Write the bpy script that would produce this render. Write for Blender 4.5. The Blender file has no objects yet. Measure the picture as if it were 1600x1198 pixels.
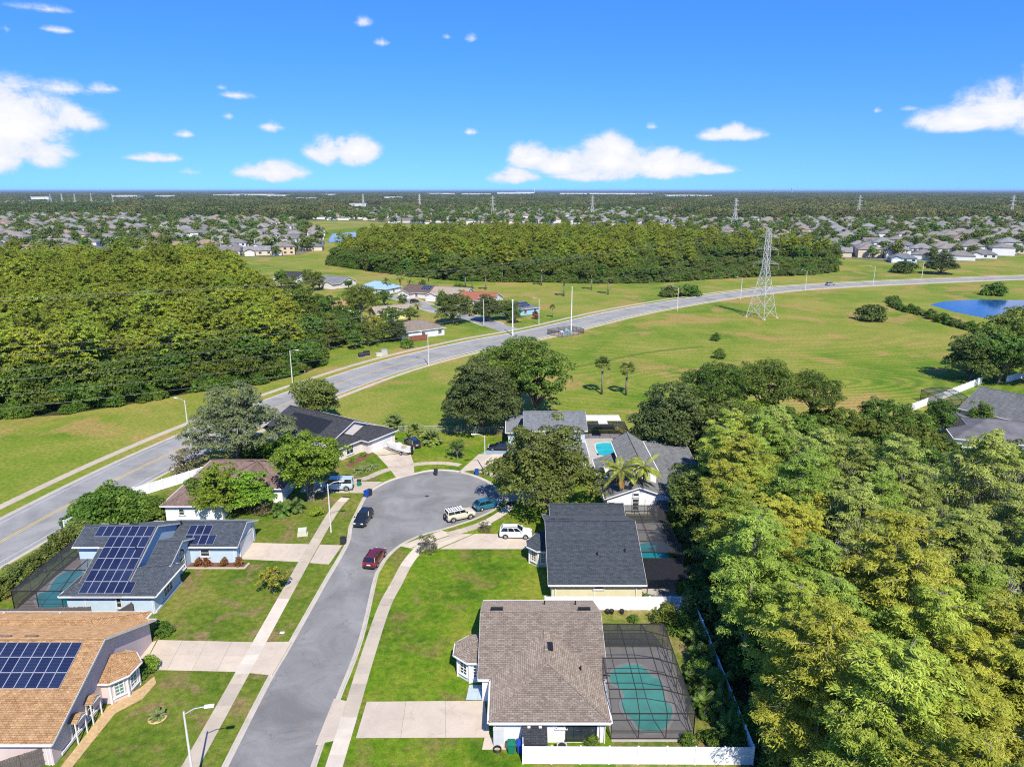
import bpy, bmesh, math, random
import numpy as np
from mathutils import Vector, Matrix

# ---------------------------------------------------------------- camera
CAM_H = 48.0
PITCH = math.radians(15.2)
FOC = 1109.0                      # focal length in pixels of the 1600 px wide photograph
_c, _s = math.cos(PITCH), math.sin(PITCH)
scene = bpy.context.scene
col = scene.collection
cam_data = bpy.data.cameras.new('camera')
cam_data.sensor_fit = 'HORIZONTAL'
cam_data.sensor_width = 36.0
cam_data.lens = 36.0 * FOC / 1600.0
cam_data.clip_start = 0.5
cam_data.clip_end = 120000.0
cam = bpy.data.objects.new('camera', cam_data)
cam.location = (0, 0, CAM_H)
cam.rotation_euler = (math.radians(90) - PITCH, 0, 0)
col.objects.link(cam)
scene.camera = cam

# ---------------------------------------------------------------- light and exposure
SUN_EL = math.radians(48.0)
SUN_AZ = math.radians(15.0)       # the sun stands behind the camera, a little to the right
sun_dir = Vector((math.sin(SUN_AZ) * math.cos(SUN_EL), -math.cos(SUN_AZ) * math.cos(SUN_EL), math.sin(SUN_EL)))
sun_data = bpy.data.lights.new('sun', 'SUN')
sun_data.energy = 5.0
sun_data.angle = math.radians(0.53)
sun_data.color = (1.0, 0.94, 0.84)
sun = bpy.data.objects.new('sun', sun_data)
sun.rotation_euler = sun_dir.to_track_quat('Z', 'Y').to_euler()
sun.location = (60, -200, 250)
col.objects.link(sun)
scene.view_settings.view_transform = 'Standard'
scene.view_settings.look = 'None'
scene.view_settings.gamma = 1.0
scene.view_settings.exposure = 0.4
HAZE_DENSITY = 4.0e-5
SKY_TINT = (.32, .76, 1.3, 1)
SKY_LOW = (.46, .78, 1.15, 1)
SKY_STRENGTH = 0.13
scene.cycles.use_denoising = False
scene.cycles.filter_width = 1.1
scene.cycles.max_bounces = 6
scene.cycles.diffuse_bounces = 2
scene.cycles.glossy_bounces = 2
scene.cycles.transmission_bounces = 2
scene.cycles.transparent_max_bounces = 10
scene.cycles.caustics_reflective = False
scene.cycles.caustics_refractive = False


def ray(px, py):
    dx, u = px - 800.0, 599.0 - py
    return dx, u * _s + FOC * _c, u * _c - FOC * _s


def at(px, py, z=0.0):
    """Point at height z seen at that place of the photograph (x, y in metres)."""
    dx, dy, dz = ray(px, py)
    t = (z - CAM_H) / dz
    return dx * t, dy * t


# ---------------------------------------------------------------- sky
def build_sky():
    w = bpy.data.worlds.new('World')
    scene.world = w
    w.use_nodes = True
    nt = w.node_tree
    nt.nodes.clear()
    N, L = nt.nodes.new, nt.links.new
    out = N('ShaderNodeOutputWorld')

    def M(op, a=None, b=None, clamp=False):
        n = N('ShaderNodeMath')
        n.operation = op
        n.use_clamp = clamp
        for i, v in enumerate((a, b)):
            if v is None:
                continue
            if isinstance(v, (int, float)):
                n.inputs[i].default_value = v
            else:
                L(v, n.inputs[i])
        return n.outputs[0]

    def noise(scale, detail, rough, vec, dist=0.0):
        n = N('ShaderNodeTexNoise')
        n.inputs['Scale'].default_value = scale
        n.inputs['Detail'].default_value = detail
        n.inputs['Roughness'].default_value = rough
        n.inputs['Distortion'].default_value = dist
        L(vec, n.inputs['Vector'])
        return n.outputs[0]
    tc = N('ShaderNodeTexCoord')
    sep = N('ShaderNodeSeparateXYZ')
    L(tc.outputs['Generated'], sep.inputs[0])
    # clear, deep-blue air: the pale band of the physical sky is kept below the horizon
    lift = N('ShaderNodeCombineXYZ')
    L(sep.outputs[0], lift.inputs[0]); L(sep.outputs[1], lift.inputs[1])
    L(M('ADD', M('MULTIPLY', M('MAXIMUM', sep.outputs[2], 0.0), 0.98), 0.125), lift.inputs[2])
    sky = N('ShaderNodeTexSky')
    sky.sky_type = 'NISHITA'
    sky.sun_disc = False
    sky.sun_elevation = SUN_EL
    sky.sun_rotation = math.pi - SUN_AZ
    sky.altitude = 30
    sky.air_density = 1.0
    sky.dust_density = 0.0
    sky.ozone_density = 3.0
    L(lift.outputs[0], sky.inputs[0])
    tint = N('ShaderNodeMix'); tint.data_type = 'RGBA'; tint.blend_type = 'MULTIPLY'
    tint.inputs['Factor'].default_value = 1.0
    tr_ = N('ShaderNodeMapRange'); tr_.inputs['From Min'].default_value = 0.0; tr_.inputs['From Max'].default_value = 0.2; tr_.interpolation_type = 'SMOOTHSTEP'
    L(sep.outputs[2], tr_.inputs['Value'])
    tm = N('ShaderNodeMix'); tm.data_type = 'RGBA'
    tm.inputs['A'].default_value = SKY_LOW
    tm.inputs['B'].default_value = SKY_TINT
    L(tr_.outputs[0], tm.inputs['Factor'])
    L(tm.outputs['Result'], tint.inputs['B'])
    L(sky.outputs[0], tint.inputs['A'])
    az = M('ARCTAN2', sep.outputs[0], sep.outputs[1])
    el = M('ARCSINE', sep.outputs[2])
    bg0 = N('ShaderNodeBackground')
    bg0.inputs['Strength'].default_value = SKY_STRENGTH
    L(tint.outputs['Result'], bg0.inputs['Color'])
    # cumulus and scraps of cloud: x, y, half width, half height (photograph), strength
    clouds = [(25, 195, 105, 44, 1.25), (110, 192, 56, 20, 1.0), (-60, 215, 150, 60, 1.2), (58, 240, 62, 26, 1.0), (-20, 250, 60, 30, 1.0),
              (95, 140, 75, 16, .62), (160, 140, 30, 11, .68), (20, 150, 90, 26, .6),
              (428, 271, 56, 15, 1.05), (512, 240, 40, 19, 1.0), (555, 240, 44, 20, 1.15), (535, 226, 20, 12, .9), (245, 248, 50, 8, .95), (300, 269, 26, 9, .65),
              (288, 211, 20, 7, .7), (354, 182, 16, 9, .6), (422, 199, 30, 11, .66), (372, 150, 40, 9, .64), (348, 137, 14, 8, .5),
              (568, 36, 26, 11, .6), (597, 68, 17, 9, .65), (697, 59, 13, 7, .62), (735, 63, 16, 12, .6), (735, 207, 14, 6, .8), (650, 260, 22, 5, .4),
              (955, 256, 66, 27, 1.4), (880, 258, 66, 19, 1.25), (1040, 262, 76, 18, 1.3), (1105, 267, 44, 8, .9), (830, 250, 36, 18, 1.1), (805, 278, 42, 12, 1.1), (925, 276, 95, 10, .9),
              (1142, 212, 54, 11, 1.1), (1152, 203, 22, 10, .9), (1500, 190, 90, 17, 1.15), (1560, 172, 80, 30, 1.25), (1640, 165, 70, 45, 1.3),
              (1420, 170, 26, 8, .55), (1018, 199, 15, 8, .58), (1372, 173, 9, 6, .75), (1282, 191, 12, 4, .35), (240, 268, 40, 5, .3),
              (60, 14, 55, 10, .6), (85, 47, 30, 8, .58), (8, 45, 14, 14, .55), (224, 77, 8, 5, .5)]
    fields = []
    for (cx, cy, rw, rh, st) in clouds:
        d = Vector(ray(cx, cy)).normalized()
        d2 = Vector(ray(cx + rw, cy)).normalized()
        d3 = Vector(ray(cx, cy - rh)).normalized()
        a0, e0 = math.atan2(d.x, d.y), math.asin(d.z)
        fields.append((a0, e0 * 1.5, abs(math.atan2(d2.x, d2.y) - a0), abs(math.asin(d3.z) - e0) * 1.5, st))
    # the same kind of fair-weather clouds all round, beyond the picture
    rc = random.Random(4)
    for k in range(18):
        a0 = rc.uniform(0.85, 5.4)
        e0 = rc.uniform(0.04, 0.45)
        fields.append((a0 if a0 < math.pi else a0 - 2 * math.pi, e0 * 1.5, rc.uniform(.03, .11), rc.uniform(.015, .04), rc.uniform(.8, 1.2)))
    # clouds that do not overlap in azimuth share a layer: a ramp over azimuth gives height, thickness and strength
    AZ0 = 0.82

    def pack(items, lo, hi):
        layers = []
        for f in sorted(items, key=lambda f: -f[4] * f[2]):
            a, b = f[0] - 1.6 * f[2], f[0] + 1.6 * f[2]
            for ly in layers:
                if len(ly) < 10 and all(b < q[0] - 1.6 * q[2] or a > q[0] + 1.6 * q[2] for q in ly):
                    ly.append(f)
                    break
            else:
                layers.append([f])
        return layers
    inside = [f for f in fields if abs(f[0]) < AZ0]
    outside = [f for f in fields if abs(f[0]) >= AZ0]
    u_in = M('MULTIPLY', M('ADD', az, AZ0), .5 / AZ0)
    u_out = M('MULTIPLY', M('ADD', az, math.pi), .5 / math.pi)
    best = None
    for items, u, lo, hi in ((inside, u_in, -AZ0, AZ0), (outside, u_out, -math.pi, math.pi)):
        for ly in pack(items, lo, hi):
            cr = N('ShaderNodeValToRGB')
            stops = []
            for (a0, e0, ra, re, st) in sorted(ly):
                e0 /= 1.5; re /= 1.5
                for q, k in (((-1.6, 0.0), (-.6, .8), (.0, 1.0), (.6, .8), (1.6, 0.0)) if len(ly) < 7 else ((-1.6, 0.0), (0, 1.0), (1.6, 0.0))):
                    stops.append(((a0 + q * ra - lo) / (hi - lo), (e0 / .5, re / .1, st * k / 1.5)))
            stops = [(min(max(p, 0.0), 1.0), c) for p, c in stops][:32]
            els = cr.color_ramp.elements
            while len(els) < len(stops):
                els.new(0.5)
            for e, (p, c) in zip(els, stops):
                e.position = p
                e.color = (c[0], c[1], c[2], 1)
            L(u, cr.inputs[0])
            sc = N('ShaderNodeSeparateColor')
            L(cr.outputs[0], sc.inputs[0])
            dy = M('SUBTRACT', el, M('MULTIPLY', sc.outputs[0], .5))
            up = M('MAXIMUM', dy, M('MULTIPLY', dy, -1.7))
            q = M('DIVIDE', up, M('MULTIPLY', sc.outputs[1], .26))
            fld = M('MULTIPLY', M('SUBTRACT', 1.0, q), M('MULTIPLY', sc.outputs[2], 1.5))
            best = fld if best is None else M('MAXIMUM', best, fld)
    best = M('MAXIMUM', best, 0.0)
    comb = N('ShaderNodeCombineXYZ')
    L(az, comb.inputs[0])
    L(M('MULTIPLY', el, 1.5), comb.inputs[1])
    n1 = noise(17, 8, 0.66, comb.outputs[0], 0.3)
    nn = M('MULTIPLY', M('SUBTRACT', n1, 0.5), 2.4)
    dens = M('ADD', best, M('MULTIPLY', nn, M('MINIMUM', best, 0.8)))
    mr = N('ShaderNodeMapRange')
    mr.interpolation_type = 'SMOOTHSTEP'
    mr.inputs['From Min'].default_value = 0.28
    mr.inputs['From Max'].default_value = 0.68
    L(dens, mr.inputs['Value'])
    # cloud body: bright tops, faintly grey-violet where it is thin or lumpy
    body = N('ShaderNodeMix'); body.data_type = 'RGBA'
    body.inputs['A'].default_value = (.74, .80, .93, 1)
    body.inputs['B'].default_value = (1.0, 1.0, 1.01, 1)
    mr2 = N('ShaderNodeMapRange')
    mr2.inputs['From Min'].default_value = 0.35
    mr2.inputs['From Max'].default_value = 0.85
    L(M('ADD', M('MULTIPLY', n1, .5), M('MULTIPLY', dens, .45)), mr2.inputs['Value'])
    L(mr2.outputs[0], body.inputs['Factor'])
    white = N('ShaderNodeBackground')
    white.inputs['Strength'].default_value = .78
    L(body.outputs['Result'], white.inputs['Color'])
    mx = N('ShaderNodeMixShader')
    L(mr.outputs[0], mx.inputs[0]); L(bg0.outputs[0], mx.inputs[1]); L(white.outputs[0], mx.inputs[2])
    L(mx.outputs[0], out.inputs['Surface'])
    w.cycles.sampling_method = 'MANUAL'
    w.cycles.sample_map_resolution = 256


build_sky()

# ---------------------------------------------------------------- helpers
rng = random.Random(11)
R = math.radians


def tag(o, label=None, cat=None, group=None, kind=None):
    if label: o['label'] = label
    if cat: o['category'] = cat
    if group: o['group'] = group
    if kind: o['kind'] = kind
    return o


def thing(name, label, cat, loc=(0, 0, 0), rz=0.0, group=None):
    o = bpy.data.objects.new(name, None)
    o.empty_display_size = 0.3
    o.location = loc
    o.rotation_euler = (0, 0, rz)
    col.objects.link(o)
    return tag(o, label, cat, group)


def copy_tree(o, parent=None):
    c = o.copy()
    col.objects.link(c)
    c.parent = parent
    for ch in KIDS.get(o.name, ()):
        copy_tree(ch, c)
    return c


KIDS = {}


class MB:
    """Collects faces and links them as ONE mesh object."""
    def __init__(self):
        self.v, self.f, self.uv = [], [], []

    def face(self, pts, uv=None):
        n = len(self.v)
        self.v.extend([tuple(p) for p in pts])
        self.f.append(tuple(range(n, n + len(pts))))
        if uv is None:
            a, b = Vector(pts[0]), Vector(pts[1])
            nrm = Vector((0, 0, 0))
            for i in range(len(pts)):
                p, q = Vector(pts[i]), Vector(pts[(i + 1) % len(pts)])
                nrm += p.cross(q)
            if nrm.length < 1e-9:
                nrm = Vector((0, 0, 1))
            nrm.normalize()
            t = Vector((0, 0, 1)).cross(nrm)
            if t.length < 1e-4:
                t = Vector((1, 0, 0))
            t.normalize()
            bt = nrm.cross(t)
            uv = [(Vector(p).dot(t), Vector(p).dot(bt)) for p in pts]
        self.uv.extend(uv)
        return self

    def box(self, x0, x1, y0, y1, z0, z1):
        P = [(x0, y0, z0), (x1, y0, z0), (x1, y1, z0), (x0, y1, z0), (x0, y0, z1), (x1, y0, z1), (x1, y1, z1), (x0, y1, z1)]
        for q in ((0, 3, 2, 1), (4, 5, 6, 7), (0, 1, 5, 4), (1, 2, 6, 5), (2, 3, 7, 6), (3, 0, 4, 7)):
            self.face([P[i] for i in q])
        return self

    def obox(self, c, ux, w, d, z0, z1):
        """box with centre c (x, y), x axis along unit vector ux"""
        ux = Vector((ux[0], ux[1])).normalized()
        uy = Vector((-ux.y, ux.x))
        b = [Vector(c) + ux * sx * w / 2 + uy * sy * d / 2 for sx, sy in ((-1, -1), (1, -1), (1, 1), (-1, 1))]
        return self.prism([(p.x, p.y) for p in b], z0, z1)

    def prism(self, poly, z0, z1, bottom=True):
        a = sum(poly[i][0] * poly[(i + 1) % len(poly)][1] - poly[(i + 1) % len(poly)][0] * poly[i][1] for i in range(len(poly)))
        if a < 0:
            poly = poly[::-1]
        n = len(poly)
        self.face([(x, y, z1) for x, y in poly])
        if bottom:
            self.face([(x, y, z0) for x, y in poly[::-1]])
        for i in range(n):
            p, q = poly[i], poly[(i + 1) % n]
            self.face([(p[0], p[1], z0), (q[0], q[1], z0), (q[0], q[1], z1), (p[0], p[1], z1)])
        return self

    def sheet(self, poly, z):
        a = sum(poly[i][0] * poly[(i + 1) % len(poly)][1] - poly[(i + 1) % len(poly)][0] * poly[i][1] for i in range(len(poly)))
        if a < 0:
            poly = poly[::-1]
        return self.face([(x, y, z) for x, y in poly])

    def tube(self, pts, rad, n=6, cap=True):
        pts = [Vector(p) for p in pts]
        if isinstance(rad, (int, float)):
            rad = [rad] * len(pts)
        rings = []
        for i, p in enumerate(pts):
            d = (pts[min(i + 1, len(pts) - 1)] - pts[max(i - 1, 0)])
            d.normalize()
            up = Vector((0, 0, 1)) if abs(d.z) < .95 else Vector((1, 0, 0))
            a = d.cross(up).normalized()
            b = d.cross(a)
            rings.append([p + (a * math.cos(2 * math.pi * k / n) + b * math.sin(2 * math.pi * k / n)) * rad[i] for k in range(n)])
        base = len(self.v)
        for r in rings:
            self.v.extend([tuple(p) for p in r])
        for i in range(len(rings) - 1):
            for k in range(n):
                a0 = base + i * n + k
                a1 = base + i * n + (k + 1) % n
                self.f.append((a0, a0 + n, a1 + n, a1))
                self.uv.extend([(k / n, i), (k / n, i + 1), ((k + 1) / n, i + 1), ((k + 1) / n, i)])
        if cap:
            self.f.append(tuple(base + k for k in range(n)))
            self.uv.extend([(0, 0)] * n)
            e = base + (len(rings) - 1) * n
            self.f.append(tuple(e + k for k in reversed(range(n))))
            self.uv.extend([(0, 0)] * n)
        return self

    def bar(self, p, q, w=.05, h=None):
        """square bar from p to q"""
        h = h or w
        p, q = Vector(p), Vector(q)
        d = (q - p).normalized()
        up = Vector((0, 0, 1)) if abs(d.z) < .95 else Vector((0, 1, 0))
        a = d.cross(up).normalized() * w / 2
        b = a.cross(d).normalized() * h / 2
        A = [p + a + b, p - a + b, p - a - b, p + a - b]
        B = [x + (q - p) for x in A]
        self.face(A[::-1]); self.face(B)
        for i in range(4):
            j = (i + 1) % 4
            self.face([A[i], A[j], B[j], B[i]])
        return self

    def lathe(self, prof, n=16, c=(0, 0)):
        """prof: list of (radius, z)"""
        base = len(self.v)
        for r, z in prof:
            for k in range(n):
                t = 2 * math.pi * k / n
                self.v.append((c[0] + r * math.cos(t), c[1] + r * math.sin(t), z))
        for i in range(len(prof) - 1):
            for k in range(n):
                a0 = base + i * n + k; a1 = base + i * n + (k + 1) % n
                self.f.append((a0, a1, a1 + n, a0 + n))
                self.uv.extend([(k / n, i), ((k + 1) / n, i), ((k + 1) / n, i + 1), (k / n, i + 1)])
        return self

    def mesh(self, name, mat, smooth=False):
        me = bpy.data.meshes.new(name)
        me.from_pydata(self.v, [], self.f)
        uvl = me.uv_layers.new(name='UVMap')
        uvl.data.foreach_set('uv', [c for u in self.uv for c in u])
        for m in (mat if isinstance(mat, (list, tuple)) else [mat]):
            me.materials.append(m)
        if smooth:
            me.polygons.foreach_set('use_smooth', [True] * len(me.polygons))
        me.update()
        return me

    def build(self, name, mat, parent=None, loc=None, smooth=False, rz=0):
        return link(name, self.mesh(name, mat, smooth), parent, loc, rz)


def link(name, me, parent=None, loc=None, rz=0, **kw):
    o = bpy.data.objects.new(name, me)
    col.objects.link(o)
    if parent is not None:
        o.parent = parent
        KIDS.setdefault(parent.name, []).append(o)
    if loc is not None:
        o.location = loc
    if rz:
        o.rotation_euler = (0, 0, rz)
    return o


def structure(name, mb, mat):
    return tag(mb.build(name, mat), kind='structure')


# ---------------------------------------------------------------- materials
MATS = {}


def nodes(name):
    m = bpy.data.materials.new(name)
    m.use_nodes = True
    nt = m.node_tree
    b = nt.nodes['Principled BSDF']
    return m, nt, nt.nodes.new, nt.links.new, b


def c4(c):
    return (c[0], c[1], c[2], 1)


def mul(c, k):
    return tuple(min(1, x * k) for x in c)


def ramp(N, L, fac, stops):
    r = N('ShaderNodeValToRGB')
    el = r.color_ramp.elements
    while len(el) < len(stops):
        el.new(0.5)
    for e, (p, c) in zip(el, stops):
        e.position = p
        e.color = c4(c)
    L(fac, r.inputs[0])
    return r.outputs[0]


def tnoise(N, L, vec, scale, detail=4, rough=.55, dist=0):
    n = N('ShaderNodeTexNoise')
    n.inputs['Scale'].default_value = scale
    n.inputs['Detail'].default_value = detail
    n.inputs['Roughness'].default_value = rough
    n.inputs['Distortion'].default_value = dist
    if vec is not None:
        L(vec, n.inputs['Vector'])
    return n.outputs[0]


def mixc(N, L, fac, a, b, mode='MIX'):
    n = N('ShaderNodeMix'); n.data_type = 'RGBA'; n.blend_type = mode
    for nm, v in (('Factor', fac), ('A', a), ('B', b)):
        if isinstance(v, (int, float)):
            n.inputs[nm].default_value = v
        elif isinstance(v, tuple):
            n.inputs[nm].default_value = c4(v)
        else:
            L(v, n.inputs[nm])
    return n.outputs['Result']


def pmat(name, colr, rough=.7, var=.12, scale=1.5, spec=.3, metal=0.0, bump=0.0, col2=None, world=False, coat=0.0, objvar=0.0):
    """plain painted, moulded or cast surface with mottling"""
    if name in MATS:
        return MATS[name]
    m, nt, N, L, b = nodes(name)
    if world:
        g = N('ShaderNodeNewGeometry'); vec = g.outputs['Position']
    else:
        g = N('ShaderNodeTexCoord'); vec = g.outputs['Object']
    n = tnoise(N, L, vec, scale, 5, .6)
    res = ramp(N, L, n, [(.28, mul(colr, 1 - var)), (.72, col2 or mul(colr, 1 + var))])
    if objvar:
        oi = N('ShaderNodeObjectInfo')
        hsv = N('ShaderNodeHueSaturation')
        mr = N('ShaderNodeMapRange')
        mr.inputs['To Min'].default_value = 1 - objvar
        mr.inputs['To Max'].default_value = 1 + objvar
        L(oi.outputs['Random'], mr.inputs['Value'])
        L(mr.outputs[0], hsv.inputs['Value'])
        L(res, hsv.inputs['Color'])
        res = hsv.outputs[0]
    L(res, b.inputs['Base Color'])
    b.inputs['Roughness'].default_value = rough
    b.inputs['Specular IOR Level'].default_value = spec
    b.inputs['Metallic'].default_value = metal
    if coat:
        b.inputs['Coat Weight'].default_value = coat
        b.inputs['Coat Roughness'].default_value = .05
    if bump:
        bp = N('ShaderNodeBump')
        bp.inputs['Strength'].default_value = bump
        bp.inputs['Distance'].default_value = .02
        L(tnoise(N, L, vec, scale * 12, 4), bp.inputs['Height'])
        L(bp.outputs[0], b.inputs['Normal'])
    MATS[name] = m
    return m


def grass_mat(name, base, dry, lush, brown, p_scale=.05, dry_amt=.5, stripes=None, fine=9.0):
    m, nt, N, L, b = nodes(name)
    g = N('ShaderNodeNewGeometry'); pos = g.outputs['Position']
    big = tnoise(N, L, pos, p_scale, 5, .6, .4)
    mid = tnoise(N, L, pos, p_scale * 6, 5, .62, .2)
    sm = tnoise(N, L, pos, fine * .16, 4, .65)
    fn = tnoise(N, L, pos, fine, 3, .7)
    c = ramp(N, L, big, [(.38, lush), (.46, base), (.49 + .2 * max(0, 1 - dry_amt), base), (.60 + .12 * max(0, 1 - dry_amt), dry)])
    f2 = N('ShaderNodeMapRange'); f2.inputs['From Min'].default_value = .42; f2.inputs['From Max'].default_value = .72
    L(mid, f2.inputs['Value'])
    c = mixc(N, L, f2.outputs[0], c, mixc(N, L, .65, c, dry))
    f3 = N('ShaderNodeMapRange'); f3.inputs['From Min'].default_value = .53 + .05 * max(0, 1 - dry_amt); f3.inputs['From Max'].default_value = .605 + .05 * max(0, 1 - dry_amt)
    f3.inputs['To Max'].default_value = .75
    L(tnoise(N, L, pos, p_scale * 2.3, 5, .6, .6), f3.inputs['Value'])
    c = mixc(N, L, f3.outputs[0], c, brown)
    if stripes:
        (sx, sy), (kx, ky), w = stripes
        mp = N('ShaderNodeMapping')
        mp.inputs['Location'].default_value = (-sx * kx, -sy * ky, 0)
        mp.inputs['Scale'].default_value = (kx, ky, 0)
        L(pos, mp.inputs['Vector'])
        wv = N('ShaderNodeTexWave'); wv.wave_type = 'RINGS'; wv.rings_direction = 'Z'
        wv.inputs['Scale'].default_value = w
        wv.inputs['Distortion'].default_value = 9.0
        wv.inputs['Detail'].default_value = 3
        wv.inputs['Detail Scale'].default_value = .35
        L(mp.outputs[0], wv.inputs['Vector'])
        s2 = ramp(N, L, wv.outputs['Fac'], [(.2, (.76, .84, .72)), (.8, (1.2, 1.12, 1.1))])
        mk = N('ShaderNodeMapRange'); mk.inputs['From Min'].default_value = .38; mk.inputs['From Max'].default_value = .62; mk.inputs['To Min'].default_value = .4
        sx_ = N('ShaderNodeSeparateXYZ'); L(pos, sx_.inputs[0])
        mx_ = N('ShaderNodeMapRange'); mx_.inputs['From Min'].default_value = -25; mx_.inputs['From Max'].default_value = 45; mx_.inputs['To Min'].default_value = .12; mx_.inputs['To Max'].default_value = 1.0
        L(sx_.outputs[0], mx_.inputs['Value'])
        mm_ = N('ShaderNodeMath'); mm_.operation = 'MULTIPLY'; L(mk.outputs[0], mm_.inputs[0]); L(mx_.outputs[0], mm_.inputs[1])
        L(tnoise(N, L, pos, .013, 3, .6), mk.inputs['Value'])
        c = mixc(N, L, mm_.outputs[0], c, mixc(N, L, 1.0, c, s2, 'MULTIPLY'))
    v = ramp(N, L, sm, [(.36, (.74, .77, .7)), (.64, (1.22, 1.18, 1.22))])
    c = mixc(N, L, 1.0, c, v, 'MULTIPLY')
    v = ramp(N, L, fn, [(.34, (.68, .72, .64)), (.68, (1.3, 1.25, 1.3))])
    c = mixc(N, L, 1.0, c, v, 'MULTIPLY')
    L(c, b.inputs['Base Color'])
    b.inputs['Roughness'].default_value = .9
    b.inputs['Specular IOR Level'].default_value = .12
    bp = N('ShaderNodeBump'); bp.inputs['Strength'].default_value = .55; bp.inputs['Distance'].default_value = .08
    L(fn, bp.inputs['Height']); L(bp.outputs[0], b.inputs['Normal'])
    return m


def asphalt_mat(name, base, patch, tint):
    m, nt, N, L, b = nodes(name)
    g = N('ShaderNodeNewGeometry'); pos = g.outputs['Position']
    c = ramp(N, L, tnoise(N, L, pos, .16, 6, .65, .7), [(.32, mul(base, .74)), (.5, base), (.68, patch)])
    st = N('ShaderNodeMapRange'); st.inputs['From Min'].default_value = .62; st.inputs['From Max'].default_value = .70; st.inputs['To Max'].default_value = .5
    L(tnoise(N, L, pos, .22, 4, .6, .3), st.inputs['Value'])
    c = mixc(N, L, st.outputs[0], c, tint)
    # meandering sealed cracks
    vor = N('ShaderNodeTexVoronoi'); vor.feature = 'DISTANCE_TO_EDGE'; vor.inputs['Scale'].default_value = .11
    wp = N('ShaderNodeVectorMath'); wp.operation = 'ADD'
    nv = N('ShaderNodeTexNoise'); nv.inputs['Scale'].default_value = .5; L(pos, nv.inputs['Vector'])
    sc = N('ShaderNodeVectorMath'); sc.operation = 'SCALE'; sc.inputs['Scale'].default_value = 3.0
    L(nv.outputs['Color'], sc.inputs[0]); L(pos, wp.inputs[0]); L(sc.outputs[0], wp.inputs[1]); L(wp.outputs[0], vor.inputs['Vector'])
    ck = N('ShaderNodeMapRange'); ck.inputs['From Min'].default_value = .0; ck.inputs['From Max'].default_value = .006; ck.inputs['To Min'].default_value = .4; ck.inputs['To Max'].default_value = 0
    L(vor.outputs['Distance'], ck.inputs['Value'])
    c = mixc(N, L, ck.outputs[0], c, mul(base, .45))
    fn = tnoise(N, L, pos, 14, 3, .7)
    c = mixc(N, L, 1.0, c, ramp(N, L, fn, [(.25, (.8, .8, .8)), (.75, (1.2, 1.2, 1.2))]), 'MULTIPLY')
    L(c, b.inputs['Base Color'])
    b.inputs['Roughness'].default_value = .85
    b.inputs['Specular IOR Level'].default_value = .25
    bp = N('ShaderNodeBump'); bp.inputs['Strength'].default_value = .25; bp.inputs['Distance'].default_value = .01
    L(fn, bp.inputs['Height']); L(bp.outputs[0], b.inputs['Normal'])
    return m


def concrete_mat(name, base, stain, amount=.5):
    m, nt, N, L, b = nodes(name)
    g = N('ShaderNodeNewGeometry'); pos = g.outputs['Position']
    c = ramp(N, L, tnoise(N, L, pos, .45, 6, .65, .6), [(.3, mul(base, .86)), (.6, base), (.8, mul(base, 1.08))])
    st = N('ShaderNodeMapRange'); st.inputs['From Min'].default_value = .56; st.inputs['From Max'].default_value = .78; st.inputs['To Max'].default_value = amount
    L(tnoise(N, L, pos, .6, 6, .7, 1.0), st.inputs['Value'])
    c = mixc(N, L, st.outputs[0], c, stain)
    oi = N('ShaderNodeObjectInfo')
    c = mixc(N, L, 1.0, c, ramp(N, L, oi.outputs['Random'], [(0, (.9, .9, .91)), (1, (1.08, 1.07, 1.04))]), 'MULTIPLY')
    c = mixc(N, L, 1.0, c, ramp(N, L, tnoise(N, L, pos, 9, 3, .7), [(.3, (.9, .9, .9)), (.7, (1.08, 1.08, 1.08))]), 'MULTIPLY')
    L(c, b.inputs['Base Color'])
    b.inputs['Roughness'].default_value = .85
    b.inputs['Specular IOR Level'].default_value = .2
    return m


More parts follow.
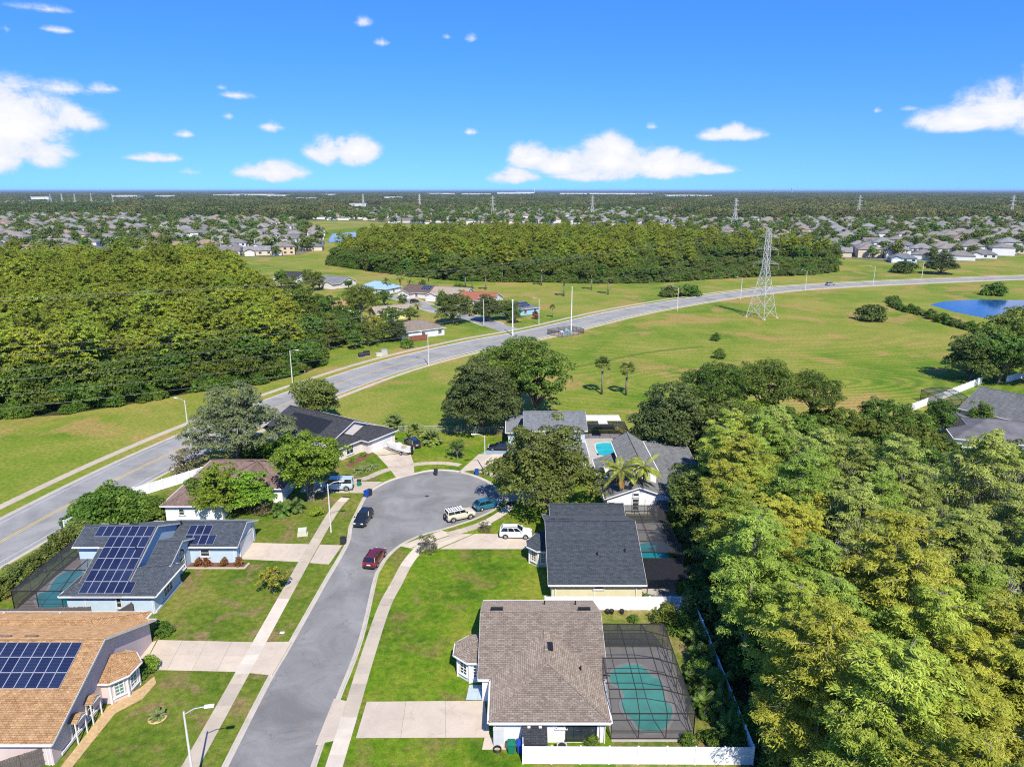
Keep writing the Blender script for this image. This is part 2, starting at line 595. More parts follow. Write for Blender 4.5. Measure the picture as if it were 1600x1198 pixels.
def shingle_mat(name, c1, c2, c3, streak=.25, cw=.45, ch=.2):
    m, nt, N, L, b = nodes(name)
    tc = N('ShaderNodeTexCoord'); uv = tc.outputs['UV']
    br = N('ShaderNodeTexBrick')
    br.offset = .5
    br.inputs['Color1'].default_value = c4(c1)
    br.inputs['Color2'].default_value = c4(c2)
    br.inputs['Mortar'].default_value = c4(mul(c1, .42))
    br.inputs['Scale'].default_value = 1
    br.inputs['Mortar Size'].default_value = .02
    br.inputs['Mortar Smooth'].default_value = .2
    br.inputs['Bias'].default_value = .0
    br.inputs['Brick Width'].default_value = cw
    br.inputs['Row Height'].default_value = ch
    L(uv, br.inputs['Vector'])
    n = tnoise(N, L, uv, 1.3, 5, .7)
    c = mixc(N, L, ramp(N, L, n, [(.4, (0, 0, 0)), (.7, (1, 1, 1))]), br.outputs['Color'], c3)
    c = mixc(N, L, .55, br.outputs['Color'], c)
    # rain streaks run down the slope
    mp = N('ShaderNodeMapping'); mp.inputs['Scale'].default_value = (1.1, .13, 1)
    L(uv, mp.inputs['Vector'])
    sf = N('ShaderNodeMapRange'); sf.inputs['From Min'].default_value = .45; sf.inputs['From Max'].default_value = .75; sf.inputs['To Max'].default_value = streak
    L(tnoise(N, L, mp.outputs[0], 1, 5, .65), sf.inputs['Value'])
    c = mixc(N, L, sf.outputs[0], c, mul(c1, .35))
    c = mixc(N, L, 1.0, c, ramp(N, L, tnoise(N, L, uv, 5.5, 3, .75), [(.25, (.72, .72, .72)), (.75, (1.25, 1.25, 1.25))]), 'MULTIPLY')
    L(c, b.inputs['Base Color'])
    b.inputs['Roughness'].default_value = .9
    b.inputs['Specular IOR Level'].default_value = .15
    bp = N('ShaderNodeBump'); bp.inputs['Strength'].default_value = .5; bp.inputs['Distance'].default_value = .03
    L(br.outputs['Fac'], bp.inputs['Height']); bp.invert = True
    L(bp.outputs[0], b.inputs['Normal'])
    if 'Diffuse Roughness' in b.inputs:
        b.inputs['Diffuse Roughness'].default_value = 1.0
    MATS[name] = m
    return m


def water_mat(name, deep, rough=.05, bumps=.08, scale=2.0):
    m, nt, N, L, b = nodes(name)
    g = N('ShaderNodeNewGeometry'); pos = g.outputs['Position']
    c = ramp(N, L, tnoise(N, L, pos, .35, 3, .5, .5), [(.3, mul(deep, .75)), (.7, mul(deep, 1.2))])
    L(c, b.inputs['Base Color'])
    b.inputs['Roughness'].default_value = rough
    b.inputs['IOR'].default_value = 1.33
    b.inputs['Specular IOR Level'].default_value = .5
    bp = N('ShaderNodeBump'); bp.inputs['Strength'].default_value = bumps; bp.inputs['Distance'].default_value = .1
    L(tnoise(N, L, pos, scale, 4, .6), bp.inputs['Height']); L(bp.outputs[0], b.inputs['Normal'])
    return m


def screen_mat(name, colr, open_):
    m, nt, N, L, b = nodes(name)
    b.inputs['Base Color'].default_value = c4(colr)
    b.inputs['Roughness'].default_value = .7
    b.inputs['Specular IOR Level'].default_value = .2
    tr = N('ShaderNodeBsdfTransparent')
    mx = N('ShaderNodeMixShader'); mx.inputs[0].default_value = open_
    L(b.outputs[0], mx.inputs[1]); L(tr.outputs[0], mx.inputs[2])
    L(mx.outputs[0], nt.nodes['Material Output'].inputs['Surface'])
    return m


def leaf_mat(name, c_dark, c_mid, c_light, scale=.35, hue=.02, val=.16, trans=.3):
    m, nt, N, L, b = nodes(name)
    tc = N('ShaderNodeTexCoord')
    geo = N('ShaderNodeNewGeometry')
    n = tnoise(N, L, tc.outputs['Object'], scale, 4, .6)
    isl = geo.outputs['Random Per Island']
    ad = N('ShaderNodeMath'); ad.operation = 'MULTIPLY_ADD'; ad.inputs[1].default_value = .38; L(isl, ad.inputs[0])
    sb = N('ShaderNodeMath'); sb.operation = 'SUBTRACT'; sb.inputs[1].default_value = .19; L(n, sb.inputs[0]); L(sb.outputs[0], ad.inputs[2])
    c = ramp(N, L, ad.outputs[0], [(.28, c_dark), (.5, c_mid), (.74, c_light)])
    oi = N('ShaderNodeObjectInfo')
    hs = N('ShaderNodeHueSaturation')
    a = N('ShaderNodeMapRange'); a.inputs['To Min'].default_value = .5 - hue; a.inputs['To Max'].default_value = .5 + hue
    L(oi.outputs['Random'], a.inputs['Value']); L(a.outputs[0], hs.inputs['Hue'])
    w = N('ShaderNodeMath'); w.operation = 'FRACT'
    w0 = N('ShaderNodeMath'); w0.operation = 'MULTIPLY'; w0.inputs[1].default_value = 7.31
    L(oi.outputs['Random'], w0.inputs[0]); L(w0.outputs[0], w.inputs[0])
    a2 = N('ShaderNodeMapRange'); a2.inputs['To Min'].default_value = 1 - val; a2.inputs['To Max'].default_value = 1 + val
    L(w.outputs[0], a2.inputs['Value']); L(a2.outputs[0], hs.inputs['Value'])
    L(c, hs.inputs['Color'])
    L(hs.outputs[0], b.inputs['Base Color'])
    b.inputs['Roughness'].default_value = .6
    b.inputs['Specular IOR Level'].default_value = .25
    tl = N('ShaderNodeBsdfTranslucent'); L(hs.outputs[0], tl.inputs['Color'])
    mx = N('ShaderNodeMixShader'); mx.inputs[0].default_value = trans
    L(b.outputs[0], mx.inputs[1]); L(tl.outputs[0], mx.inputs[2])
    L(mx.outputs[0], nt.nodes['Material Output'].inputs['Surface'])
    MATS[name] = m
    return m


def solar_mat(name, cell, line, nx=6, ny=10):
    m, nt, N, L, b = nodes(name)
    tc = N('ShaderNodeTexCoord')
    br = N('ShaderNodeTexBrick'); br.offset = 0
    br.inputs['Color1'].default_value = c4(cell); br.inputs['Color2'].default_value = c4(mul(cell, .8))
    br.inputs['Mortar'].default_value = c4(line)
    br.inputs['Scale'].default_value = 1
    br.inputs['Mortar Size'].default_value = .006
    br.inputs['Brick Width'].default_value = 1.0 / nx
    br.inputs['Row Height'].default_value = 1.65 / ny
    L(tc.outputs['UV'], br.inputs['Vector'])
    oi = N('ShaderNodeObjectInfo')
    c = mixc(N, L, 1.0, br.outputs['Color'], ramp(N, L, oi.outputs['Random'], [(0, (.7, .65, .75)), (1, (1.25, 1.2, 1.1))]), 'MULTIPLY')
    L(c, b.inputs['Base Color'])
    b.inputs['Roughness'].default_value = .38
    b.inputs['Specular IOR Level'].default_value = .25
    b.inputs['Coat Weight'].default_value = .12
    b.inputs['Coat Roughness'].default_value = .04
    return m


M_LAWN_R = grass_mat('lawn_grass', (.105, .195, .008), (.205, .235, .026), (.06, .135, .006), (.19, .165, .045), .10, .75)
M_LAWN_L = grass_mat('lawn_grass_olive', (.112, .168, .015), (.19, .20, .038), (.075, .138, .010), (.24, .165, .08), .11, .85)
M_FIELD = grass_mat('field_grass', (.165, .225, .022), (.275, .26, .055), (.105, .19, .013), (.36, .24, .085), .02, 1.1, stripes=((72, 178), (.35, 1.0), .16))
M_YARD = grass_mat('yard_grass', (.14, .18, .025), (.25, .22, .07), (.09, .15, .02), (.25, .18, .09), .12, .9)
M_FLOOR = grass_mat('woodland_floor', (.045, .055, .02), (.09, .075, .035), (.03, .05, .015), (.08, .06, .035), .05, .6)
M_STREET = asphalt_mat('street_asphalt', (.225, .218, .205), (.29, .28, .265), (.26, .21, .16))
M_BLVD = asphalt_mat('boulevard_asphalt', (.285, .278, .262), (.34, .332, .315), (.31, .29, .26))
M_CONC = concrete_mat('concrete', (.60, .50, .385), (.36, .275, .19), .7)
M_WALK = concrete_mat('walk_concrete', (.50, .425, .325), (.24, .20, .145), .85)
M_KERB = concrete_mat('kerb_concrete', (.50, .45, .37), (.33, .28, .21), .7)
M_WHITE = pmat('white_paint', (.76, .76, .75), .5, .04, 2)
M_VINYL = pmat('white_vinyl', (.80, .80, .80), .35, .03, 1.2, spec=.4, objvar=.03)
M_TRIM = pmat('white_trim', (.70, .68, .645), .5, .06, 3)
M_GLASS = pmat('window_glass', (.03, .045, .055), .06, .4, .7, spec=.7)
M_GREENGLASS = pmat('window_glass_green', (.10, .22, .17), .08, .3, .9, spec=.7)
M_DARK = pmat('dark_bronze_metal', (.035, .032, .03), .45, .15, 4, spec=.4)
M_BLACK = pmat('black_plastic', (.02, .02, .022), .5, .2, 3)
M_STEEL = pmat('galvanised_steel', (.55, .56, .56), .45, .15, 3, metal=.35)
M_TOWER = pmat('weathered_tower_steel', (.52, .51, .48), .6, .15, .4)
M_POLE = pmat('concrete_pole', (.62, .60, .54), .8, .12, 1.0)
M_BARK = pmat('bark', (.16, .13, .10), .95, .35, 2.0, bump=.4)
M_BARK_GREY = pmat('grey_bark', (.21, .185, .155), .95, .3, 1.6, bump=.4)
M_SCREEN = screen_mat('cage_screen', (.06, .06, .062), .5)
M_SCREEN_D = screen_mat('cage_screen_dark', (.035, .035, .035), .42)
M_SOLAR = solar_mat('solar_cells', (.010, .018, .062), (.07, .09, .15))
M_FRAME = pmat('panel_frame', (.55, .56, .58), .4, .05, 3, metal=.4)
# ================================================================ ground, roads, water
def smooth(pts, n=6):
    """Catmull-Rom through the points"""
    P = [Vector((p[0], p[1])) for p in pts]
    out = []
    for i in range(len(P) - 1):
        p0, p1, p2, p3 = P[max(i - 1, 0)], P[i], P[i + 1], P[min(i + 2, len(P) - 1)]
        for k in range(n):
            t = k / n
            out.append(.5 * ((2 * p1) + (p2 - p0) * t + (2 * p0 - 5 * p1 + 4 * p2 - p3) * t * t + (3 * p1 - p0 - 3 * p2 + p3) * t ** 3))
    out.append(P[-1])
    return [(p.x, p.y) for p in out]


def resample(line, step):
    out = [Vector(line[0])]
    acc = 0.0
    for a, b in zip(line[:-1], line[1:]):
        a, b = Vector(a), Vector(b)
        d = (b - a).length
        if d < 1e-6:
            continue
        pos = step - acc
        while pos <= d:
            out.append(a + (b - a) * (pos / d))
            pos += step
        acc = (acc + d) % step
    return [(p.x, p.y) for p in out]


def offset(line, d):
    """offset to the left of the direction of travel"""
    out = []
    for i in range(len(line)):
        a = Vector(line[max(i - 1, 0)]); b = Vector(line[min(i + 1, len(line) - 1)])
        t = (b - a).normalized()
        out.append((line[i][0] - t.y * d, line[i][1] + t.x * d))
    return out


def strip(mb, line, prof):
    """prof: list of (offset to the left, z): extrudes the open profile along the line"""
    rows = [offset(line, o) for o, z in prof]
    for j in range(len(prof) - 1):
        for i in range(len(line) - 1):
            a, b = rows[j], rows[j + 1]
            mb.face([(a[i][0], a[i][1], prof[j][1]), (a[i + 1][0], a[i + 1][1], prof[j][1]),
                     (b[i + 1][0], b[i + 1][1], prof[j + 1][1]), (b[i][0], b[i][1], prof[j + 1][1])])
    return mb


def P2(lst):
    return [at(x, y) for x, y in lst]


# the ground: one sheet to the horizon
g = MB()
xs = [-60000, -6000, -1500, -400, -100, 100, 400, 1500, 6000, 60000]
ys = [-3000, 0, 100, 200, 400, 700, 1200, 2500, 6000, 15000, 70000]
for i in range(len(xs) - 1):
    for j in range(len(ys) - 1):
        g.face([(xs[i], ys[j], 0), (xs[i + 1], ys[j], 0), (xs[i + 1], ys[j + 1], 0), (xs[i], ys[j + 1], 0)])
structure('ground', g, M_FIELD)

# ---- the cul-de-sac street
left_k = [(-24.5, 15), (-24.5, 57), (-24.1, 67), (-23.5, 80), (-22.96, 90.4)]
bulb_l = P2([(551, 822), (562.5, 797), (572, 778), (582, 767), (600.7, 756)])
bulb_n = P2([(620, 748.5), (647.5, 741.5), (668, 737), (688, 735.5), (710, 737), (729, 741), (754, 750), (771, 761)])
bulb_r = P2([(780, 775), (779, 788), (768, 797), (754, 804), (735, 812), (707, 821), (686, 827), (652, 837), (627, 849), (611, 861), (599, 874), (590, 889)])
right_k = P2([(583, 905), (560, 1000), (521, 1100), (485, 1198)]) + [(-17.4, 15)]
KL = smooth(left_k + bulb_l, 5)
KN = smooth([bulb_l[-1]] + bulb_n + [bulb_r[0]], 5)
KR = smooth(bulb_r + right_k, 5)
outline = KL + KN[1:] + KR[1:]
structure('street', MB().sheet(outline, .012), M_STREET)
kerb_prof = [(-.02, .017), (.32, .03), (.38, .1), (.54, .11), (.58, .03)]
structure('kerb', strip(MB(), outline, kerb_prof), M_KERB)
# manhole cover
mh = MB().lathe([(0.0, .03), (.33, .03), (.36, .012)], 14)
tag(mh.build('manhole_cover', pmat('cast_iron', (.06, .055, .05), .6, .3, 8), loc=(*at(667, 775), .004)), 'round iron manhole cover in the middle of the turning circle', 'manhole cover')

# ---- lawns (a hand's breadth above the street, behind the kerb)
LZ = .085
ol, on, orr = offset(KL, .54), offset(KN, .54), offset(KR, .54)
lawn_l = MB().prism(ol + [at(590, 745), (-35, 139), (-49.5, 130.0), (-57, 111.5), (-63.5, 93), (-68, 70), (-74, 40), (-76, 15)], -.3, LZ)
structure('lawn_west', lawn_l, M_LAWN_L)
lawn_n = MB().prism(on + [at(800, 775), (22, 112), (22, 136.5), (-35, 139), at(590, 745)], -.3, LZ + .004)
structure('lawn_north', lawn_n, M_LAWN_R)
lawn_r = MB().prism(orr + [(9, 15), (9, 76), (14, 100), (22, 112), at(800, 775)], -.3, LZ)
structure('lawn_east', lawn_r, M_LAWN_R)
yard = MB().prism([(9, 15), (21, 15), (20.5, 52), (20.3, 74), (22.5, 100), (30, 118), (22, 136.5), (22, 112), (14, 100), (9, 76)], -.3, LZ - .01)
structure('back_yard', yard, M_YARD)
wood = MB().prism([(21, 15), (20.5, 52), (20.3, 74), (22.5, 100), (30, 118), (31, 131), (48, 140), (72, 134), (84, 116), (110, 100), (120, 40), (110, 15)], -.3, LZ - .03)
structure('woodland_floor', wood, M_FLOOR)

# ---- the boulevard beyond the back gardens
blvd = smooth([(-92, -30), (-84, 20), (-78, 60), (-72.5, 91), (-66.7, 119.2), (-57.5, 147.5), (-45.6, 174.5), (-31.5, 199.5), (-11.1, 224.5), (11.2, 246), (53.4, 294), (110, 341), (167, 371), (292, 407), (420, 428), (700, 470)], 8)
W1 = 6.0
structure('boulevard', strip(MB(), blvd, [(-W1, .012), (0, .03), (W1, .012)]), M_BLVD)
bk = [(0, .012), (.4, .03), (.46, .13), (.62, .13), (.66, .0)]
structure('boulevard_kerb_west', strip(MB(), blvd, [(W1 - .05 + o, z + .004) for o, z in bk]), M_KERB)
structure('boulevard_kerb_east', strip(MB(), blvd, [(-W1 + .05 - o, z + .004) for o, z in bk][::-1]), M_KERB)
M_YEL = pmat('faded_yellow_paint', (.62, .44, .10), .8, .2, .8, world=True)
M_WLINE = pmat('faded_white_paint', (.55, .55, .54), .8, .25, .6, world=True)
yl = MB()
for o in (-.22, .22):
    strip(yl, blvd, [(o - .075, .037), (o + .075, .037)])
structure('centre_line', yl, M_YEL)
el_ = MB()
for o in (-W1 + 1.0, W1 - 1.0):
    strip(el_, blvd, [(o - .06, .026), (o + .06, .026)])
structure('edge_line', el_, M_WLINE)
structure('footpath_west', strip(MB(), blvd, [(9.1, .0), (9.1, .06), (10.7, .06), (10.7, .0)]), M_WALK)
structure('footpath_east', strip(MB(), [p for p in blvd if p[1] > 128], [(-9.0, .0), (-9.0, .06), (-7.5, .06), (-7.5, .0)]), M_WALK)

# ---- side street opposite, with its kerbs
side = smooth([at(800, 517), at(772, 508), at(742, 498), at(712, 490), at(680, 484), at(655, 475), at(628, 466), at(606, 462)], 6)
structure('side_street', strip(MB(), side, [(-4.2, .045), (4.2, .045)]), M_BLVD)
structure('side_street_kerb', strip(strip(MB(), side[6:], [(4.15, .05), (4.2, .14), (4.9, .14), (4.9, 0)]), side[6:], [(-4.9, 0), (-4.9, .14), (-4.2, .14), (-4.15, .05)]), M_KERB)
for nm, px in (('driveway_verge', [(672, 478), (690, 469), (722, 470), (730, 478), (712, 484), (690, 486)]),):
    structure('island_lawn', MB().sheet(P2(px), .07), M_LAWN_R)


# ---- footpaths and driveways made of slabs: every slab is a piece of its own
def slab_walk(name, line, width, length, z=.13, mat=None):
    root = MB()
    strip(root, line, [(-width / 2 + .03, .088), (width / 2 - .03, .088)])
    root = tag(root.build(name, M_FLOOR), kind='structure')
    ln = resample(line, length)
    run = rng.randrange(20)
    for a, b in zip(ln[:-1], ln[1:]):
        a, b = Vector(a), Vector(b)
        d = (b - a)
        t = d.normalized(); n = Vector((-t.y, t.x))
        g_ = .012
        q = [a + t * g_ - n * width / 2, b - t * g_ - n * width / 2, b - t * g_ + n * width / 2, a + t * g_ + n * width / 2]
        o = (a + b) / 2
        dz = rng.uniform(-.006, .006)
        run += 1
        newer = (run // 9) % 3 == 1
        MB().prism([((p - o).x, (p - o).y) for p in q], -.1, dz).build('slab', mat or (M_WALKN if newer else M_WALK), root, loc=(o.x, o.y, z))
    return root


M_WALKN = concrete_mat('new_walk_concrete', (.64, .56, .45), (.42, .35, .26), .5)
slab_walk('footpath', smooth([(-27.75, 30), (-27.75, 60), (-27.8, 87), (-27.6, 101), (-26.8, 106.5)], 8), 1.5, 1.55)
slab_walk('footpath', smooth([(-15.35, 30), (-15.35, 55), (-15.4, 64), (-15.25, 74.6)] + P2([(620, 912), (632, 888), (646, 868), (664, 850)]), 8), 1.5, 1.55)
slab_walk('footpath', smooth(P2([(700, 836), (738, 825), (765, 814), (790, 798), (800, 785)]), 8), 1.4, 1.5)
slab_walk('footpath', smooth(P2([(552, 752), (575, 747), (592, 739), (612, 733), (650, 726), (672, 724), (700, 724.5), (728, 729)]), 8), 1.4, 1.5)
slab_walk('footpath', smooth(P2([(752, 736), (768, 742), (782, 748)]), 8), 1.4, 1.5)


def quad_slabs(name, quads, mat=None, z=.115, gap=.015):
    """driveway: quads given as [bl, br, tr, tl] in world metres with a grid (nu, nv)"""
    root = None
    for (c, nu, nv) in quads:
        c = [Vector(p) for p in c]
        if root is None:
            root = tag(MB().prism([(p.x, p.y) for p in c], .02, z - .02).build(name, M_FLOOR), kind='structure')
        f = lambda u, v: (c[0] * (1 - u) + c[1] * u) * (1 - v) + (c[3] * (1 - u) + c[2] * u) * v
        for i in range(nu):
            for j in range(nv):
                q = [f(i / nu, j / nv), f((i + 1) / nu, j / nv), f((i + 1) / nu, (j + 1) / nv), f(i / nu, (j + 1) / nv)]
                o = (q[0] + q[1] + q[2] + q[3]) / 4
                q = [(p - o) * (1 - gap / max((p - o).length, .2)) for p in q]
                MB().prism([(p.x, p.y) for p in q], -.09, rng.uniform(-.004, .004)).build('slab', mat or M_CONC, root, loc=(o.x, o.y, z))
    return root


def pq(*pts):
    return [at(x, y) for x, y in pts]


# orange-roofed house
quad_slabs('driveway', [(pq((222, 1047), (378, 1050.5), (401, 1004), (247, 1000.5)), 4, 2), (pq((386, 1051.5), (425, 1056), (456, 1003), (409, 1004)), 1, 1), (pq((212, 1030), (222, 1046), (245, 1001), (228, 1008)), 1, 1)])
# blue house
quad_slabs('driveway', [(pq((372, 874), (476, 879), (492, 851), (394, 848.5)), 3, 1), (pq((484, 880), (514, 882.5), (535, 852.5), (500, 851.5)), 1, 1)])
# house under the trees
quad_slabs('driveway', [(pq((468, 770), (545, 771), (545, 753), (480, 752)), 3, 1), (pq((546, 770.5), (569, 771), (598, 753), (546, 753)), 2, 1)], M_WALK)
# pale house with the boat
quad_slabs('driveway', [(pq((607, 731), (646.5, 724), (641, 708), (590, 713)), 2, 2), (pq((590, 712), (640, 707), (619, 692.5), (581, 706)), 2, 2), (pq((619, 747), (647.5, 742), (647, 727), (609, 733.5)), 1, 1)])
# two-storey house
quad_slabs('driveway', [(pq((717, 738), (755, 733), (792, 710), (748, 710)), 2, 2)], M_CONC)
quad_slabs('painted_forecourt', [(pq((752, 709.5), (797, 710), (815, 700), (770, 699)), 2, 1)], pmat('blue_painted_concrete', (.25, .34, .40), .7, .12, .8))
# white house behind the oak
quad_slabs('driveway', [(pq((776, 772), (790, 785), (870, 775), (860, 755)), 3, 1)], M_WALK)
# dark-roofed house
quad_slabs('driveway', [(pq((687, 858.5), (826, 858.5), (830, 835.5), (742, 834.5)), 4, 1), (pq((640, 858), (684, 858), (738, 835), (712, 835)), 2, 1), (pq((624, 853.5), (640, 857), (709, 834.5), (690, 829.5)), 2, 1)])
# brown-roofed house
quad_slabs('driveway', [(pq((556, 1154), (766, 1153), (757, 1095.5), (573, 1097)), 3, 1), (pq((493, 1164), (536, 1155), (549, 1097.5), (522, 1092)), 1, 1)])
quad_slabs('painted_forecourt', [(pq((728, 1094.5), (764, 1094.5), (764, 1071), (733, 1071)), 2, 1)], pmat('pale_painted_concrete', (.42, .50, .53), .7, .12, .8))
quad_slabs('bin_pad', [(pq((753, 1172), (813, 1172), (813, 1153), (757, 1153)), 3, 1)], M_CONC)

# ---- water
M_POND = water_mat('pond_water', (.008, .07, .24), .10, .12, .6)
structure('pond', MB().sheet(P2([(1453, 476), (1475, 471), (1520, 468), (1600, 469), (1680, 475), (1680, 530), (1600, 511.5), (1540, 497), (1490, 487)]), .03), M_POND)
structure('far_pond', MB().sheet(P2([(519, 366), (540, 363.5), (556, 363), (556, 379), (512, 379)]), .25), M_POND)
structure('far_pond_bank', MB().sheet(P2([(470, 363), (560, 356), (562, 364), (519, 367), (512, 372), (470, 370)]), .15), M_LAWN_R)
# ditch of taller grass in the field
structure('ditch', strip(MB(), smooth(P2([(862, 578), (915, 570), (1010, 551), (1100, 541)]), 5), [(-.9, .02), (.9, .02)]), grass_mat('ditch_grass', (.12, .19, .02), (.16, .19, .03), (.09, .16, .015), (.12, .11, .04), .1, .3))
# soil and bark beds
M_MULCH = pmat('red_mulch', (.17, .075, .05), .95, .3, 3, bump=.4)
M_STONEBED = pmat('tan_stone_bed', (.50, .34, .17), .9, .25, 4, bump=.4)
M_SOIL = pmat('sandy_soil', (.30, .23, .14), .95, .25, 1.2)
# ================================================================ houses near the street
SH_BROWN = shingle_mat('brown_shingle', (.185, .145, .115), (.31, .26, .215), (.235, .195, .16), .18)
SH_ORANGE = shingle_mat('tan_shingle', (.30, .165, .075), (.45, .28, .15), (.50, .33, .17), .3)
SH_SLATE = shingle_mat('slate_shingle', (.045, .055, .068), (.085, .097, .112), (.062, .072, .086), .12)
SH_SLATE2 = shingle_mat('blue_slate_shingle', (.055, .066, .082), (.10, .115, .135), (.07, .082, .098), .15)
SH_BLACK = shingle_mat('charcoal_shingle', (.035, .037, .042), (.07, .073, .08), (.05, .052, .058), .1)
SH_GREY = shingle_mat('grey_shingle', (.15, .16, .17), (.24, .25, .265), (.19, .20, .21), .3)
SH_WEATHER = shingle_mat('weathered_grey_shingle', (.12, .125, .125), (.185, .19, .19), (.22, .22, .215), .5)
SH_UMBER = shingle_mat('umber_shingle', (.16, .105, .085), (.235, .165, .14), (.27, .2, .18), .5)
W_PINK = pmat('pink_stucco', (.62, .50, .47), .85, .06, 1.2, bump=.2)
W_BLUE = pmat('pale_blue_stucco', (.46, .56, .63), .85, .06, 1.2, bump=.2)
W_WHITE = pmat('white_stucco', (.72, .72, .72), .85, .05, 1.2, bump=.2)
W_CREAM = pmat('yellow_stucco', (.62, .57, .36), .85, .06, 1.2, bump=.2)
W_BLUSH = pmat('blush_stucco', (.70, .62, .57), .85, .05, 1.2, bump=.2)
M_DOOR = pmat('garage_door_paint', (.72, .72, .71), .5, .04, 2)
M_BOARD = pmat('plywood_shutter', (.34, .14, .05), .8, .25, 3)
M_DECK = pmat('pool_deck_concrete', (.42, .39, .36), .85, .12, .8, world=True)
M_POOL = water_mat('pool_water', (.08, .66, .54), .04, .06, 1.5)
M_POOL2 = water_mat('pool_water_blue', (.03, .40, .46), .04, .06, 1.5)
M_COPING = pmat('pool_coping', (.55, .53, .50), .7, .1, 2)
M_CAP = {}


class House:
    def __init__(self, name, label, org, rz, wall, roof, trim=None, cat='house', group=None):
        self.o = org
        self.e = thing(name, label, cat, (org[0], org[1], LZ), rz, group)
        self.wm, self.rm, self.tm = wall, roof, trim or M_TRIM
        self.wall, self.trim, self.gut = MB(), MB(), MB()
        self.local = rz != 0
        self.roofs = []

    def p(self, x, y):
        return (x, y) if self.local else (x - self.o[0], y - self.o[1])

    def block(self, kind, x0, x1, y0, y1, ze=2.62, pitch=.43, axis='x', oh=.45, wall=True, gutter=True, rm=None, z0=0.0, wall_inset=None):
        (x0, y0), (x1, y1) = self.p(x0, y0), self.p(x1, y1)
        rm = rm or self.rm
        mb, T = MB(), self.trim
        if axis == 'x':
            half = (y1 - y0) / 2
        else:
            half = (x1 - x0) / 2
        zr = ze + half * pitch
        ym, xm = (y0 + y1) / 2, (x0 + x1) / 2
        A, B, C, D = (x0, y0, ze), (x1, y0, ze), (x1, y1, ze), (x0, y1, ze)
        edges = []
        if kind == 'gable':
            if axis == 'x':
                r0, r1 = (x0, ym, zr), (x1, ym, zr)
                mb.face([A, B, r1, r0]); mb.face([C, D, r0, r1])
                edges = [(A, B), (C, D), (A, r0), (D, r0), (B, r1), (C, r1)]
            else:
                r0, r1 = (xm, y0, zr), (xm, y1, zr)
                mb.face([B, C, r1, r0]); mb.face([D, A, r0, r1])
                edges = [(B, C), (D, A), (A, r0), (B, r0), (C, r1), (D, r1)]
        elif kind == 'hip':
            if axis == 'x':
                r0, r1 = (x0 + half, ym, zr), (x1 - half, ym, zr)
                mb.face([A, B, r1, r0]); mb.face([C, D, r0, r1]); mb.face([B, C, r1]); mb.face([D, A, r0])
            else:
                r0, r1 = (xm, y0 + half, zr), (xm, y1 - half, zr)
                mb.face([A, B, r0]); mb.face([C, D, r1]); mb.face([B, C, r1, r0]); mb.face([D, A, r0, r1])
            edges = [(A, B), (B, C), (C, D), (D, A)]
        elif kind == 'shed':            # high edge at y1 (axis x) or x1 (axis y)
            if axis == 'x':
                zr = ze + (y1 - y0) * pitch
                C, D = (x1, y1, zr), (x0, y1, zr)
            else:
                zr = ze + (x1 - x0) * pitch
                B, C = (x1, y0, zr), (x1, y1, zr)
            mb.face([A, B, C, D])
            r0, r1 = D, C
            edges = [(A, B), (B, C), (C, D), (D, A)]
        # underside
        for f in [list(f) for f in mb.f]:
            pts = [mb.v[i] for i in f][::-1]
            T.face([(q[0], q[1], q[2] - .17) for q in pts])
        for a, b in edges:
            a, b = Vector(a), Vector(b)
            T.bar(a + Vector((0, 0, -.11)), b + Vector((0, 0, -.11)), .05 if abs(a.z - b.z) > .01 else .07, .18)
            if gutter and abs(a.z - b.z) < .01:
                mid = Vector(((x0 + x1) / 2, (y0 + y1) / 2, a.z))
                t = (b - a).normalized(); n = Vector((t.y, -t.x, 0))
                if (a + n - mid).length < (a - n - mid).length:
                    n = -n
                self.gut.bar(a + n * .1 + Vector((0, 0, -.09)), b + n * .1 + Vector((0, 0, -.09)), .13, .12)
        roof = mb.build('roof', rm, self.e)
        self.roofs.append(roof)
        # ridge and hip caps
        cap = MB()
        d = Vector((0, 0, .03))
        if kind in ('gable', 'hip'):
            cap.bar(Vector(r0) + d, Vector(r1) + d, .3, .05)
        if kind == 'hip':
            for c_ in (A, B, C, D):
                e = r0 if (Vector(c_) - Vector(r0)).length < (Vector(c_) - Vector(r1)).length else r1
                cap.bar(Vector(c_) + d, Vector(e) + d, .26, .05)
        if cap.f:
            cap.build('ridge_cap', rm, roof)
        if wall:
            w = oh
            X0, X1, Y0, Y1 = x0 + w, x1 - w, y0 + w, y1 - w
            if wall_inset:
                X0, X1, Y0, Y1 = x0 + wall_inset[0], x1 - wall_inset[1], y0 + wall_inset[2], y1 - wall_inset[3]
            zt = ze + (w if kind != 'hip' else w) * pitch - .18
            self.wall.prism([(X0, Y0), (X1, Y0), (X1, Y1), (X0, Y1)], z0, zt)
            if kind == 'gable':
                for X in ((X0, X1) if axis == 'x' else (Y0, Y1)):
                    if axis == 'x':
                        self.wall.face([(X, Y0, zt), (X, Y1, zt), (X, ym, zr - .16)])
                    else:
                        self.wall.face([(X0, X, zt), (X1, X, zt), (xm, X, zr - .16)])
            if kind == 'shed' and axis == 'x':
                self.wall.face([(X0, Y0, zt), (X0, Y1, zt), (X0, Y1, zr - .2)]); self.wall.face([(X1, Y0, zt), (X1, Y1, zt), (X1, Y1, zr - .2)])
        return roof

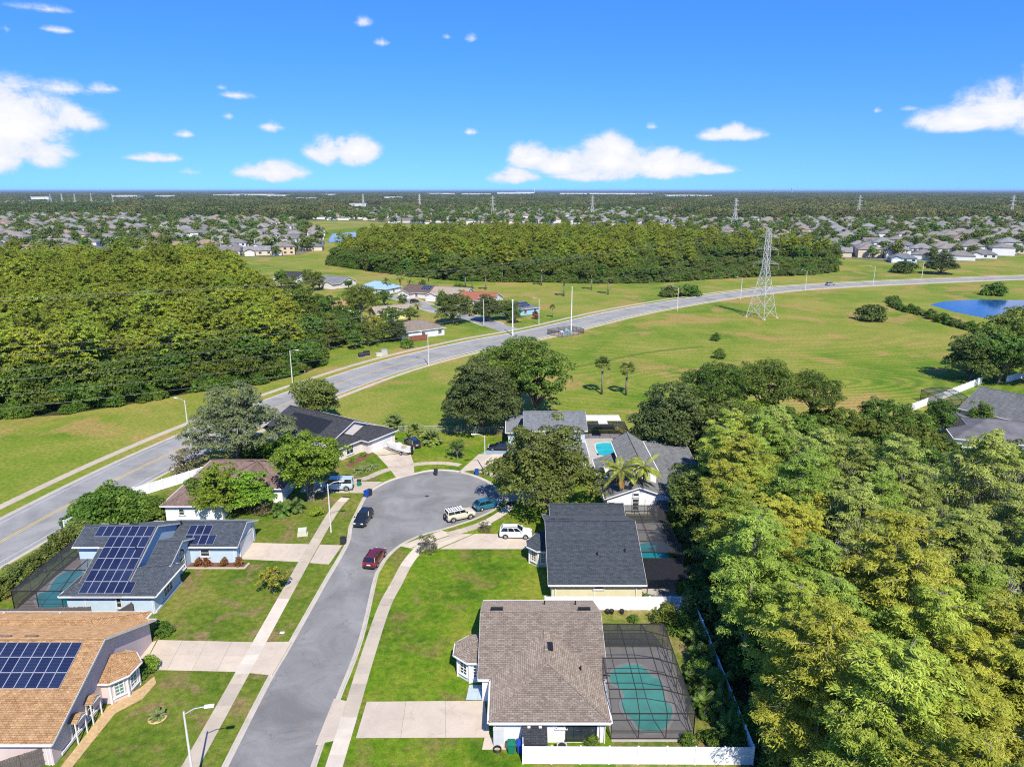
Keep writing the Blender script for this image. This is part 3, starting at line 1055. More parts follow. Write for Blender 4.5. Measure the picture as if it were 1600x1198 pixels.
    def window(self, x, y, z, n, w, h, glass=None, grid=(1, 2), name='window', frame=None):
        x, y = self.p(x, y)
        n = Vector((n[0], n[1], 0)).normalized()
        t = Vector((-n.y, n.x, 0))
        c = Vector((x, y, z)) + n * .03
        mb = MB()
        up = Vector((0, 0, 1))
        fw = .11
        for s in (-1, 1):
            mb.bar(c + t * s * w / 2 - up * (h / 2 + fw / 2), c + t * s * w / 2 + up * (h / 2 + fw / 2), fw, .12)
            mb.bar(c - t * w / 2 + up * s * h / 2, c + t * w / 2 + up * s * h / 2, .12, fw)
        for i in range(1, grid[0]):
            q = c + t * (w * (i / grid[0] - .5))
            mb.bar(q - up * h / 2, q + up * h / 2, .05, .07)
        for i in range(1, grid[1]):
            q = c + up * (h * (i / grid[1] - .5))
            mb.bar(q - t * w / 2, q + t * w / 2, .07, .05)
        mb.bar(c - t * (w / 2 + .12) - up * (h / 2 + .1) + n * .05, c + t * (w / 2 + .12) - up * (h / 2 + .1) + n * .05, .16, .06)
        f = mb.build(name, frame or self.tm, self.e)
        q = [c + t * sx * w / 2 + up * sy * h / 2 - n * .012 for sx, sy in ((-1, -1), (1, -1), (1, 1), (-1, 1))]
        if (q[1] - q[0]).cross(q[2] - q[0]).dot(n) < 0:
            q = q[::-1]
        MB().face(q).build('pane', glass or M_GLASS, f)
        return f

    def garage(self, x, y, n, w=4.9, h=2.1, z=.03):
        x, y = self.p(x, y)
        n = Vector((n[0], n[1], 0)).normalized(); t = Vector((-n.y, n.x, 0))
        c = Vector((x, y, z)) + n * .02
        f = MB()
        for s in (-1, 1):
            f.bar(c + t * s * (w / 2 + .08), c + t * s * (w / 2 + .08) + Vector((0, 0, h + .16)), .16, .12)
        f.bar(c - t * w / 2 + Vector((0, 0, h + .08)), c + t * w / 2 + Vector((0, 0, h + .08)), .12, .16)
        fr = f.build('garage_door', self.tm, self.e)
        for k in range(4):
            z0 = h * k / 4
            a = c - t * w / 2 + Vector((0, 0, z0 + h / 8)); b = c + t * w / 2 + Vector((0, 0, z0 + h / 8))
            MB().bar(a, b, .05, h / 4 - .025).build('section', M_DOOR, fr)

    def downpipe(self, x, y, z=2.5):
        x, y = self.p(x, y)
        MB().bar((x, y, 0), (x, y, z), .09, .09).build('downpipe', self.tm, self.e)

    def vent(self, roof, x, y, z, s=(.5, .35, .15), mat=None):
        x, y = self.p(x, y)
        MB().box(x - s[0] / 2, x + s[0] / 2, y - s[1] / 2, y + s[1] / 2, z - .1, z + s[2]).build('roof_vent', mat or M_BLACK, roof)

    def bay(self, eave, apex, ze=2.55, inset=.42, windows=(), glass=None, rm=None, zt=None):
        """half-octagon bay: eave polygon from wall to wall, apex points on the wall"""
        E = [self.p(*q) for q in eave]
        ap = (*self.p(apex[0], apex[1]), apex[2])
        mb = MB()
        for a, b in zip(E[:-1], E[1:]):
            mb.face([(a[0], a[1], ze), (b[0], b[1], ze), ap])
            self.trim.bar((a[0], a[1], ze - .1), (b[0], b[1], ze - .1), .07, .2)
            self.gut.bar((a[0], a[1], ze - .09), (b[0], b[1], ze - .09), .2, .1)
        self.trim.face([(x, y, ze - .16) for x, y in E])
        rf = mb.build('roof', rm or self.rm, self.e)
        cp = MB()
        for a in E[1:-1]:
            cp.bar((a[0], a[1], ze + .03), (ap[0], ap[1], ap[2] + .03), .24, .04)
        cp.build('ridge_cap', rm or self.rm, rf)
        cx, cy = ap[0], ap[1]
        I = []
        for i, q in enumerate(E):
            v = Vector((cx - q[0], cy - q[1]))
            I.append((q[0] + v.x / v.length * inset, q[1] + v.y / v.length * inset))
        self.wall.prism(I, 0, ze - .12)
        for k in windows:
            a, b = Vector(I[k]), Vector(I[k + 1])
            m = (a + b) / 2
            d = b - a
            n = Vector((d.y, -d.x)).normalized()
            if (m + n - Vector((cx, cy))).length < (m - n - Vector((cx, cy))).length:
                n = -n
            mm = (m.x, m.y) if self.local else (m.x + self.o[0], m.y + self.o[1])
            self.window(mm[0], mm[1], 1.35, (n.x, n.y), max(.6, d.length - .7), 1.45, glass, (2, 4))
            self.trim.bar((a.x, a.y, .45), (b.x, b.y, .45), .12, .14)
        for q in I[1:-1]:
            self.trim.bar((q[0], q[1], 0), (q[0], q[1], ze - .12), .2, .2)

    def done(self):
        self.wall.build('wall', self.wm, self.e)
        self.trim.build('fascia', self.tm, self.e)
        if self.gut.f:
            self.gut.build('gutter', self.tm, self.e)
        return self


_panel_me = None


def solar_grid(roof, origin, u, v, cols, rows, pw=1.0, ph=1.65, gap=.025, skip=(), shift=None):
    """panels on a roof slope: origin lower-left corner, u along the eave, v up the slope"""
    global _panel_me
    if _panel_me is None:
        mb = MB()
        mb.box(0, 1.0, 0, 1.65, .05, .09)
        k = len(mb.f)
        mb.face([(.03, .03, .094), (.97, .03, .094), (.97, 1.62, .094), (.03, 1.62, .094)], [(0, 0), (1, 0), (1, 1.65), (0, 1.65)])
        _panel_me = mb.mesh('solar_panel', [M_FRAME, M_SOLAR])
        _panel_me.polygons[k].material_index = 1
    u, v = Vector(u).normalized(), Vector(v).normalized()
    n = u.cross(v)
    o = Vector(origin)
    for j in range(rows):
        for i in range(cols[j] if isinstance(cols, (list, tuple)) else cols):
            if (i, j) in skip:
                continue
            s = (shift[j] if shift else 0.0)
            p = o + u * ((i + s) * (pw + gap)) + v * (j * (ph + gap))
            ob = link('solar_panel', _panel_me, roof)
            m = Matrix((u * pw, v * (ph / 1.65), n)).transposed().to_4x4()
            m.translation = p
            ob.matrix_local = m


def cage(name, label, x0, x1, y0, y1, h, nx, ny, rise=.8, inset=1.6, screen=None, sides='fblr', top_in=(1, 1, 1, 1), metal=None):
    """screened pool enclosure: posts, beams and every screen panel its own piece"""
    e = thing(name, label, 'pool cage', (x0, y0, LZ))
    W, D = x1 - x0, y1 - y0
    sc, me = screen or M_SCREEN, metal or M_DARK
    X = [W * i / nx for i in range(nx + 1)]
    Y = [D * j / ny for j in range(ny + 1)]

    def z(x, y):
        d = min([inset] + [q for q, s in ((x, 'l'), (W - x, 'r'), (y, 'f'), (D - y, 'b')) if s in sides])
        return h + rise * d / inset

    def beam(a, b, w=.06, hh=.1, nm='beam'):
        MB().bar(a, b, w, hh).build(nm, me, e)
    for i, x in enumerate(X):
        for j in range(ny):
            beam((x, Y[j], z(x, Y[j])), (x, Y[j + 1], z(x, Y[j + 1])))
    for j, y in enumerate(Y):
        for i in range(nx):
            beam((X[i], y, z(X[i], y)), (X[i + 1], y, z(X[i + 1], y)))
    for i in range(nx):
        for j in range(ny):
            q = [(X[i], Y[j]), (X[i + 1], Y[j]), (X[i + 1], Y[j + 1]), (X[i], Y[j + 1])]
            P = [(a, b, z(a, b)) for a, b in q]
            mb = MB()
            mb.face([P[0], P[1], P[2]]); mb.face([P[0], P[2], P[3]])
            mb.build('screen', sc, e)

    def side(pts):
        for k, (a, b) in enumerate(zip(pts[:-1], pts[1:])):
            MB().face([(a[0], a[1], .05), (b[0], b[1], .05), (b[0], b[1], z(*b)), (a[0], a[1], z(*a))]).build('screen', sc, e)
            beam((a[0], a[1], 0), (a[0], a[1], z(*a)), .07, .07, 'post')
            beam((a[0], a[1], .9), (b[0], b[1], .9), .05, .05, 'rail')
            beam((a[0], a[1], .06), (b[0], b[1], .06), .06, .12, 'rail')
        b = pts[-1]
        beam((b[0], b[1], 0), (b[0], b[1], z(*b)), .07, .07, 'post')
    if 'f' in sides: side([(x, 0) for x in X])
    if 'b' in sides: side([(x, D) for x in X])
    if 'l' in sides: side([(0, y) for y in Y])
    if 'r' in sides: side([(W, y) for y in Y])
    return e


def pool(label, pts, water, z=.02, cop=.3):
    c = Vector((sum(p[0] for p in pts) / len(pts), sum(p[1] for p in pts) / len(pts)))
    L_ = smooth(pts + [pts[0]], 5)
    L_ = [(x - c.x, y - c.y) for x, y in L_]
    e = thing('swimming_pool', label, 'swimming pool', (c.x, c.y, LZ))
    MB().sheet(L_[:-1], z + .05).build('water', water, e)
    ar = sum(L_[i][0] * L_[i + 1][1] - L_[i + 1][0] * L_[i][1] for i in range(len(L_) - 1))
    s = -1 if ar > 0 else 1
    L2 = L_ + [L_[1]]
    strip(MB(), L2, [(s * .0, z + .03), (s * .0, z + .10), (s * cop, z + .10), (s * cop, z)]).build('coping', M_COPING, e)
    return e


# ---------------------------------------------------------------- brown-roofed white house with the big cage
h = House('house', 'white single-storey house with brown shingle roof and pool cage beside the white vinyl fence', (-2.0, 52.5), 0, W_WHITE, SH_BROWN)
rH = h.block('gable', -3.3, 9.25, 58.4, 72.0, wall_inset=(.4, .5, .5, .5))
rW = h.block('hip', -2.05, 8.75, 52.65, 70.2, axis='y', pitch=.39, wall_inset=(.5, .5, .55, 6))
h.bay([(-2.9, 65.6), (-4.47, 65.56), (-5.9, 64.2), (-5.93, 62.2), (-4.5, 60.9), (-2.9, 60.9)], (-2.9, 63.2, 3.85), windows=(1, 2, 3, 4), glass=M_GLASS)
h.garage(-1.6, 55.6, (-1, 0), 4.6)
h.window(6.2, 53.18, 1.35, (0, -1), 2.7, 1.9, M_GLASS, (4, 2), frame=M_DARK)
h.window(4.4, 53.2, 1.9, (0, -1), .9, .6)
for x in (-1.5, 7.9, 8.3): h.downpipe(x, 53.1)
h.vent(rW, 3.75, 60.6, 4.65, (.55, 1.1, .16))
for x in (-1.6, 7.6): h.vent(rH, x, 65.9, 5.45, (1.3, .35, .12))
for x, y, z in ((3.6, 69.5, 3.8), (7.0, 69.3, 3.9), (6.6, 58.6, 3.6)): h.vent(rH, x, y, z, (.14, .14, .35))
# entry column and step
MB().box(-.28, .28, -.28, .28, 0, 2.45).build('entry_column', W_WHITE, h.e, loc=(-.6, 6.3, 0))
# lean-to shed against the front wall
MB().face([(2.9, -1.3, 1.55), (5.1, -1.3, 1.55), (5.1, .72, 2.35), (2.9, .72, 2.35)]).face([(2.9, -1.3, 1.5), (2.9, .72, 2.3), (5.1, .72, 2.3), (5.1, -1.3, 1.5)]).build('shed_roof', SH_BLACK, h.e)
MB().box(3.0, 5.0, -1.2, .7, 0, 1.52).build('shed_wall', M_BLACK, h.e)
for x in (3.5, 4.5): MB().box(x - .13, x + .13, .05, .3, 2.1, 2.2).build('roof_light', M_WHITE, h.e)
h.done()
tag(structure('pool_deck', MB().prism([(9.0, 53.3), (16.6, 53.3), (17.1, 67), (8.8, 67)], 0, .1), M_DECK))
pool('kidney-shaped green pool under the big dark screen cage', [at(900 + x / 4.31, 920 + y / 4.31) for x, y in ((228, 600), (262, 548), (330, 522), (410, 518), (468, 550), (502, 592), (565, 618), (588, 680), (602, 760), (642, 805), (640, 870), (600, 940), (555, 962), (432, 955), (382, 890), (332, 850), (305, 785), (322, 730), (290, 670), (243, 645))], M_POOL)
cage('pool_cage', 'large dark screened pool cage attached to the brown-roofed white house', 8.95, 16.4, 53.6, 67.2, 2.75, 3, 6, .75, 1.9, M_SCREEN, 'fbr')

# ---------------------------------------------------------------- dark-roofed yellow house
h = House('house', 'yellow house with dark slate roof and boarded brown bay windows', (4.5, 75.4), 0, W_CREAM, SH_SLATE)
rG = h.block('gable', 4.3, 16.1, 75.3, 94.5, pitch=.385, wall_inset=(.45, .45, .5, .5))
rG2 = h.block('gable', 5.3, 16.0, 90, 97.4, pitch=.5, ze=2.75)
h.bay([(4.75, 89.6), (3.3, 88.7), (1.91, 86.3), (1.96, 84.9), (3.24, 83.6), (4.75, 83.6)], (4.75, 86.6, 4.1), windows=(1, 2, 3, 4), glass=M_BOARD)
h.window(10.4, 75.78, 2.1, (0, -1), 1.2, .55, M_GLASS, (1, 1))
for x in (5.2, 14.9): h.downpipe(x, 75.7)
h.downpipe(9.9, 75.78, 2.4)
for x, y, z in ((10.6, 79.5, 4.25), (14.1, 80, 4.45)): h.vent(rG, x, y, z, (.16, .16, .45))
h.vent(rG, 6.6, 86.0, 6.05, (3.4, .3, .14), SH_SLATE)
h.done()
structure('pool_deck', MB().prism([(16.1, 77), (22.3, 77), (22.3, 97.5), (16.1, 97.5)], 0, .1), M_DECK)
pool('turquoise pool beside the dark-roofed yellow house', [(17.3, 86.3), (17.9, 90.2), (21.3, 90.2), (21.9, 86.2), (21.6, 83.4), (18.0, 83.4)], M_POOL2)
cage('pool_cage', 'screened pool cage with dark beams beside the dark-roofed yellow house', 16.3, 22.1, 82.0, 97.0, 2.8, 3, 5, .5, 1.6, M_SCREEN, 'br')
# black ribbed patio roof
pr = thing('patio_cover', 'black ribbed metal patio cover behind the yellow house', 'patio cover', (16.3, 76.6, LZ))
MB().box(0, 5.2, 0, 5.2, 2.5, 2.58).build('roof', M_BLACK, pr)
for k in range(14): MB().box(-.02, 5.22, .15 + k * .37, .22 + k * .37, 2.58, 2.64).build('rib', M_BLACK, pr)
for x, y in ((.1, .1), (5.0, .1), (.1, 5.0), (5.0, 5.0)): MB().box(x, x + .1, y, y + .1, 0, 2.5).build('post', M_DARK, pr)

# ---------------------------------------------------------------- orange-roofed pink house with solar panels
h = House('house', 'pink house with tan-orange shingle roof and a three-row solar array', (-39.5, 50.5), 0, W_PINK, SH_ORANGE)
rA = h.block('gable', -66, -39.0, 50.1, 68.3, wall_inset=(.4, .55, .5, .5))
rA2 = h.block('hip', -58, -40.2, 61.2, 69.7, wall_inset=(.4, .5, .5, .4))
solar_grid(rA, (-55.2 + 39.5, 4.1, 2.62 + .43 * 4.5), (1, 0, 0), (0, 1, .43), [14, 14, 14], 3, 1.0, 1.5)
h.bay([(-39.55, 62.9), (-38.4, 62.75), (-37.0, 61.1), (-37.2, 59.1), (-38.5, 57.8), (-39.55, 57.8)], (-39.55, 60.4, 3.85), windows=(2, 3, 1), glass=M_GREENGLASS)
h.garage(-40.68, 66.0, (1, 0), 4.4)
for i, yy in enumerate((56.1, 53.7)):
    h.window(-39.53, yy, 1.25, (1, 0), 1.0, 1.5, M_GLASS, (1, 2))
    # little gabled hood over each window
    x0, y0 = .06, yy - 50.5
    hood = MB().face([(x0 - .1, y0 - .75, 2.2), (x0 + .75, y0 - .75, 2.2), (x0 + .75, y0, 2.62), (x0 - .1, y0, 2.62)]).face([(x0 + .75, y0 + .75, 2.2), (x0 - .1, y0 + .75, 2.2), (x0 - .1, y0, 2.62), (x0 + .75, y0, 2.62)])
    hd = hood.build('window_hood', SH_ORANGE, h.e)
    MB().face([(x0 + .7, y0 - .7, 2.15), (x0 + .7, y0 + .7, 2.15), (x0 + .7, y0, 2.56)]).face([(x0 - .1, y0 - .75, 2.17), (x0 - .1, y0 + .75, 2.17), (x0 + .75, y0 + .75, 2.17), (x0 + .75, y0 - .75, 2.17)]).build('hood_face', M_TRIM, hd)
    for s in (-.7, .7): MB().bar((x0 + .55, y0 + s, 0), (x0 + .55, y0 + s, 2.2), .1, .1).build('hood_post', M_TRIM, hd)
h.trim.bar((.08, 1.0, .3), (.08, 7.2, .3), .1, .25)
for x in (-40.0, -39.7): h.downpipe(x, 50.6)
for x in (-49.2, -46.6): h.vent(rA, x, 60.0, 6.2, (1.2, .3, .12), SH_UMBER)
# flat low roof behind, edged in white
MB().box(-16.5, -10.5, 15.0, 18.6, 2.75, 2.9).build('flat_roof', SH_WEATHER, h.e)
for a, b in (((-16.6, 14.95, 2.92), (-10.4, 14.95, 2.92)), ((-16.6, 14.95, 2.92), (-16.6, 18.7, 2.92)), ((-10.4, 14.95, 2.92), (-10.4, 18.7, 2.92))):
    h.trim.bar(a, b, .14, .14)
h.done()
bed = MB().prism([(-38.9, 50.2), (-37.9, 50.2), (-37.7, 56.9), (-36.1, 58.9), (-35.9, 61.2), (-36.6, 62.2), (-37.1, 60.5), (-38.3, 58.4), (-38.9, 57.9)], .06, .12)
structure('stone_border', bed, M_STONEBED)
# ring of stone with a sago palm in the lawn
structure('stone_ring', MB().lathe([(0, .16), (.75, .13), (.85, .08)], 18), M_STONEBED).location = (*at(246, 1122), 0)

# ---------------------------------------------------------------- blue house with the large solar array
h = House('house', 'pale blue house with slate roof almost covered by a large solar array', (-41.5, 73.5), 0, W_BLUE, SH_SLATE2)
rB = h.block('gable', -51.0, -45.1, 72.9, 92.2, wall_inset=(.4, .3, .5, .5))
rBb = h.block('gable', -54.4, -50.0, 79.4, 85.7, ze=5.42, wall_inset=(.4, .4, .5, .5))
rB1 = h.block('hip', -52.5, -41.3, 72.85, 80.4, wall_inset=(.5, .5, .5, .5), pitch=.40)
rB2 = h.block('gable', -50, -42.3, 79.0, 86.4, ze=3.1, pitch=.40, wall_inset=(.4, .5, .4, .4))
rB3 = h.block('gable', -47.5, -36.2, 84.7, 92.6, wall_inset=(.4, .4, .5, .5))
solar_grid(rB, (-50.4 + 41.5, -.35, 2.62 + .43 * .25), (1, 0, 0), (0, 1, .43), [6, 5, 5, 5, 5], 5, 1.0, 1.65)
solar_grid(rB, (-52.4 + 41.5, -.35 + 5 * 1.54, 2.62 + .43 * .25 + 5 * .662), (1, 0, 0), (0, 1, .43), [7], 1, 1.0, 1.65)
solar_grid(rB3, (-43.6 + 41.5, 11.45, 2.62 + .43 * .25), (1, 0, 0), (0, 1, .43), [4, 3], 2, 1.0, 1.65)
h.window(-45.9, 73.33, 1.5, (0, -1), .6, 1.3)
h.window(-41.78, 76.6, 1.45, (1, 0), 2.2, 1.3, M_GLASS, (3, 2))
h.window(-42.78, 82.7, 1.35, (1, 0), 1.6, 1.9, M_GLASS, (3, 3))
# arched light over the tall entry window
ar = MB()
for k in range(8):
    a0, a1 = math.pi * k / 8, math.pi * (k + 1) / 8
    ar.bar((-1.24, 9.2 + .95 * math.cos(a0), 2.45 + .95 * math.sin(a0)), (-1.24, 9.2 + .95 * math.cos(a1), 2.45 + .95 * math.sin(a1)), .1, .14)
aw = ar.build('arched_window', M_TRIM, h.e)
MB().face([(-1.27, 9.2 + .92 * math.cos(math.pi * k / 10), 2.45 + .92 * math.sin(math.pi * k / 10)) for k in range(11)]).build('pane', M_GLASS, aw)
h.garage(-36.58, 88.7, (1, 0), 4.9)
h.window(-40.8, 85.18, 1.5, (0, -1), 1.2, 1.0)
for x in (-49.8, -42.0): h.downpipe(x, 73.3)
h.downpipe(-37.0, 85.2)
for a, b in (((-.22, -.1, .22), (-.22, 6.5, .22)),): h.trim.bar(a, b, .12, .3)
for x, y, z in ((-46.3, 79.0, 5.2), (-44.9, 88.0, 4.3), (-41.8, 87.0, 3.8)): h.vent(rB3, x, y, z, (.16, .16, .4))
for x in (-51.0, -48.4): h.vent(rB, x, 82.9, 6.65, (1.2, .35, .12))
h.done()
structure('pool_deck', MB().prism([(-59, 73.9), (-49.5, 73.9), (-49.5, 87), (-59, 87)], 0, .1), pmat('paver_deck', (.40, .32, .27), .85, .2, 3, world=True))
pool('teal free-form pool beside the blue house with solar panels', [at(x / 3.81, 800 + y / 3.81) for x, y in ((215, 520), (240, 490), (290, 470), (320, 420), (360, 380), (430, 350), (520, 350), (520, 420), (480, 470), (440, 500), (410, 560), (330, 575), (240, 572))], M_POOL2)
cage('pool_cage', 'tall dark screened pool cage on the west side of the blue house', -58.8, -50.1, 74.0, 86.6, 2.6, 3, 4, .9, 2.2, M_SCREEN, 'fl')
structure('planting_bed', MB().prism(P2([(293, 887), (388, 887), (386, 880), (300, 880)]), .05, .13), M_MULCH)
structure('bed_edging', MB().prism(P2([(291, 889.5), (383, 889.5), (391, 881), (388, 880), (381, 887.3), (291, 887.3)]), .05, .16), M_WALK)

# ---------------------------------------------------------------- old brown-roofed house behind the trees
h = House('house', 'low white house with stained umber hip roof half hidden by trees', (-50, 98), 0, W_WHITE, SH_UMBER)
h.block('hip', -52.4, -43.0, 97.2, 116.0, axis='y', pitch=.40)
h.block('hip', -48, -36.0, 103.6, 116.0, pitch=.36, axis='x')
h.window(-49.5, 97.62, 1.5, (0, -1), .8, 1.0)
h.garage(-36.4, 109.5, (1, 0), 4.6)
h.done()

# ---------------------------------------------------------------- blush house with the boat, turned to the turning circle
hd = math.atan2(6.6, 4.35)
h = House('house', 'blush-white house with charcoal roof and a black solar heater, boat in front', (-26.9, 125.2), hd, W_BLUSH, SH_BLACK)
# local x runs along the garage front, local y away from the street
rD1 = h.block('hip', 0.0, 8.2, 0.0, 10.0, axis='y', pitch=.36)
rD = h.block('gable', -6.0, 7.6, 4.2, 22.5, axis='y', pitch=.42, ze=2.9)
h.block('hip', -6.2, 1.2, 1.8, 9, axis='y', pitch=.4)
h.garage(4.1, .45, (0, -1), 5.2)
h.window(-2.6, 2.25, 1.4, (0, -1), 1.7, 1.6, M_GLASS, (2, 2))
h.window(-5.7, 6.5, 1.4, (-1, 0), 1.6, 1.4)
zz = lambda x: 2.9 + .42 * (x + 6.0)
th = thing
sp = MB()
for k in range(7):
    y0 = 8.6 + k * 1.55
    MB().face([(-4.2, y0, zz(-4.2) + .07), (-.5, y0, zz(-.5) + .07), (-.5, y0 + 1.5, zz(-.5) + .07), (-4.2, y0 + 1.5, zz(-4.2) + .07)][::-1]).build('solar_heater_panel', M_BLACK, rD)
h.done()
structure('planting_bed', MB().prism(P2([(540, 727), (547, 731), (580, 711), (572, 706)]), .05, .12), M_MULCH)

# ---------------------------------------------------------------- two-storey blue-grey house
h = House('house', 'two-storey pale blue house with plain grey roof behind the turning circle', (2, 123.6), 0, W_BLUE, SH_GREY)
h.block('gable', 2.1, 13.9, 123.5, 133.6, ze=5.35, pitch=.43)
h.block('hip', -1.2, 8.5, 130.0, 140.0, ze=2.75, axis='x', pitch=.42)
h.block('hip', 2.4, 13.6, 117.6, 126.0, ze=2.75, axis='x', pitch=.36)
for x in (4.2, 8.0, 12.2): h.window(x, 123.93, 4.1, (0, -1), 1.1, 1.2)
h.window(-.8, 134, 1.4, (-1, 0), 1.2, 1.2)
h.garage(2.8, 121.6, (-1, 0), 4.8)
h.done()
lan = thing('lanai_roof', 'flat white panel patio roof behind the two-storey house', 'patio roof', (15.2, 137.4, LZ))
MB().box(0, 7.0, 0, 3.4, 2.75, 2.85).build('roof', M_WHITE, lan)
for k in range(6): MB().box(.1 + k * 1.15, .16 + k * 1.15, -.02, 3.42, 2.85, 2.9).build('rib', M_WHITE, lan)
for x, y in ((.1, .1), (6.8, .1), (.1, 3.2), (6.8, 3.2)): MB().box(x, x + .1, y, y + .1, 0, 2.75).build('post', M_WHITE, lan)
cage('pool_cage', 'dark screened pool cage with white roof panels behind the two-storey house', 14.2, 22.8, 131.6, 137.2, 2.6, 4, 2, .9, 2.0, M_SCREEN_D, 'blr')
cg = thing('roof_panels', 'two white roofing panels laid on the dark pool cage', 'roof panel', (17.1, 132.9, LZ + 3.55))
for k in range(2): MB().box(0, 1.8, k * 1.9, k * 1.9 + 1.8, 0, .06).build('panel', M_TRIM, cg)
structure('pool_deck', MB().prism([(14.0, 116.5), (23.2, 116.5), (23.2, 137.2), (14.0, 137.2)], 0, .1), M_DECK)
pool('deep teal pool between the two-storey house and the white gabled house', [(16.3, 124.8), (16.5, 130.9), (20.2, 131.0), (20.4, 124.7)], M_POOL2)

# ---------------------------------------------------------------- white gabled house behind the oak
h = House('house', 'white house with steep grey gables and a tall front gable window by the queen palms', (14.5, 100), 0, W_WHITE, SH_WEATHER)
h.block('gable', 14.1, 24.6, 99.6, 116.0, axis='y', pitch=.36, ze=2.7)
h.block('gable', 17.6, 23.2, 103.6, 119.0, axis='y', pitch=.62, ze=5.0)
h.block('gable', 15.0, 21, 104.8, 110.2, axis='x', pitch=.4, ze=4.2)
h.block('shed', 22.8, 31, 104.0, 120, axis='x', pitch=.12, ze=2.7)
h.wall.box(.3, 2.2, 5.6, 7.4, 0, 4.9)
h.window(18.9, 99.98, 1.6, (0, -1), 1.0, 1.9, M_GLASS, (1, 3))
h.window(18.9, 99.98, 3.2, (0, -1), .9, .5, M_GLASS, (1, 1))
h.window(23.1, 99.98, 1.6, (0, -1), 1.6, 1.5)
h.window(15.2, 99.98, 1.4, (0, -1), .9, 1.2)
h.window(20.4, 103.98, 5.9, (0, -1), 1.2, .7, M_GLASS, (2, 1))
h.downpipe(20.4, 99.95)
h.done()
sh = thing('garden_shed', 'small shed with grey roof and orange-brown doors before the white gable', 'shed', (21.9, 98.2, LZ))
MB().box(0, 1.7, 0, 1.5, 0, 1.75).build('wall', W_WHITE, sh)
MB().face([(-.15, -.2, 1.72), (1.85, -.2, 1.72), (1.85, 1.6, 2.3), (-.15, 1.6, 2.3)]).face([(-.15, -.2, 1.68), (-.15, 1.6, 2.26), (1.85, 1.6, 2.26), (1.85, -.2, 1.68)]).build('roof', SH_WEATHER, sh)
for k in range(2): MB().box(.1 + k * .77, .82 + k * .77, -.05, -.01, .1, 1.3).build('door', pmat('orange_wood', (.42, .17, .05), .7, .2, 3), sh)

# ---------------------------------------------------------------- houses beyond the cypresses
h = House('house', 'yellow house with pale weathered grey roof beyond the cypress stand', (96.2, 146.4), R(-53), W_CREAM, SH_WEATHER)
h.block('gable', 0, 13, 0, 20, axis='x', pitch=.32)
h.block('gable', 6, 18, 4, 14, axis='x', pitch=.36)
h.window(3, .45, 1.5, (0, -1), 1.5, 1.2)
h.window(9, .45, 1.5, (0, -1), 1.5, 1.2)
h.done()
h = House('house', 'house with broad dark grey roof beyond the cypress stand', (84.3, 127.0), R(-19), W_WHITE, pmat('grey_membrane_roof', (.135, .13, .135), .8, .25, .5))
h.block('hip', -.5, 26, 0, 14, axis='x', pitch=.36)
h.block('gable', -.5, 6, 6.0, 15, axis='y', pitch=.36)
h.window(4, .45, 1.5, (0, -1), 1.5, 1.2)
h.window(10, .45, 1.5, (0, -1), 1.5, 1.2)
h.done()
cage('pool_cage', 'grey screened cage on the field side of the yellow house', 96.5, 103.0, 152.5, 161, 2.6, 3, 3, .5, 1.5, M_SCREEN, 'fl')
# ================================================================ vegetation
LF_CYP = [leaf_mat('cypress_leaf_%d' % i, *c, scale=.28, hue=.006, val=.16, trans=.26) for i, c in enumerate([
    ((.22, .30, .032), (.345, .43, .055), (.48, .55, .09)),
    ((.28, .305, .03), (.43, .44, .05), (.57, .55, .08)),
    ((.18, .28, .035), (.285, .40, .055), (.40, .51, .09)),
    ((.23, .28, .05), (.34, .40, .08), (.45, .50, .12)),
])]
LF_FOR = leaf_mat('forest_leaf', (.125, .175, .014), (.23, .285, .022), (.39, .415, .04), scale=.25, hue=.014, val=.26, trans=.24)
LF_OAK = leaf_mat('oak_leaf', (.075, .11, .022), (.145, .19, .036), (.25, .295, .065), scale=.4, hue=.015, val=.16)
LF_OAK_D = leaf_mat('dark_oak_leaf', (.05, .078, .024), (.092, .13, .036), (.15, .19, .056), scale=.4, hue=.012, val=.12)
LF_GREY = leaf_mat('grey_green_leaf', (.115, .145, .06), (.195, .235, .10), (.30, .34, .155), scale=.5, hue=.01, val=.1)
LF_BRIGHT = leaf_mat('bright_leaf', (.11, .19, .015), (.20, .31, .025), (.32, .43, .045), scale=.4, hue=.02, val=.15)
LF_BROAD = leaf_mat('broad_leaf', (.07, .12, .016), (.125, .195, .026), (.215, .285, .045), scale=.35, hue=.03, val=.22)
LF_VINE = leaf_mat('vine_leaf', (.065, .13, .014), (.115, .205, .022), (.195, .295, .04), scale=.5, hue=.015, val=.15)
LF_PALM = leaf_mat('palm_leaf', (.08, .115, .022), (.16, .205, .04), (.28, .31, .07), scale=.8, hue=.01, val=.1)
LF_QUEEN = leaf_mat('queen_palm_leaf', (.18, .24, .022), (.30, .36, .035), (.45, .46, .055), scale=.8, hue=.01, val=.1)
LF_DRY = leaf_mat('dry_frond', (.20, .12, .03), (.34, .21, .05), (.45, .30, .08), scale=.8, hue=.01, val=.1)
LF_RED = leaf_mat('croton_leaf', (.13, .035, .02), (.26, .11, .03), (.30, .20, .05), scale=1.5, hue=.02, val=.15)
LF_TWIG = leaf_mat('sparse_twig_leaf', (.13, .115, .06), (.20, .18, .09), (.27, .25, .13), scale=.8, hue=.01, val=.1)
LF_YFLOWER = leaf_mat('yellow_flower_leaf', (.10, .15, .02), (.30, .29, .03), (.55, .45, .05), scale=1.0, hue=.01, val=.1)
LF_MOSS = leaf_mat('hanging_moss', (.17, .18, .13), (.25, .26, .19), (.33, .34, .25), scale=.8, hue=.01, val=.1)
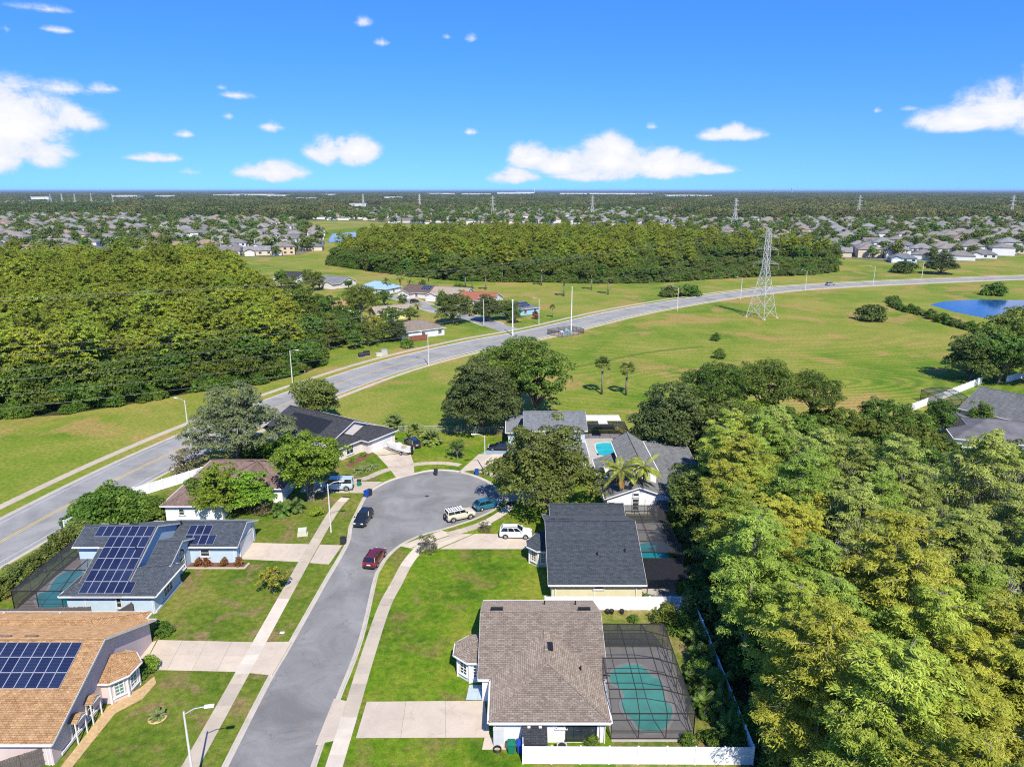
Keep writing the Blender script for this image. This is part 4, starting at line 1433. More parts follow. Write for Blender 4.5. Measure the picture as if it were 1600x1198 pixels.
LF_DATE = leaf_mat('date_palm_leaf', (.09, .15, .018), (.17, .25, .03), (.32, .37, .06), scale=.8, hue=.01, val=.1)
npr = np.random.default_rng(7)


def unit(v):
    return v / np.maximum(np.linalg.norm(v, axis=1, keepdims=True), 1e-9)


def leaf_mesh(name, mats, C, Nn, T, size, aspect=.45, mi=None):
    """one kite-shaped leaf face per row: centre, normal, long direction"""
    n = len(C)
    Nn = unit(Nn)
    T = unit(T - Nn * np.sum(T * Nn, axis=1, keepdims=True))
    B = np.cross(Nn, T)
    s = np.asarray(size).reshape(-1, 1) * np.ones((n, 1))
    V = np.empty((n, 4, 3))
    V[:, 0] = C - T * s
    V[:, 1] = C + B * s * aspect - T * s * .1
    V[:, 2] = C + T * s
    V[:, 3] = C - B * s * aspect - T * s * .1
    me = bpy.data.meshes.new(name)
    me.vertices.add(n * 4)
    me.vertices.foreach_set('co', V.reshape(-1).astype(np.float32))
    me.loops.add(n * 4)
    me.loops.foreach_set('vertex_index', np.arange(n * 4, dtype=np.int32))
    me.polygons.add(n)
    me.polygons.foreach_set('loop_start', np.arange(0, n * 4, 4, dtype=np.int32))
    for m in (mats if isinstance(mats, (list, tuple)) else [mats]):
        me.materials.append(m)
    if mi is not None:
        me.polygons.foreach_set('material_index', mi.astype(np.int32))
    me.update(calc_edges=True)
    return me


def clump_leaves(centres, rad, n, flat=1.0, upb=.4, hole=.5, droop=0.0):
    """leaves on the skins of many small clumps; rad (k,) or (k,2)"""
    k = len(centres)
    C = np.repeat(np.asarray(centres, float), n, axis=0)
    r = np.repeat(np.asarray(rad, float), n)
    d = unit(npr.normal(size=(k * n, 3)))
    d[:, 2] = np.where(d[:, 2] < -.25, -d[:, 2], d[:, 2])
    rr = r * (hole + (1 - hole) * np.sqrt(npr.random(k * n)))
    off = d * rr[:, None]
    off[:, 2] *= flat
    off[:, 2] -= droop * (rr / np.maximum(r, .01)) ** 2 * r
    Nn = d * np.array([.75, .75, .75 + .4]) + npr.normal(size=(k * n, 3)) * .45 + np.array([0, 0, upb])
    T = npr.normal(size=(k * n, 3)) + d * .5
    T[:, 2] -= droop * 1.2
    return C + off, Nn, T


def branch_tube(mb, p, q, r0, r1, sag=0.0, n=5, seg=3):
    p, q = Vector(p), Vector(q)
    pts = [p.lerp(q, i / seg) + Vector((rng.uniform(-.1, .1), rng.uniform(-.1, .1), sag * math.sin(math.pi * i / seg))) for i in range(seg + 1)]
    mb.tube(pts, [r0 + (r1 - r0) * i / seg for i in range(seg + 1)], n, cap=False)


def dome_tree(R_=6.0, H=11.0, base=2.6, nclump=80, cr=1.25, nleaf=110, ls=.26, squash=1.0, seed=1, lumps=.22, gap=0.0, inner=.35, trunks=1, tr=.32):
    """broad crown of separate leaf clumps carried on limbs; returns crown arrays and wood MB"""
    r = np.random.default_rng(seed)
    ctr = []
    zc = base + (H - base) * .42
    a, bz = R_ - cr * .7, (H - zc) - cr * .6
    tries = 0
    while len(ctr) < nclump and tries < 6000:
        tries += 1
        d = r.normal(size=3); d /= np.linalg.norm(d)
        if d[2] < -.5:
            continue
        th = math.atan2(d[1], d[0])
        k = 1 + lumps * (math.sin(2.3 * th + seed) * .6 + math.sin(4.1 * th + 2 * seed + 3 * d[2]) * .5 + math.sin(5 * d[2] + seed))
        f = (inner + (1 - inner) * r.random() ** .4) * k
        z = zc + d[2] * f * (bz if d[2] > 0 else (zc - base) * 1.0)
        p = np.array([d[0] * f * a, d[1] * f * a, z])
        if p[2] < base * .7:
            continue
        if all(np.linalg.norm(p - q) > cr * .72 for q in ctr[-60:]):
            ctr.append(p)
    ctr = np.array(ctr)
    rad = cr * r.uniform(.65, 1.2, len(ctr))
    C, Nn, T = clump_leaves(ctr, rad, nleaf, flat=.75)
    size = ls * npr.uniform(.6, 1.3, len(C))
    mb = MB()
    for t in range(trunks):
        an = t * 2.4
        o = Vector((math.cos(an), math.sin(an), 0)) * (.35 if trunks > 1 else 0)
        top = Vector((o.x * 3, o.y * 3, base + (H - base) * .3))
        mb.tube([o + Vector((0, 0, -.2)), o * 1.3 + Vector((0.05, .05, base * .6)), top], [tr * 1.25, tr, tr * .55], 7, cap=False)
    for q in ctr[:: max(1, len(ctr) // 22)]:
        branch_tube(mb, (rng.uniform(-.2, .2), rng.uniform(-.2, .2), base * rng.uniform(.8, 1.5)), q, tr * .4, .05, .3)
    return (C, Nn, T, size), mb


def cypress_arrays(H=19.0, R_=4.2, seed=1, nb=44, z0=.30, spr=6, nl=115, ls=.175):
    r = np.random.default_rng(seed)
    ctr, rad = [], []
    mb = MB()
    lean = Vector((r.uniform(-.5, .5), r.uniform(-.5, .5), 0))
    mb.tube([(0, 0, -.3), (lean.x * .1, lean.y * .1, H * .1), (lean.x * .4, lean.y * .4, H * .45), (lean.x, lean.y, H * .97)], [.5, .33, .22, .04], 7, cap=False)
    dirs = []
    for k in range(nb):
        t = (k + r.uniform(-.3, .3)) / nb
        t = min(max(t, 0.0), .99)
        z = H * (z0 + (1 - z0) * t * .97)
        prof = (1 - t ** 3.4) ** .55 * (.66 + .34 * min(1, (t + .12) * 3.0)) + .06
        Lb = R_ * prof * r.uniform(.7, 1.18)
        an = k * 2.399 + r.uniform(-.4, .4)
        dx, dy = math.cos(an), math.sin(an)
        cx, cy = lean.x * t, lean.y * t
        rise = r.uniform(-.02, .22) * Lb
        end = Vector((cx + dx * Lb, cy + dy * Lb, z + rise))
        if Lb > 1.0:
            branch_tube(mb, (cx, cy, z - .1), end, .07, .015, .15, 4, 2)
        for j in range(spr):
            f = (.28 + .78 * (j + r.random() * .7) / spr)
            side = r.normal() * .32 * Lb * f * .8
            ctr.append((cx + dx * Lb * f - dy * side, cy + dy * Lb * f + dx * side, z + rise * f + r.uniform(-.7, .55)))
            rad.append(r.uniform(.6, 1.25) * (.5 + .5 * Lb / R_))
            dirs.append((dx, dy))
    ctr = np.array(ctr)
    C, Nn, T = clump_leaves(ctr, rad, nl, flat=.55, upb=.6, hole=.2, droop=.3)
    D = np.repeat(np.array(dirs), nl, axis=0)
    T[:, 0] += D[:, 0] * 1.1
    T[:, 1] += D[:, 1] * 1.1
    size = ls * npr.uniform(.55, 1.35, len(C))
    return (C, Nn, T, size), mb, ctr


def proto_tree(name, cat, arr, wood, leafm, bark, aspect=.45, extra=()):
    """prototype thing > trunk, crown (unlinked from the picture until placed)"""
    e = bpy.data.objects.new(name, None)
    e['category'] = cat
    tr = bpy.data.objects.new('trunk', wood.mesh('trunk', bark, True))
    cr = bpy.data.objects.new('crown', leaf_mesh('crown', leafm, *arr, aspect=aspect))
    return (e, [tr, cr] + list(extra))


def place(proto, label, loc, scale=1.0, rz=None, group=None, sz=None):
    e0, parts = proto
    e = e0.copy()
    col.objects.link(e)
    e.location = (loc[0], loc[1], loc[2] if len(loc) > 2 else 0.02)
    e.rotation_euler = (0, 0, rng.uniform(0, 6.28) if rz is None else rz)
    e.scale = (scale, scale, scale * (sz or 1.0))
    e['label'] = label
    if group:
        e['group'] = group
    for p in parts:
        c = p.copy()
        col.objects.link(c)
        c.parent = e
    return e


# ---------------------------------------------------------------- prototypes
P_CYP = []
for i in range(7):
    arr, wd, ctr = cypress_arrays(H=[19, 20, 18, 17.5, 20, 18.5, 19][i], R_=[4.2, 4.6, 3.9, 3.6, 4.4, 4.0, 4.8][i], seed=20 + i, nb=[46, 52, 42, 40, 48, 42, 52][i], z0=[.22, .18, .28, .34, .2, .3, .16][i])
    ex = []
    if i in (3, 5):
        low = ctr[ctr[:, 2] < 19 * .8]
        k = 26
        C = np.repeat(low, k, axis=0) + npr.normal(size=(len(low) * k, 3)) * np.array([.5, .5, .25]) - np.array([0, 0, .7])
        sel = npr.random(len(C)) < .45
        C = C[sel]
        Nn = npr.normal(size=(len(C), 3)); Nn[:, 2] *= .15
        T = np.tile(np.array([[0, 0, 1.0]]), (len(C), 1)) + npr.normal(size=(len(C), 3)) * .12
        ex = [bpy.data.objects.new('moss', leaf_mesh('moss', LF_MOSS, C, Nn, T, npr.uniform(.25, .6, len(C)), aspect=.12))]
    P_CYP.append(proto_tree('cypress_tree', 'tree', arr, wd, LF_CYP[[0, 1, 2, 3, 0, 3, 1][i]], M_BARK_GREY, .26, ex))
P_FOR = []
for i in range(7):
    arr, wd, ctr = cypress_arrays(H=[15.5, 17.5, 13.5, 15, 16.5, 12.5, 14.5][i], R_=[3.5, 4.2, 3.2, 4.0, 4.6, 3.6, 3.0][i], seed=60 + i, nb=30, spr=4, nl=62, ls=.28, z0=[.4, .45, .3, .5, .45, .35, .4][i])
    P_FOR.append(proto_tree('forest_tree', 'tree', arr, wd, LF_FOR, M_BARK_GREY, .34))
P_OAK = []
for i, (rr, hh) in enumerate(((7.2, 12.5), (6.5, 11.0), (5.2, 9.0))):
    arr, wd = dome_tree(rr, hh, [1.1, 1.3, 1.2][i], [230, 200, 150][i], 1.25, 100, .23, seed=3 + i, inner=.25)
    P_OAK.append(proto_tree('oak_tree', 'tree', arr, wd, LF_OAK, M_BARK, .5))
arr, wd = dome_tree(8.6, 15.0, .8, 300, 1.4, 105, .25, seed=9, lumps=.13, inner=.25)
P_OAKD = proto_tree('oak_tree', 'tree', arr, wd, LF_OAK_D, M_BARK, .5)
arr, wd = dome_tree(6.0, 11.0, .8, 210, 1.15, 105, .22, seed=15, lumps=.16, inner=.25)
P_OAKD2 = proto_tree('oak_tree', 'tree', arr, wd, LF_OAK_D, M_BARK, .5)
arr, wd = dome_tree(7.8, 13.0, 1.4, 270, 1.05, 120, .22, seed=21, lumps=.18, inner=.25)
P_GREY = proto_tree('silver_tree', 'tree', arr, wd, LF_GREY, M_BARK_GREY, .38)
arr, wd = dome_tree(5.6, 11.5, 2.0, 165, 1.05, 95, .23, seed=31, lumps=.28, trunks=3, tr=.2, inner=.3)
P_BRIGHT = proto_tree('broadleaf_tree', 'tree', arr, wd, LF_BRIGHT, M_BARK_GREY, .5)
P_BROAD = []
for i in range(4):
    arr, wd = dome_tree([4.6, 5.2, 4.0, 5.6][i], [9.5, 11, 8.5, 12][i], 1.8, [70, 80, 60, 90][i], 1.15, 75, .30, seed=41 + i, lumps=.3)
    P_BROAD.append(proto_tree('broadleaf_tree', 'tree', arr, wd, LF_BROAD, M_BARK, .5))
arr, wd = dome_tree(6.5, 17.5, 6.5, 150, 1.35, 90, .27, seed=51, lumps=.26, inner=.4, tr=.35)
P_PINE = proto_tree('pine_tree', 'tree', arr, wd, LF_BROAD, M_BARK_GREY, .3)
# low-cost copies for the distance
P_FAR = []
for i in range(4):
    arr, wd = dome_tree([4.5, 5.2, 3.8, 5.5][i], [8, 10, 7.5, 9.5][i], 1.2, 26, 1.7, 26, .62, seed=71 + i, lumps=.25)
    P_FAR.append(proto_tree('suburb_tree', 'tree', arr, wd, LF_BROAD if i % 2 else LF_OAK, M_BARK, .55))


def shrub_arr(R_=1.4, H=1.6, n=26, cr=.5, nl=70, ls=.13, seed=1):
    r = np.random.default_rng(seed)
    d = unit(r.normal(size=(n, 3))); d[:, 2] = np.abs(d[:, 2])
    f = (.35 + .65 * r.random(n) ** .5)[:, None]
    ctr = d * f * np.array([R_ - cr * .6, R_ - cr * .6, H - cr * .7]); ctr[:, 2] += cr * .35
    C, Nn, T = clump_leaves(ctr, cr * r.uniform(.7, 1.2, n), nl, flat=.85)
    mb = MB()
    for k in range(5):
        branch_tube(mb, (0, 0, -.1), ctr[k * n // 5] * .9, .05, .015, 0, 4, 2)
    return (C, Nn, T, ls * npr.uniform(.6, 1.3, len(C))), mb


def proto_shrub(name, leafm, seed, **k):
    arr, mb = shrub_arr(seed=seed, **k)
    e = bpy.data.objects.new(name, None)
    e['category'] = 'shrub'
    return (e, [bpy.data.objects.new('stem', mb.mesh('stem', M_BARK)), bpy.data.objects.new('foliage', leaf_mesh('foliage', leafm, *arr, aspect=.5))])


P_SHRUB = [proto_shrub('shrub', LF_VINE, 81), proto_shrub('shrub', LF_BROAD, 82, R_=1.5, H=1.9), proto_shrub('shrub', LF_BRIGHT, 83)]
P_SHRUB_BIG = [proto_shrub('shrub', LF_VINE, 84 + i, R_=3.0, H=3.4 + .4 * i, n=60, cr=.85, nl=75, ls=.22) for i in range(2)] + [proto_shrub('shrub', LF_OAK, 87, R_=3.2, H=3.6, n=60, cr=.85, nl=75, ls=.22)]
P_HEDGE = [proto_shrub('hedge_shrub', LF_OAK, 90 + i, R_=1.7, H=2.7, n=48, cr=.55, nl=70, ls=.15) for i in range(2)]
P_CROTON = proto_shrub('croton_shrub', LF_RED, 93, R_=.55, H=1.3, n=14, cr=.28, nl=40, ls=.11)
P_TWIG = proto_shrub('crepe_myrtle', LF_TWIG, 94, R_=1.7, H=3.2, n=46, cr=.4, nl=46, ls=.09)
P_SMALL = []
for i in range(2):
    arr, wd = dome_tree(1.8, 3.4, 1.2, 40, .45, 60, .12, seed=97 + i, lumps=.3, tr=.06, gap=.2)
    P_SMALL.append(proto_tree('small_tree', 'tree', arr, wd, [LF_YFLOWER, LF_BROAD][i], M_BARK_GREY, .5))


def frond(n_leaf, length, bend, lw, width, az, el0, z0, pos=(0, 0)):
    """pinnate frond: returns leaf arrays along an arching rachis, plus rachis points"""
    pts, C, Nn, T, S = [], [], [], [], []
    p = Vector((pos[0], pos[1], z0))
    d = Vector((math.cos(az) * math.cos(el0), math.sin(az) * math.cos(el0), math.sin(el0)))
    st = length / n_leaf
    for k in range(n_leaf):
        pts.append(p.copy())
        sd = Vector((-math.sin(az), math.cos(az), 0))
        f = k / n_leaf
        w = width * math.sin(math.pi * (.12 + .83 * f)) ** .7
        for s in (-1, 1):
            t = (sd * s + d * .7 + Vector((0, 0, -.35 - .5 * f))).normalized()
            C.append(p + t * w * .5)
            nn = t.cross(d) * s
            if nn.z < 0: nn = -nn
            Nn.append(nn); T.append(t); S.append(w * .5)
        p = p + d * st
        d = (d + Vector((0, 0, -bend / n_leaf))).normalized()
    return pts, np.array(C), np.array(Nn), np.array(T), np.array(S)


def feather_palm(name, trunk_h, nfr, length, leafm, dead=0, tr=.16, el=(.1, 1.2), seed=3, width=.7, multi=1, bend=1.6, aspect=.16):
    r = random.Random(seed)
    wood, Cs = MB(), []
    mi = []
    for m in range(multi):
        ox, oy = (r.uniform(-.5, .5), r.uniform(-.5, .5)) if multi > 1 else (0, 0)
        th = trunk_h * (r.uniform(.7, 1.1) if multi > 1 else 1)
        wood.tube([(ox * .4, oy * .4, -.1), (ox, oy, th * .5), (ox * 1.2, oy * 1.2, th)], [tr * 1.25, tr, tr * .8], 7)
        for k in range(nfr + dead):
            isd = k >= nfr
            e0 = r.uniform(-1.3, -.9) if isd else r.uniform(*el)
            fr = frond(26, length * r.uniform(.8, 1.1) * (.6 if isd else 1), bend * r.uniform(.7, 1.2), .05, width, k * 2.399 + r.uniform(-.2, .2), e0, th, (ox * 1.2, oy * 1.2))
            wood.tube(fr[0], [.035] * (len(fr[0]) - 1) + [.01], 3, cap=False)
            Cs.append(fr[1:])
            mi.append(np.full(len(fr[1]), 1 if isd else 0))
    C, Nn, T, S = [np.concatenate([c[i] for c in Cs]) for i in range(4)]
    e = bpy.data.objects.new(name, None)
    e['category'] = 'palm'
    cr = bpy.data.objects.new('fronds', leaf_mesh('fronds', [leafm, LF_DRY], C, Nn, T, S, aspect=aspect, mi=np.concatenate(mi)))
    return (e, [bpy.data.objects.new('trunk', wood.mesh('trunk', M_BARK_GREY, True)), cr])


def fan_palm(name, trunk_h, nf, rad, seed=5):
    r = np.random.default_rng(seed)
    wood = MB()
    wood.tube([(0, 0, -.1), (.05, 0, trunk_h * .5), (0, .03, trunk_h)], [.24, .18, .2], 8)
    C, Nn, T, S = [], [], [], []
    for k in range(nf):
        d = r.normal(size=3); d /= np.linalg.norm(d)
        if d[2] < -.45: d[2] = abs(d[2])
        L_ = rad * r.uniform(.5, .72)
        c = np.array([0, 0, trunk_h + .35]) + d * L_
        up = np.array([0, 0, 1.0]) - d * d[2]
        sidev = np.cross(d, up / max(np.linalg.norm(up), .1))
        for q in np.linspace(-1.25, 1.25, 13):
            t = d * math.cos(q) + sidev * math.sin(q) + np.array([0, 0, -.25])
            t /= np.linalg.norm(t)
            C.append(c + t * rad * .24); T.append(t)
            Nn.append(np.cross(t, sidev) + r.normal(size=3) * .25); S.append(rad * .27)
    e = bpy.data.objects.new(name, None)
    e['category'] = 'palm'
    return (e, [bpy.data.objects.new('trunk', wood.mesh('trunk', M_BARK_GREY, True)), bpy.data.objects.new('fronds', leaf_mesh('fronds', LF_PALM, np.array(C), np.array(Nn), np.array(T), np.array(S), aspect=.13))])


P_SABAL = [fan_palm('sabal_palm', 5.4, 46, 1.75, 5), fan_palm('sabal_palm', 4.6, 42, 1.7, 6)]
P_QUEEN = [feather_palm('queen_palm', 6.2, 18, 3.6, LF_QUEEN, 5, .16, (.0, 1.25), 3, .8), feather_palm('queen_palm', 6.8, 16, 3.2, LF_QUEEN, 3, .15, (-.2, 1.2), 4, .75)]
P_PYGMY = feather_palm('date_palm', 1.2, 34, 1.7, LF_DATE, 0, .1, (-.3, 1.4), 8, .5, multi=4, aspect=.28)
P_SAGO = feather_palm('sago_palm', .3, 26, 1.0, LF_DATE, 0, .14, (.0, 1.2), 9, .26, aspect=.3)
P_TROP = feather_palm('banana_plant', 1.2, 12, 2.0, LF_VINE, 0, .1, (.3, 1.35), 10, .75, multi=3, bend=1.9)


def stuff_points(name, pts, rots, scales, parts, label, cat=None):
    """uncountable growth: one object that scatters crowns over its points"""
    me = bpy.data.meshes.new(name)
    me.from_pydata([tuple(p) for p in pts], [], [])
    a = me.attributes.new('rz', 'FLOAT', 'POINT'); a.data.foreach_set('value', list(rots))
    a = me.attributes.new('sc', 'FLOAT', 'POINT'); a.data.foreach_set('value', list(scales))
    o = link(name, me)
    tag(o, label, cat or 'vegetation', kind='stuff')
    cl = bpy.data.collections.new(name + '_kinds')
    for p in parts:
        cl.objects.link(p)
    ng = bpy.data.node_groups.new(name, 'GeometryNodeTree')
    ng.interface.new_socket('Geometry', in_out='INPUT', socket_type='NodeSocketGeometry')
    ng.interface.new_socket('Geometry', in_out='OUTPUT', socket_type='NodeSocketGeometry')
    N, L = ng.nodes.new, ng.links.new
    gi, go = N('NodeGroupInput'), N('NodeGroupOutput')
    ci = N('GeometryNodeCollectionInfo')
    ci.inputs['Collection'].default_value = cl
    ci.inputs['Separate Children'].default_value = True
    ci.inputs['Reset Children'].default_value = True
    ip = N('GeometryNodeInstanceOnPoints')
    ip.inputs['Pick Instance'].default_value = True
    ri = N('FunctionNodeRandomValue'); ri.data_type = 'INT'
    ri.inputs[4].default_value = 0; ri.inputs[5].default_value = len(parts) - 1
    ar = N('GeometryNodeInputNamedAttribute'); ar.data_type = 'FLOAT'; ar.inputs['Name'].default_value = 'rz'
    as_ = N('GeometryNodeInputNamedAttribute'); as_.data_type = 'FLOAT'; as_.inputs['Name'].default_value = 'sc'
    cx = N('ShaderNodeCombineXYZ')
    L(ar.outputs[0], cx.inputs[2])
    m2p = N('GeometryNodeMeshToPoints')
    L(gi.outputs[0], m2p.inputs['Mesh'])
    L(m2p.outputs[0], ip.inputs['Points'])
    L(ci.outputs[0], ip.inputs['Instance'])
    L(ri.outputs[2], ip.inputs['Instance Index'])
    L(cx.outputs[0], ip.inputs['Rotation'])
    L(as_.outputs[0], ip.inputs['Scale'])
    L(ip.outputs[0], go.inputs[0])
    md = o.modifiers.new('scatter', 'NODES')
    md.node_group = ng
    return o


def inside(poly, x, y):
    c = False
    n = len(poly)
    for i in range(n):
        x0, y0 = poly[i]; x1, y1 = poly[(i + 1) % n]
        if (y0 > y) != (y1 > y) and x < (x1 - x0) * (y - y0) / (y1 - y0) + x0:
            c = not c
    return c


def scatter(poly, step, jit=.42, seed=0, lim=None):
    r = random.Random(seed)
    xs = [p[0] for p in poly]; ys = [p[1] for p in poly]
    out = []
    y = min(ys)
    k = 0
    while y < max(ys):
        x = min(xs) + (step / 2 if k % 2 else 0)
        while x < max(xs):
            q = (x + r.uniform(-jit, jit) * step, y + r.uniform(-jit, jit) * step)
            if inside(poly, *q):
                out.append(q)
            x += step
        y += step * .87
        k += 1
    return out


# ---------------------------------------------------------------- the cypress stand on the right
stand = [(24.5, 30), (23.8, 52), (23.6, 66), (24.5, 79), (27.5, 96), (31, 106), (38, 106), (46, 97), (55, 84), (78, 78), (84, 30)]
pts = [p for p in scatter(stand, 4.9, .45, 3)]
LBL = ['yellow-green feathery bald cypress', 'golden-tinged broad bald cypress', 'narrow green bald cypress', 'slim bald cypress hung with grey moss', 'tall yellow-green layered bald cypress', 'tall moss-hung grey-green bald cypress', 'widest golden bald cypress with low branches']
KIND = [0, 1, 2, 3, 0, 3, 1]
pts = [p for p in pts if not (p[0] > 36 and 52 < p[1] < 80 and rng.random() < .48) and math.hypot(p[0] - at(1392, 960, 6)[0], p[1] - at(1392, 960, 6)[1]) > 4.5]
for (x, y) in pts:
    far = (x > 38 and y > 52)
    i = rng.choice([3, 5, 2, 3, 5, 3, 5]) if far else rng.choice([0, 1, 4, 6, 2, 0, 1, 6])
    wh = 'at the vinyl fence edge of the stand' if x < 31 else ('at the field end of the stand' if y > 80 else 'deep in the stand behind the vinyl fence')
    place(P_CYP[i], LBL[i] + ' ' + wh, (x, y, .03), rng.uniform(.7, 1.06) * (.9 if y > 85 else 1), group='cypress trees of the stand behind the fence')
n_stand = len(pts)
# bare grey snags among them
for k, (px, py) in enumerate(((1392, 960), (1300, 930), (1560, 990))):
    x, y = at(px, py, 6)
    mb = MB()
    mb.tube([(0, 0, -.2), (.2, .1, 6), (.1, .3, 12)], [.22, .15, .03], 6, cap=False)
    e = thing('bare_tree', 'leafless grey snag standing among the cypresses', 'tree', (x, y, .03), group='bare snags in the cypress stand')
    mb.build('trunk', M_BARK_GREY, e)
    tw = MB()
    for b in range(34):
        z = rng.uniform(4, 11.5); a = rng.uniform(0, 6.28); l = rng.uniform(1.0, 3.2) * (1.1 - z / 16)
        p = Vector((.15, .15, z)); q = p + Vector((math.cos(a) * l, math.sin(a) * l, rng.uniform(.2, 1.4)))
        tw.tube([p, q], [.05, .015], 3, cap=False)
        for s in range(4):
            f = rng.uniform(.4, 1); m = p.lerp(q, f)
            tw.tube([m, m + Vector((rng.uniform(-.8, .8), rng.uniform(-.8, .8), rng.uniform(-.2, .7)))], [.02, .008], 3, cap=False)
    tw.build('branches', pmat('bleached_wood', (.42, .39, .36), .9, .15, 2), e)
# undergrowth under the stand
up = [p for p in scatter([(21.5, 30), (21.3, 74), (23.5, 100), (30, 118), (48, 108), (62, 92), (84, 88), (86, 30)], 3.4, .45, 5)]
stuff_points('undergrowth', [(x, y, 0) for x, y in up], [rng.uniform(0, 6.28) for _ in up], [rng.uniform(.5, 1.0) for _ in up], [P_SHRUB_BIG[0][1][1], P_SHRUB_BIG[1][1][1], P_SHRUB_BIG[2][1][1]], 'dark leafy undergrowth beneath the cypress stand')

# ---------------------------------------------------------------- the wood beyond the boulevard on the left
front = P2([(-60, 668), (0, 655), (100, 648), (200, 632), (300, 614), (400, 602), (470, 585), (510, 568)])
fw = front + [(-66, 212), (-82, 245), (-108, 300), (-158, 400), (-175, 425), (-330, 425), (-360, 330), (-230, 170)]
structure('wood_floor', MB().sheet(front + [(-62, 212), (-78, 245), (-104, 300), (-150, 410), (-340, 440), (-380, 330), (-240, 165)], .05), M_FLOOR)


def edge_dist(p, line):
    best = 1e9
    for a, b in zip(line[:-1], line[1:]):
        a, b, q = Vector(a), Vector(b), Vector(p)
        t = max(0, min(1, (q - a).dot(b - a) / (b - a).length_squared))
        best = min(best, (q - (a + (b - a) * t)).length)
    return best


pts = [p for p in scatter(fw, 5.2, .62, 8) if edge_dist(p, front) > 7 and rng.random() < .93]
vis = lambda x, y: abs(x) < .80 * y
pts = [p for p in pts if vis(*p)]
pts.sort(key=lambda p: p[0] ** 2 + p[1] ** 2)
n_single = 300 - n_stand
for (x, y) in pts[:n_single]:
    k = rng.randrange(7)
    place(P_FOR[k], ['slender', 'tall broad-topped', 'short narrow', 'flat-topped', 'widest-crowned', 'low bushy', 'thin pointed'][k] + ' yellow-green forest tree in the front rows of the wood along the boulevard', (x, y, 0), rng.uniform(.72, 1.2), group='trees of the wood along the boulevard')
rest = pts[n_single:]
stuff_points('wood_canopy', [(x, y, 0) for x, y in rest], [rng.uniform(0, 6.28) for _ in rest], [rng.uniform(.62, 1.28) for _ in rest], [p[1][1] for p in P_FOR], 'dense yellow-green canopy of the wood beyond the boulevard')
# vine-covered wood edge
eg = []
for p in scatter([(q[0], q[1]) for q in front] + [(q[0] - 9, q[1] + 14) for q in front[::-1]], 2.3, .45, 12):
    eg.append(p)
stuff_points('vine_edge', [(x, y, 0) for x, y in eg], [rng.uniform(0, 6.28) for _ in eg], [rng.uniform(.35, .8) * (1.0 + .9 * min(edge_dist(p, front), 9) / 9) for p in eg], [P_SHRUB_BIG[0][1][1], P_SHRUB_BIG[1][1][1], P_BROAD[2][1][1]], 'vine-covered green wood edge facing the boulevard verge')

# ---------------------------------------------------------------- the wood in the middle distance
mf = P2([(512, 414), (580, 424), (640, 432), (720, 439), (800, 441), (880, 442), (960, 443), (1050, 441), (1110, 436), (1200, 432), (1260, 430), (1312, 424)])
mw = mf + P2([(1310, 412), (1240, 402), (1160, 396)]) + [(190, 560), (165, 700), (60, 745), (-60, 745), (-130, 700)]
structure('wood_floor', MB().sheet(mw, .06), M_FLOOR)
pts = [p for p in scatter(mw, 6.4, .6, 21)]
front_m = [p for p in pts if edge_dist(p, mf) < 12]
back_m = [p for p in pts if edge_dist(p, mf) >= 12 and not (p[0] > 110 and p[1] < 480)]
low_m = [p for p in pts if edge_dist(p, mf) >= 12 and (p[0] > 110 and p[1] < 480)]
for (x, y) in front_m:
    sm_ = x > 95
    k = rng.randrange(4)
    place(P_BROAD[k], ['rounded', 'tall-domed', 'small', 'broad lumpy'][k] + ' mid-green tree on the near edge of the middle wood', (x, y, 0), rng.uniform(.65, 1.0) * (.62 if sm_ else 1), group='trees on the near edge of the middle wood')
stuff_points('wood_canopy', [(x, y, 0) for x, y in back_m], [rng.uniform(0, 6.28) for _ in back_m], [rng.uniform(.85, 1.2) for _ in back_m], [p[1][1] for p in P_FOR[:2]] + [p[1][1] for p in P_BROAD] + [P_OAK[1][1][1], P_OAK[2][1][1]], 'mixed green canopy of the wood in the middle distance')
eg = [p for p in scatter(mf + [(q[0], q[1] + 11) for q in mf[::-1]], 3.0, .45, 33)]
stuff_points('vine_edge', [(x, y, 0) for x, y in eg], [rng.uniform(0, 6.28) for _ in eg], [rng.uniform(.6, 1.3) for _ in eg], [P_SHRUB_BIG[0][1][1], P_SHRUB_BIG[1][1][1], P_SHRUB_BIG[2][1][1]], 'leafy shrub edge at the foot of the middle wood')
stuff_points('scrub', [(x, y, 0) for x, y in low_m], [rng.uniform(0, 6.28) for _ in low_m], [rng.uniform(.4, .7) for _ in low_m], [p[1][1] for p in P_BROAD], 'low green scrub at the end of the middle wood')
# ---------------------------------------------------------------- single trees and shrubs of the neighbourhood
arr, wd = dome_tree(4.8, 9.5, 1.0, 130, 1.05, 80, .26, seed=141, lumps=.32, inner=.3)
P_BRIGHT2 = proto_tree('broadleaf_tree', 'tree', arr, wd, LF_BRIGHT, M_BARK, .5)


def tree_at(proto, label, px, py, scale=1.0, group=None, sz=None, z=.06):
    x, y = at(px, py)
    return place(proto, label, (x, y, z), scale, group=group, sz=sz)


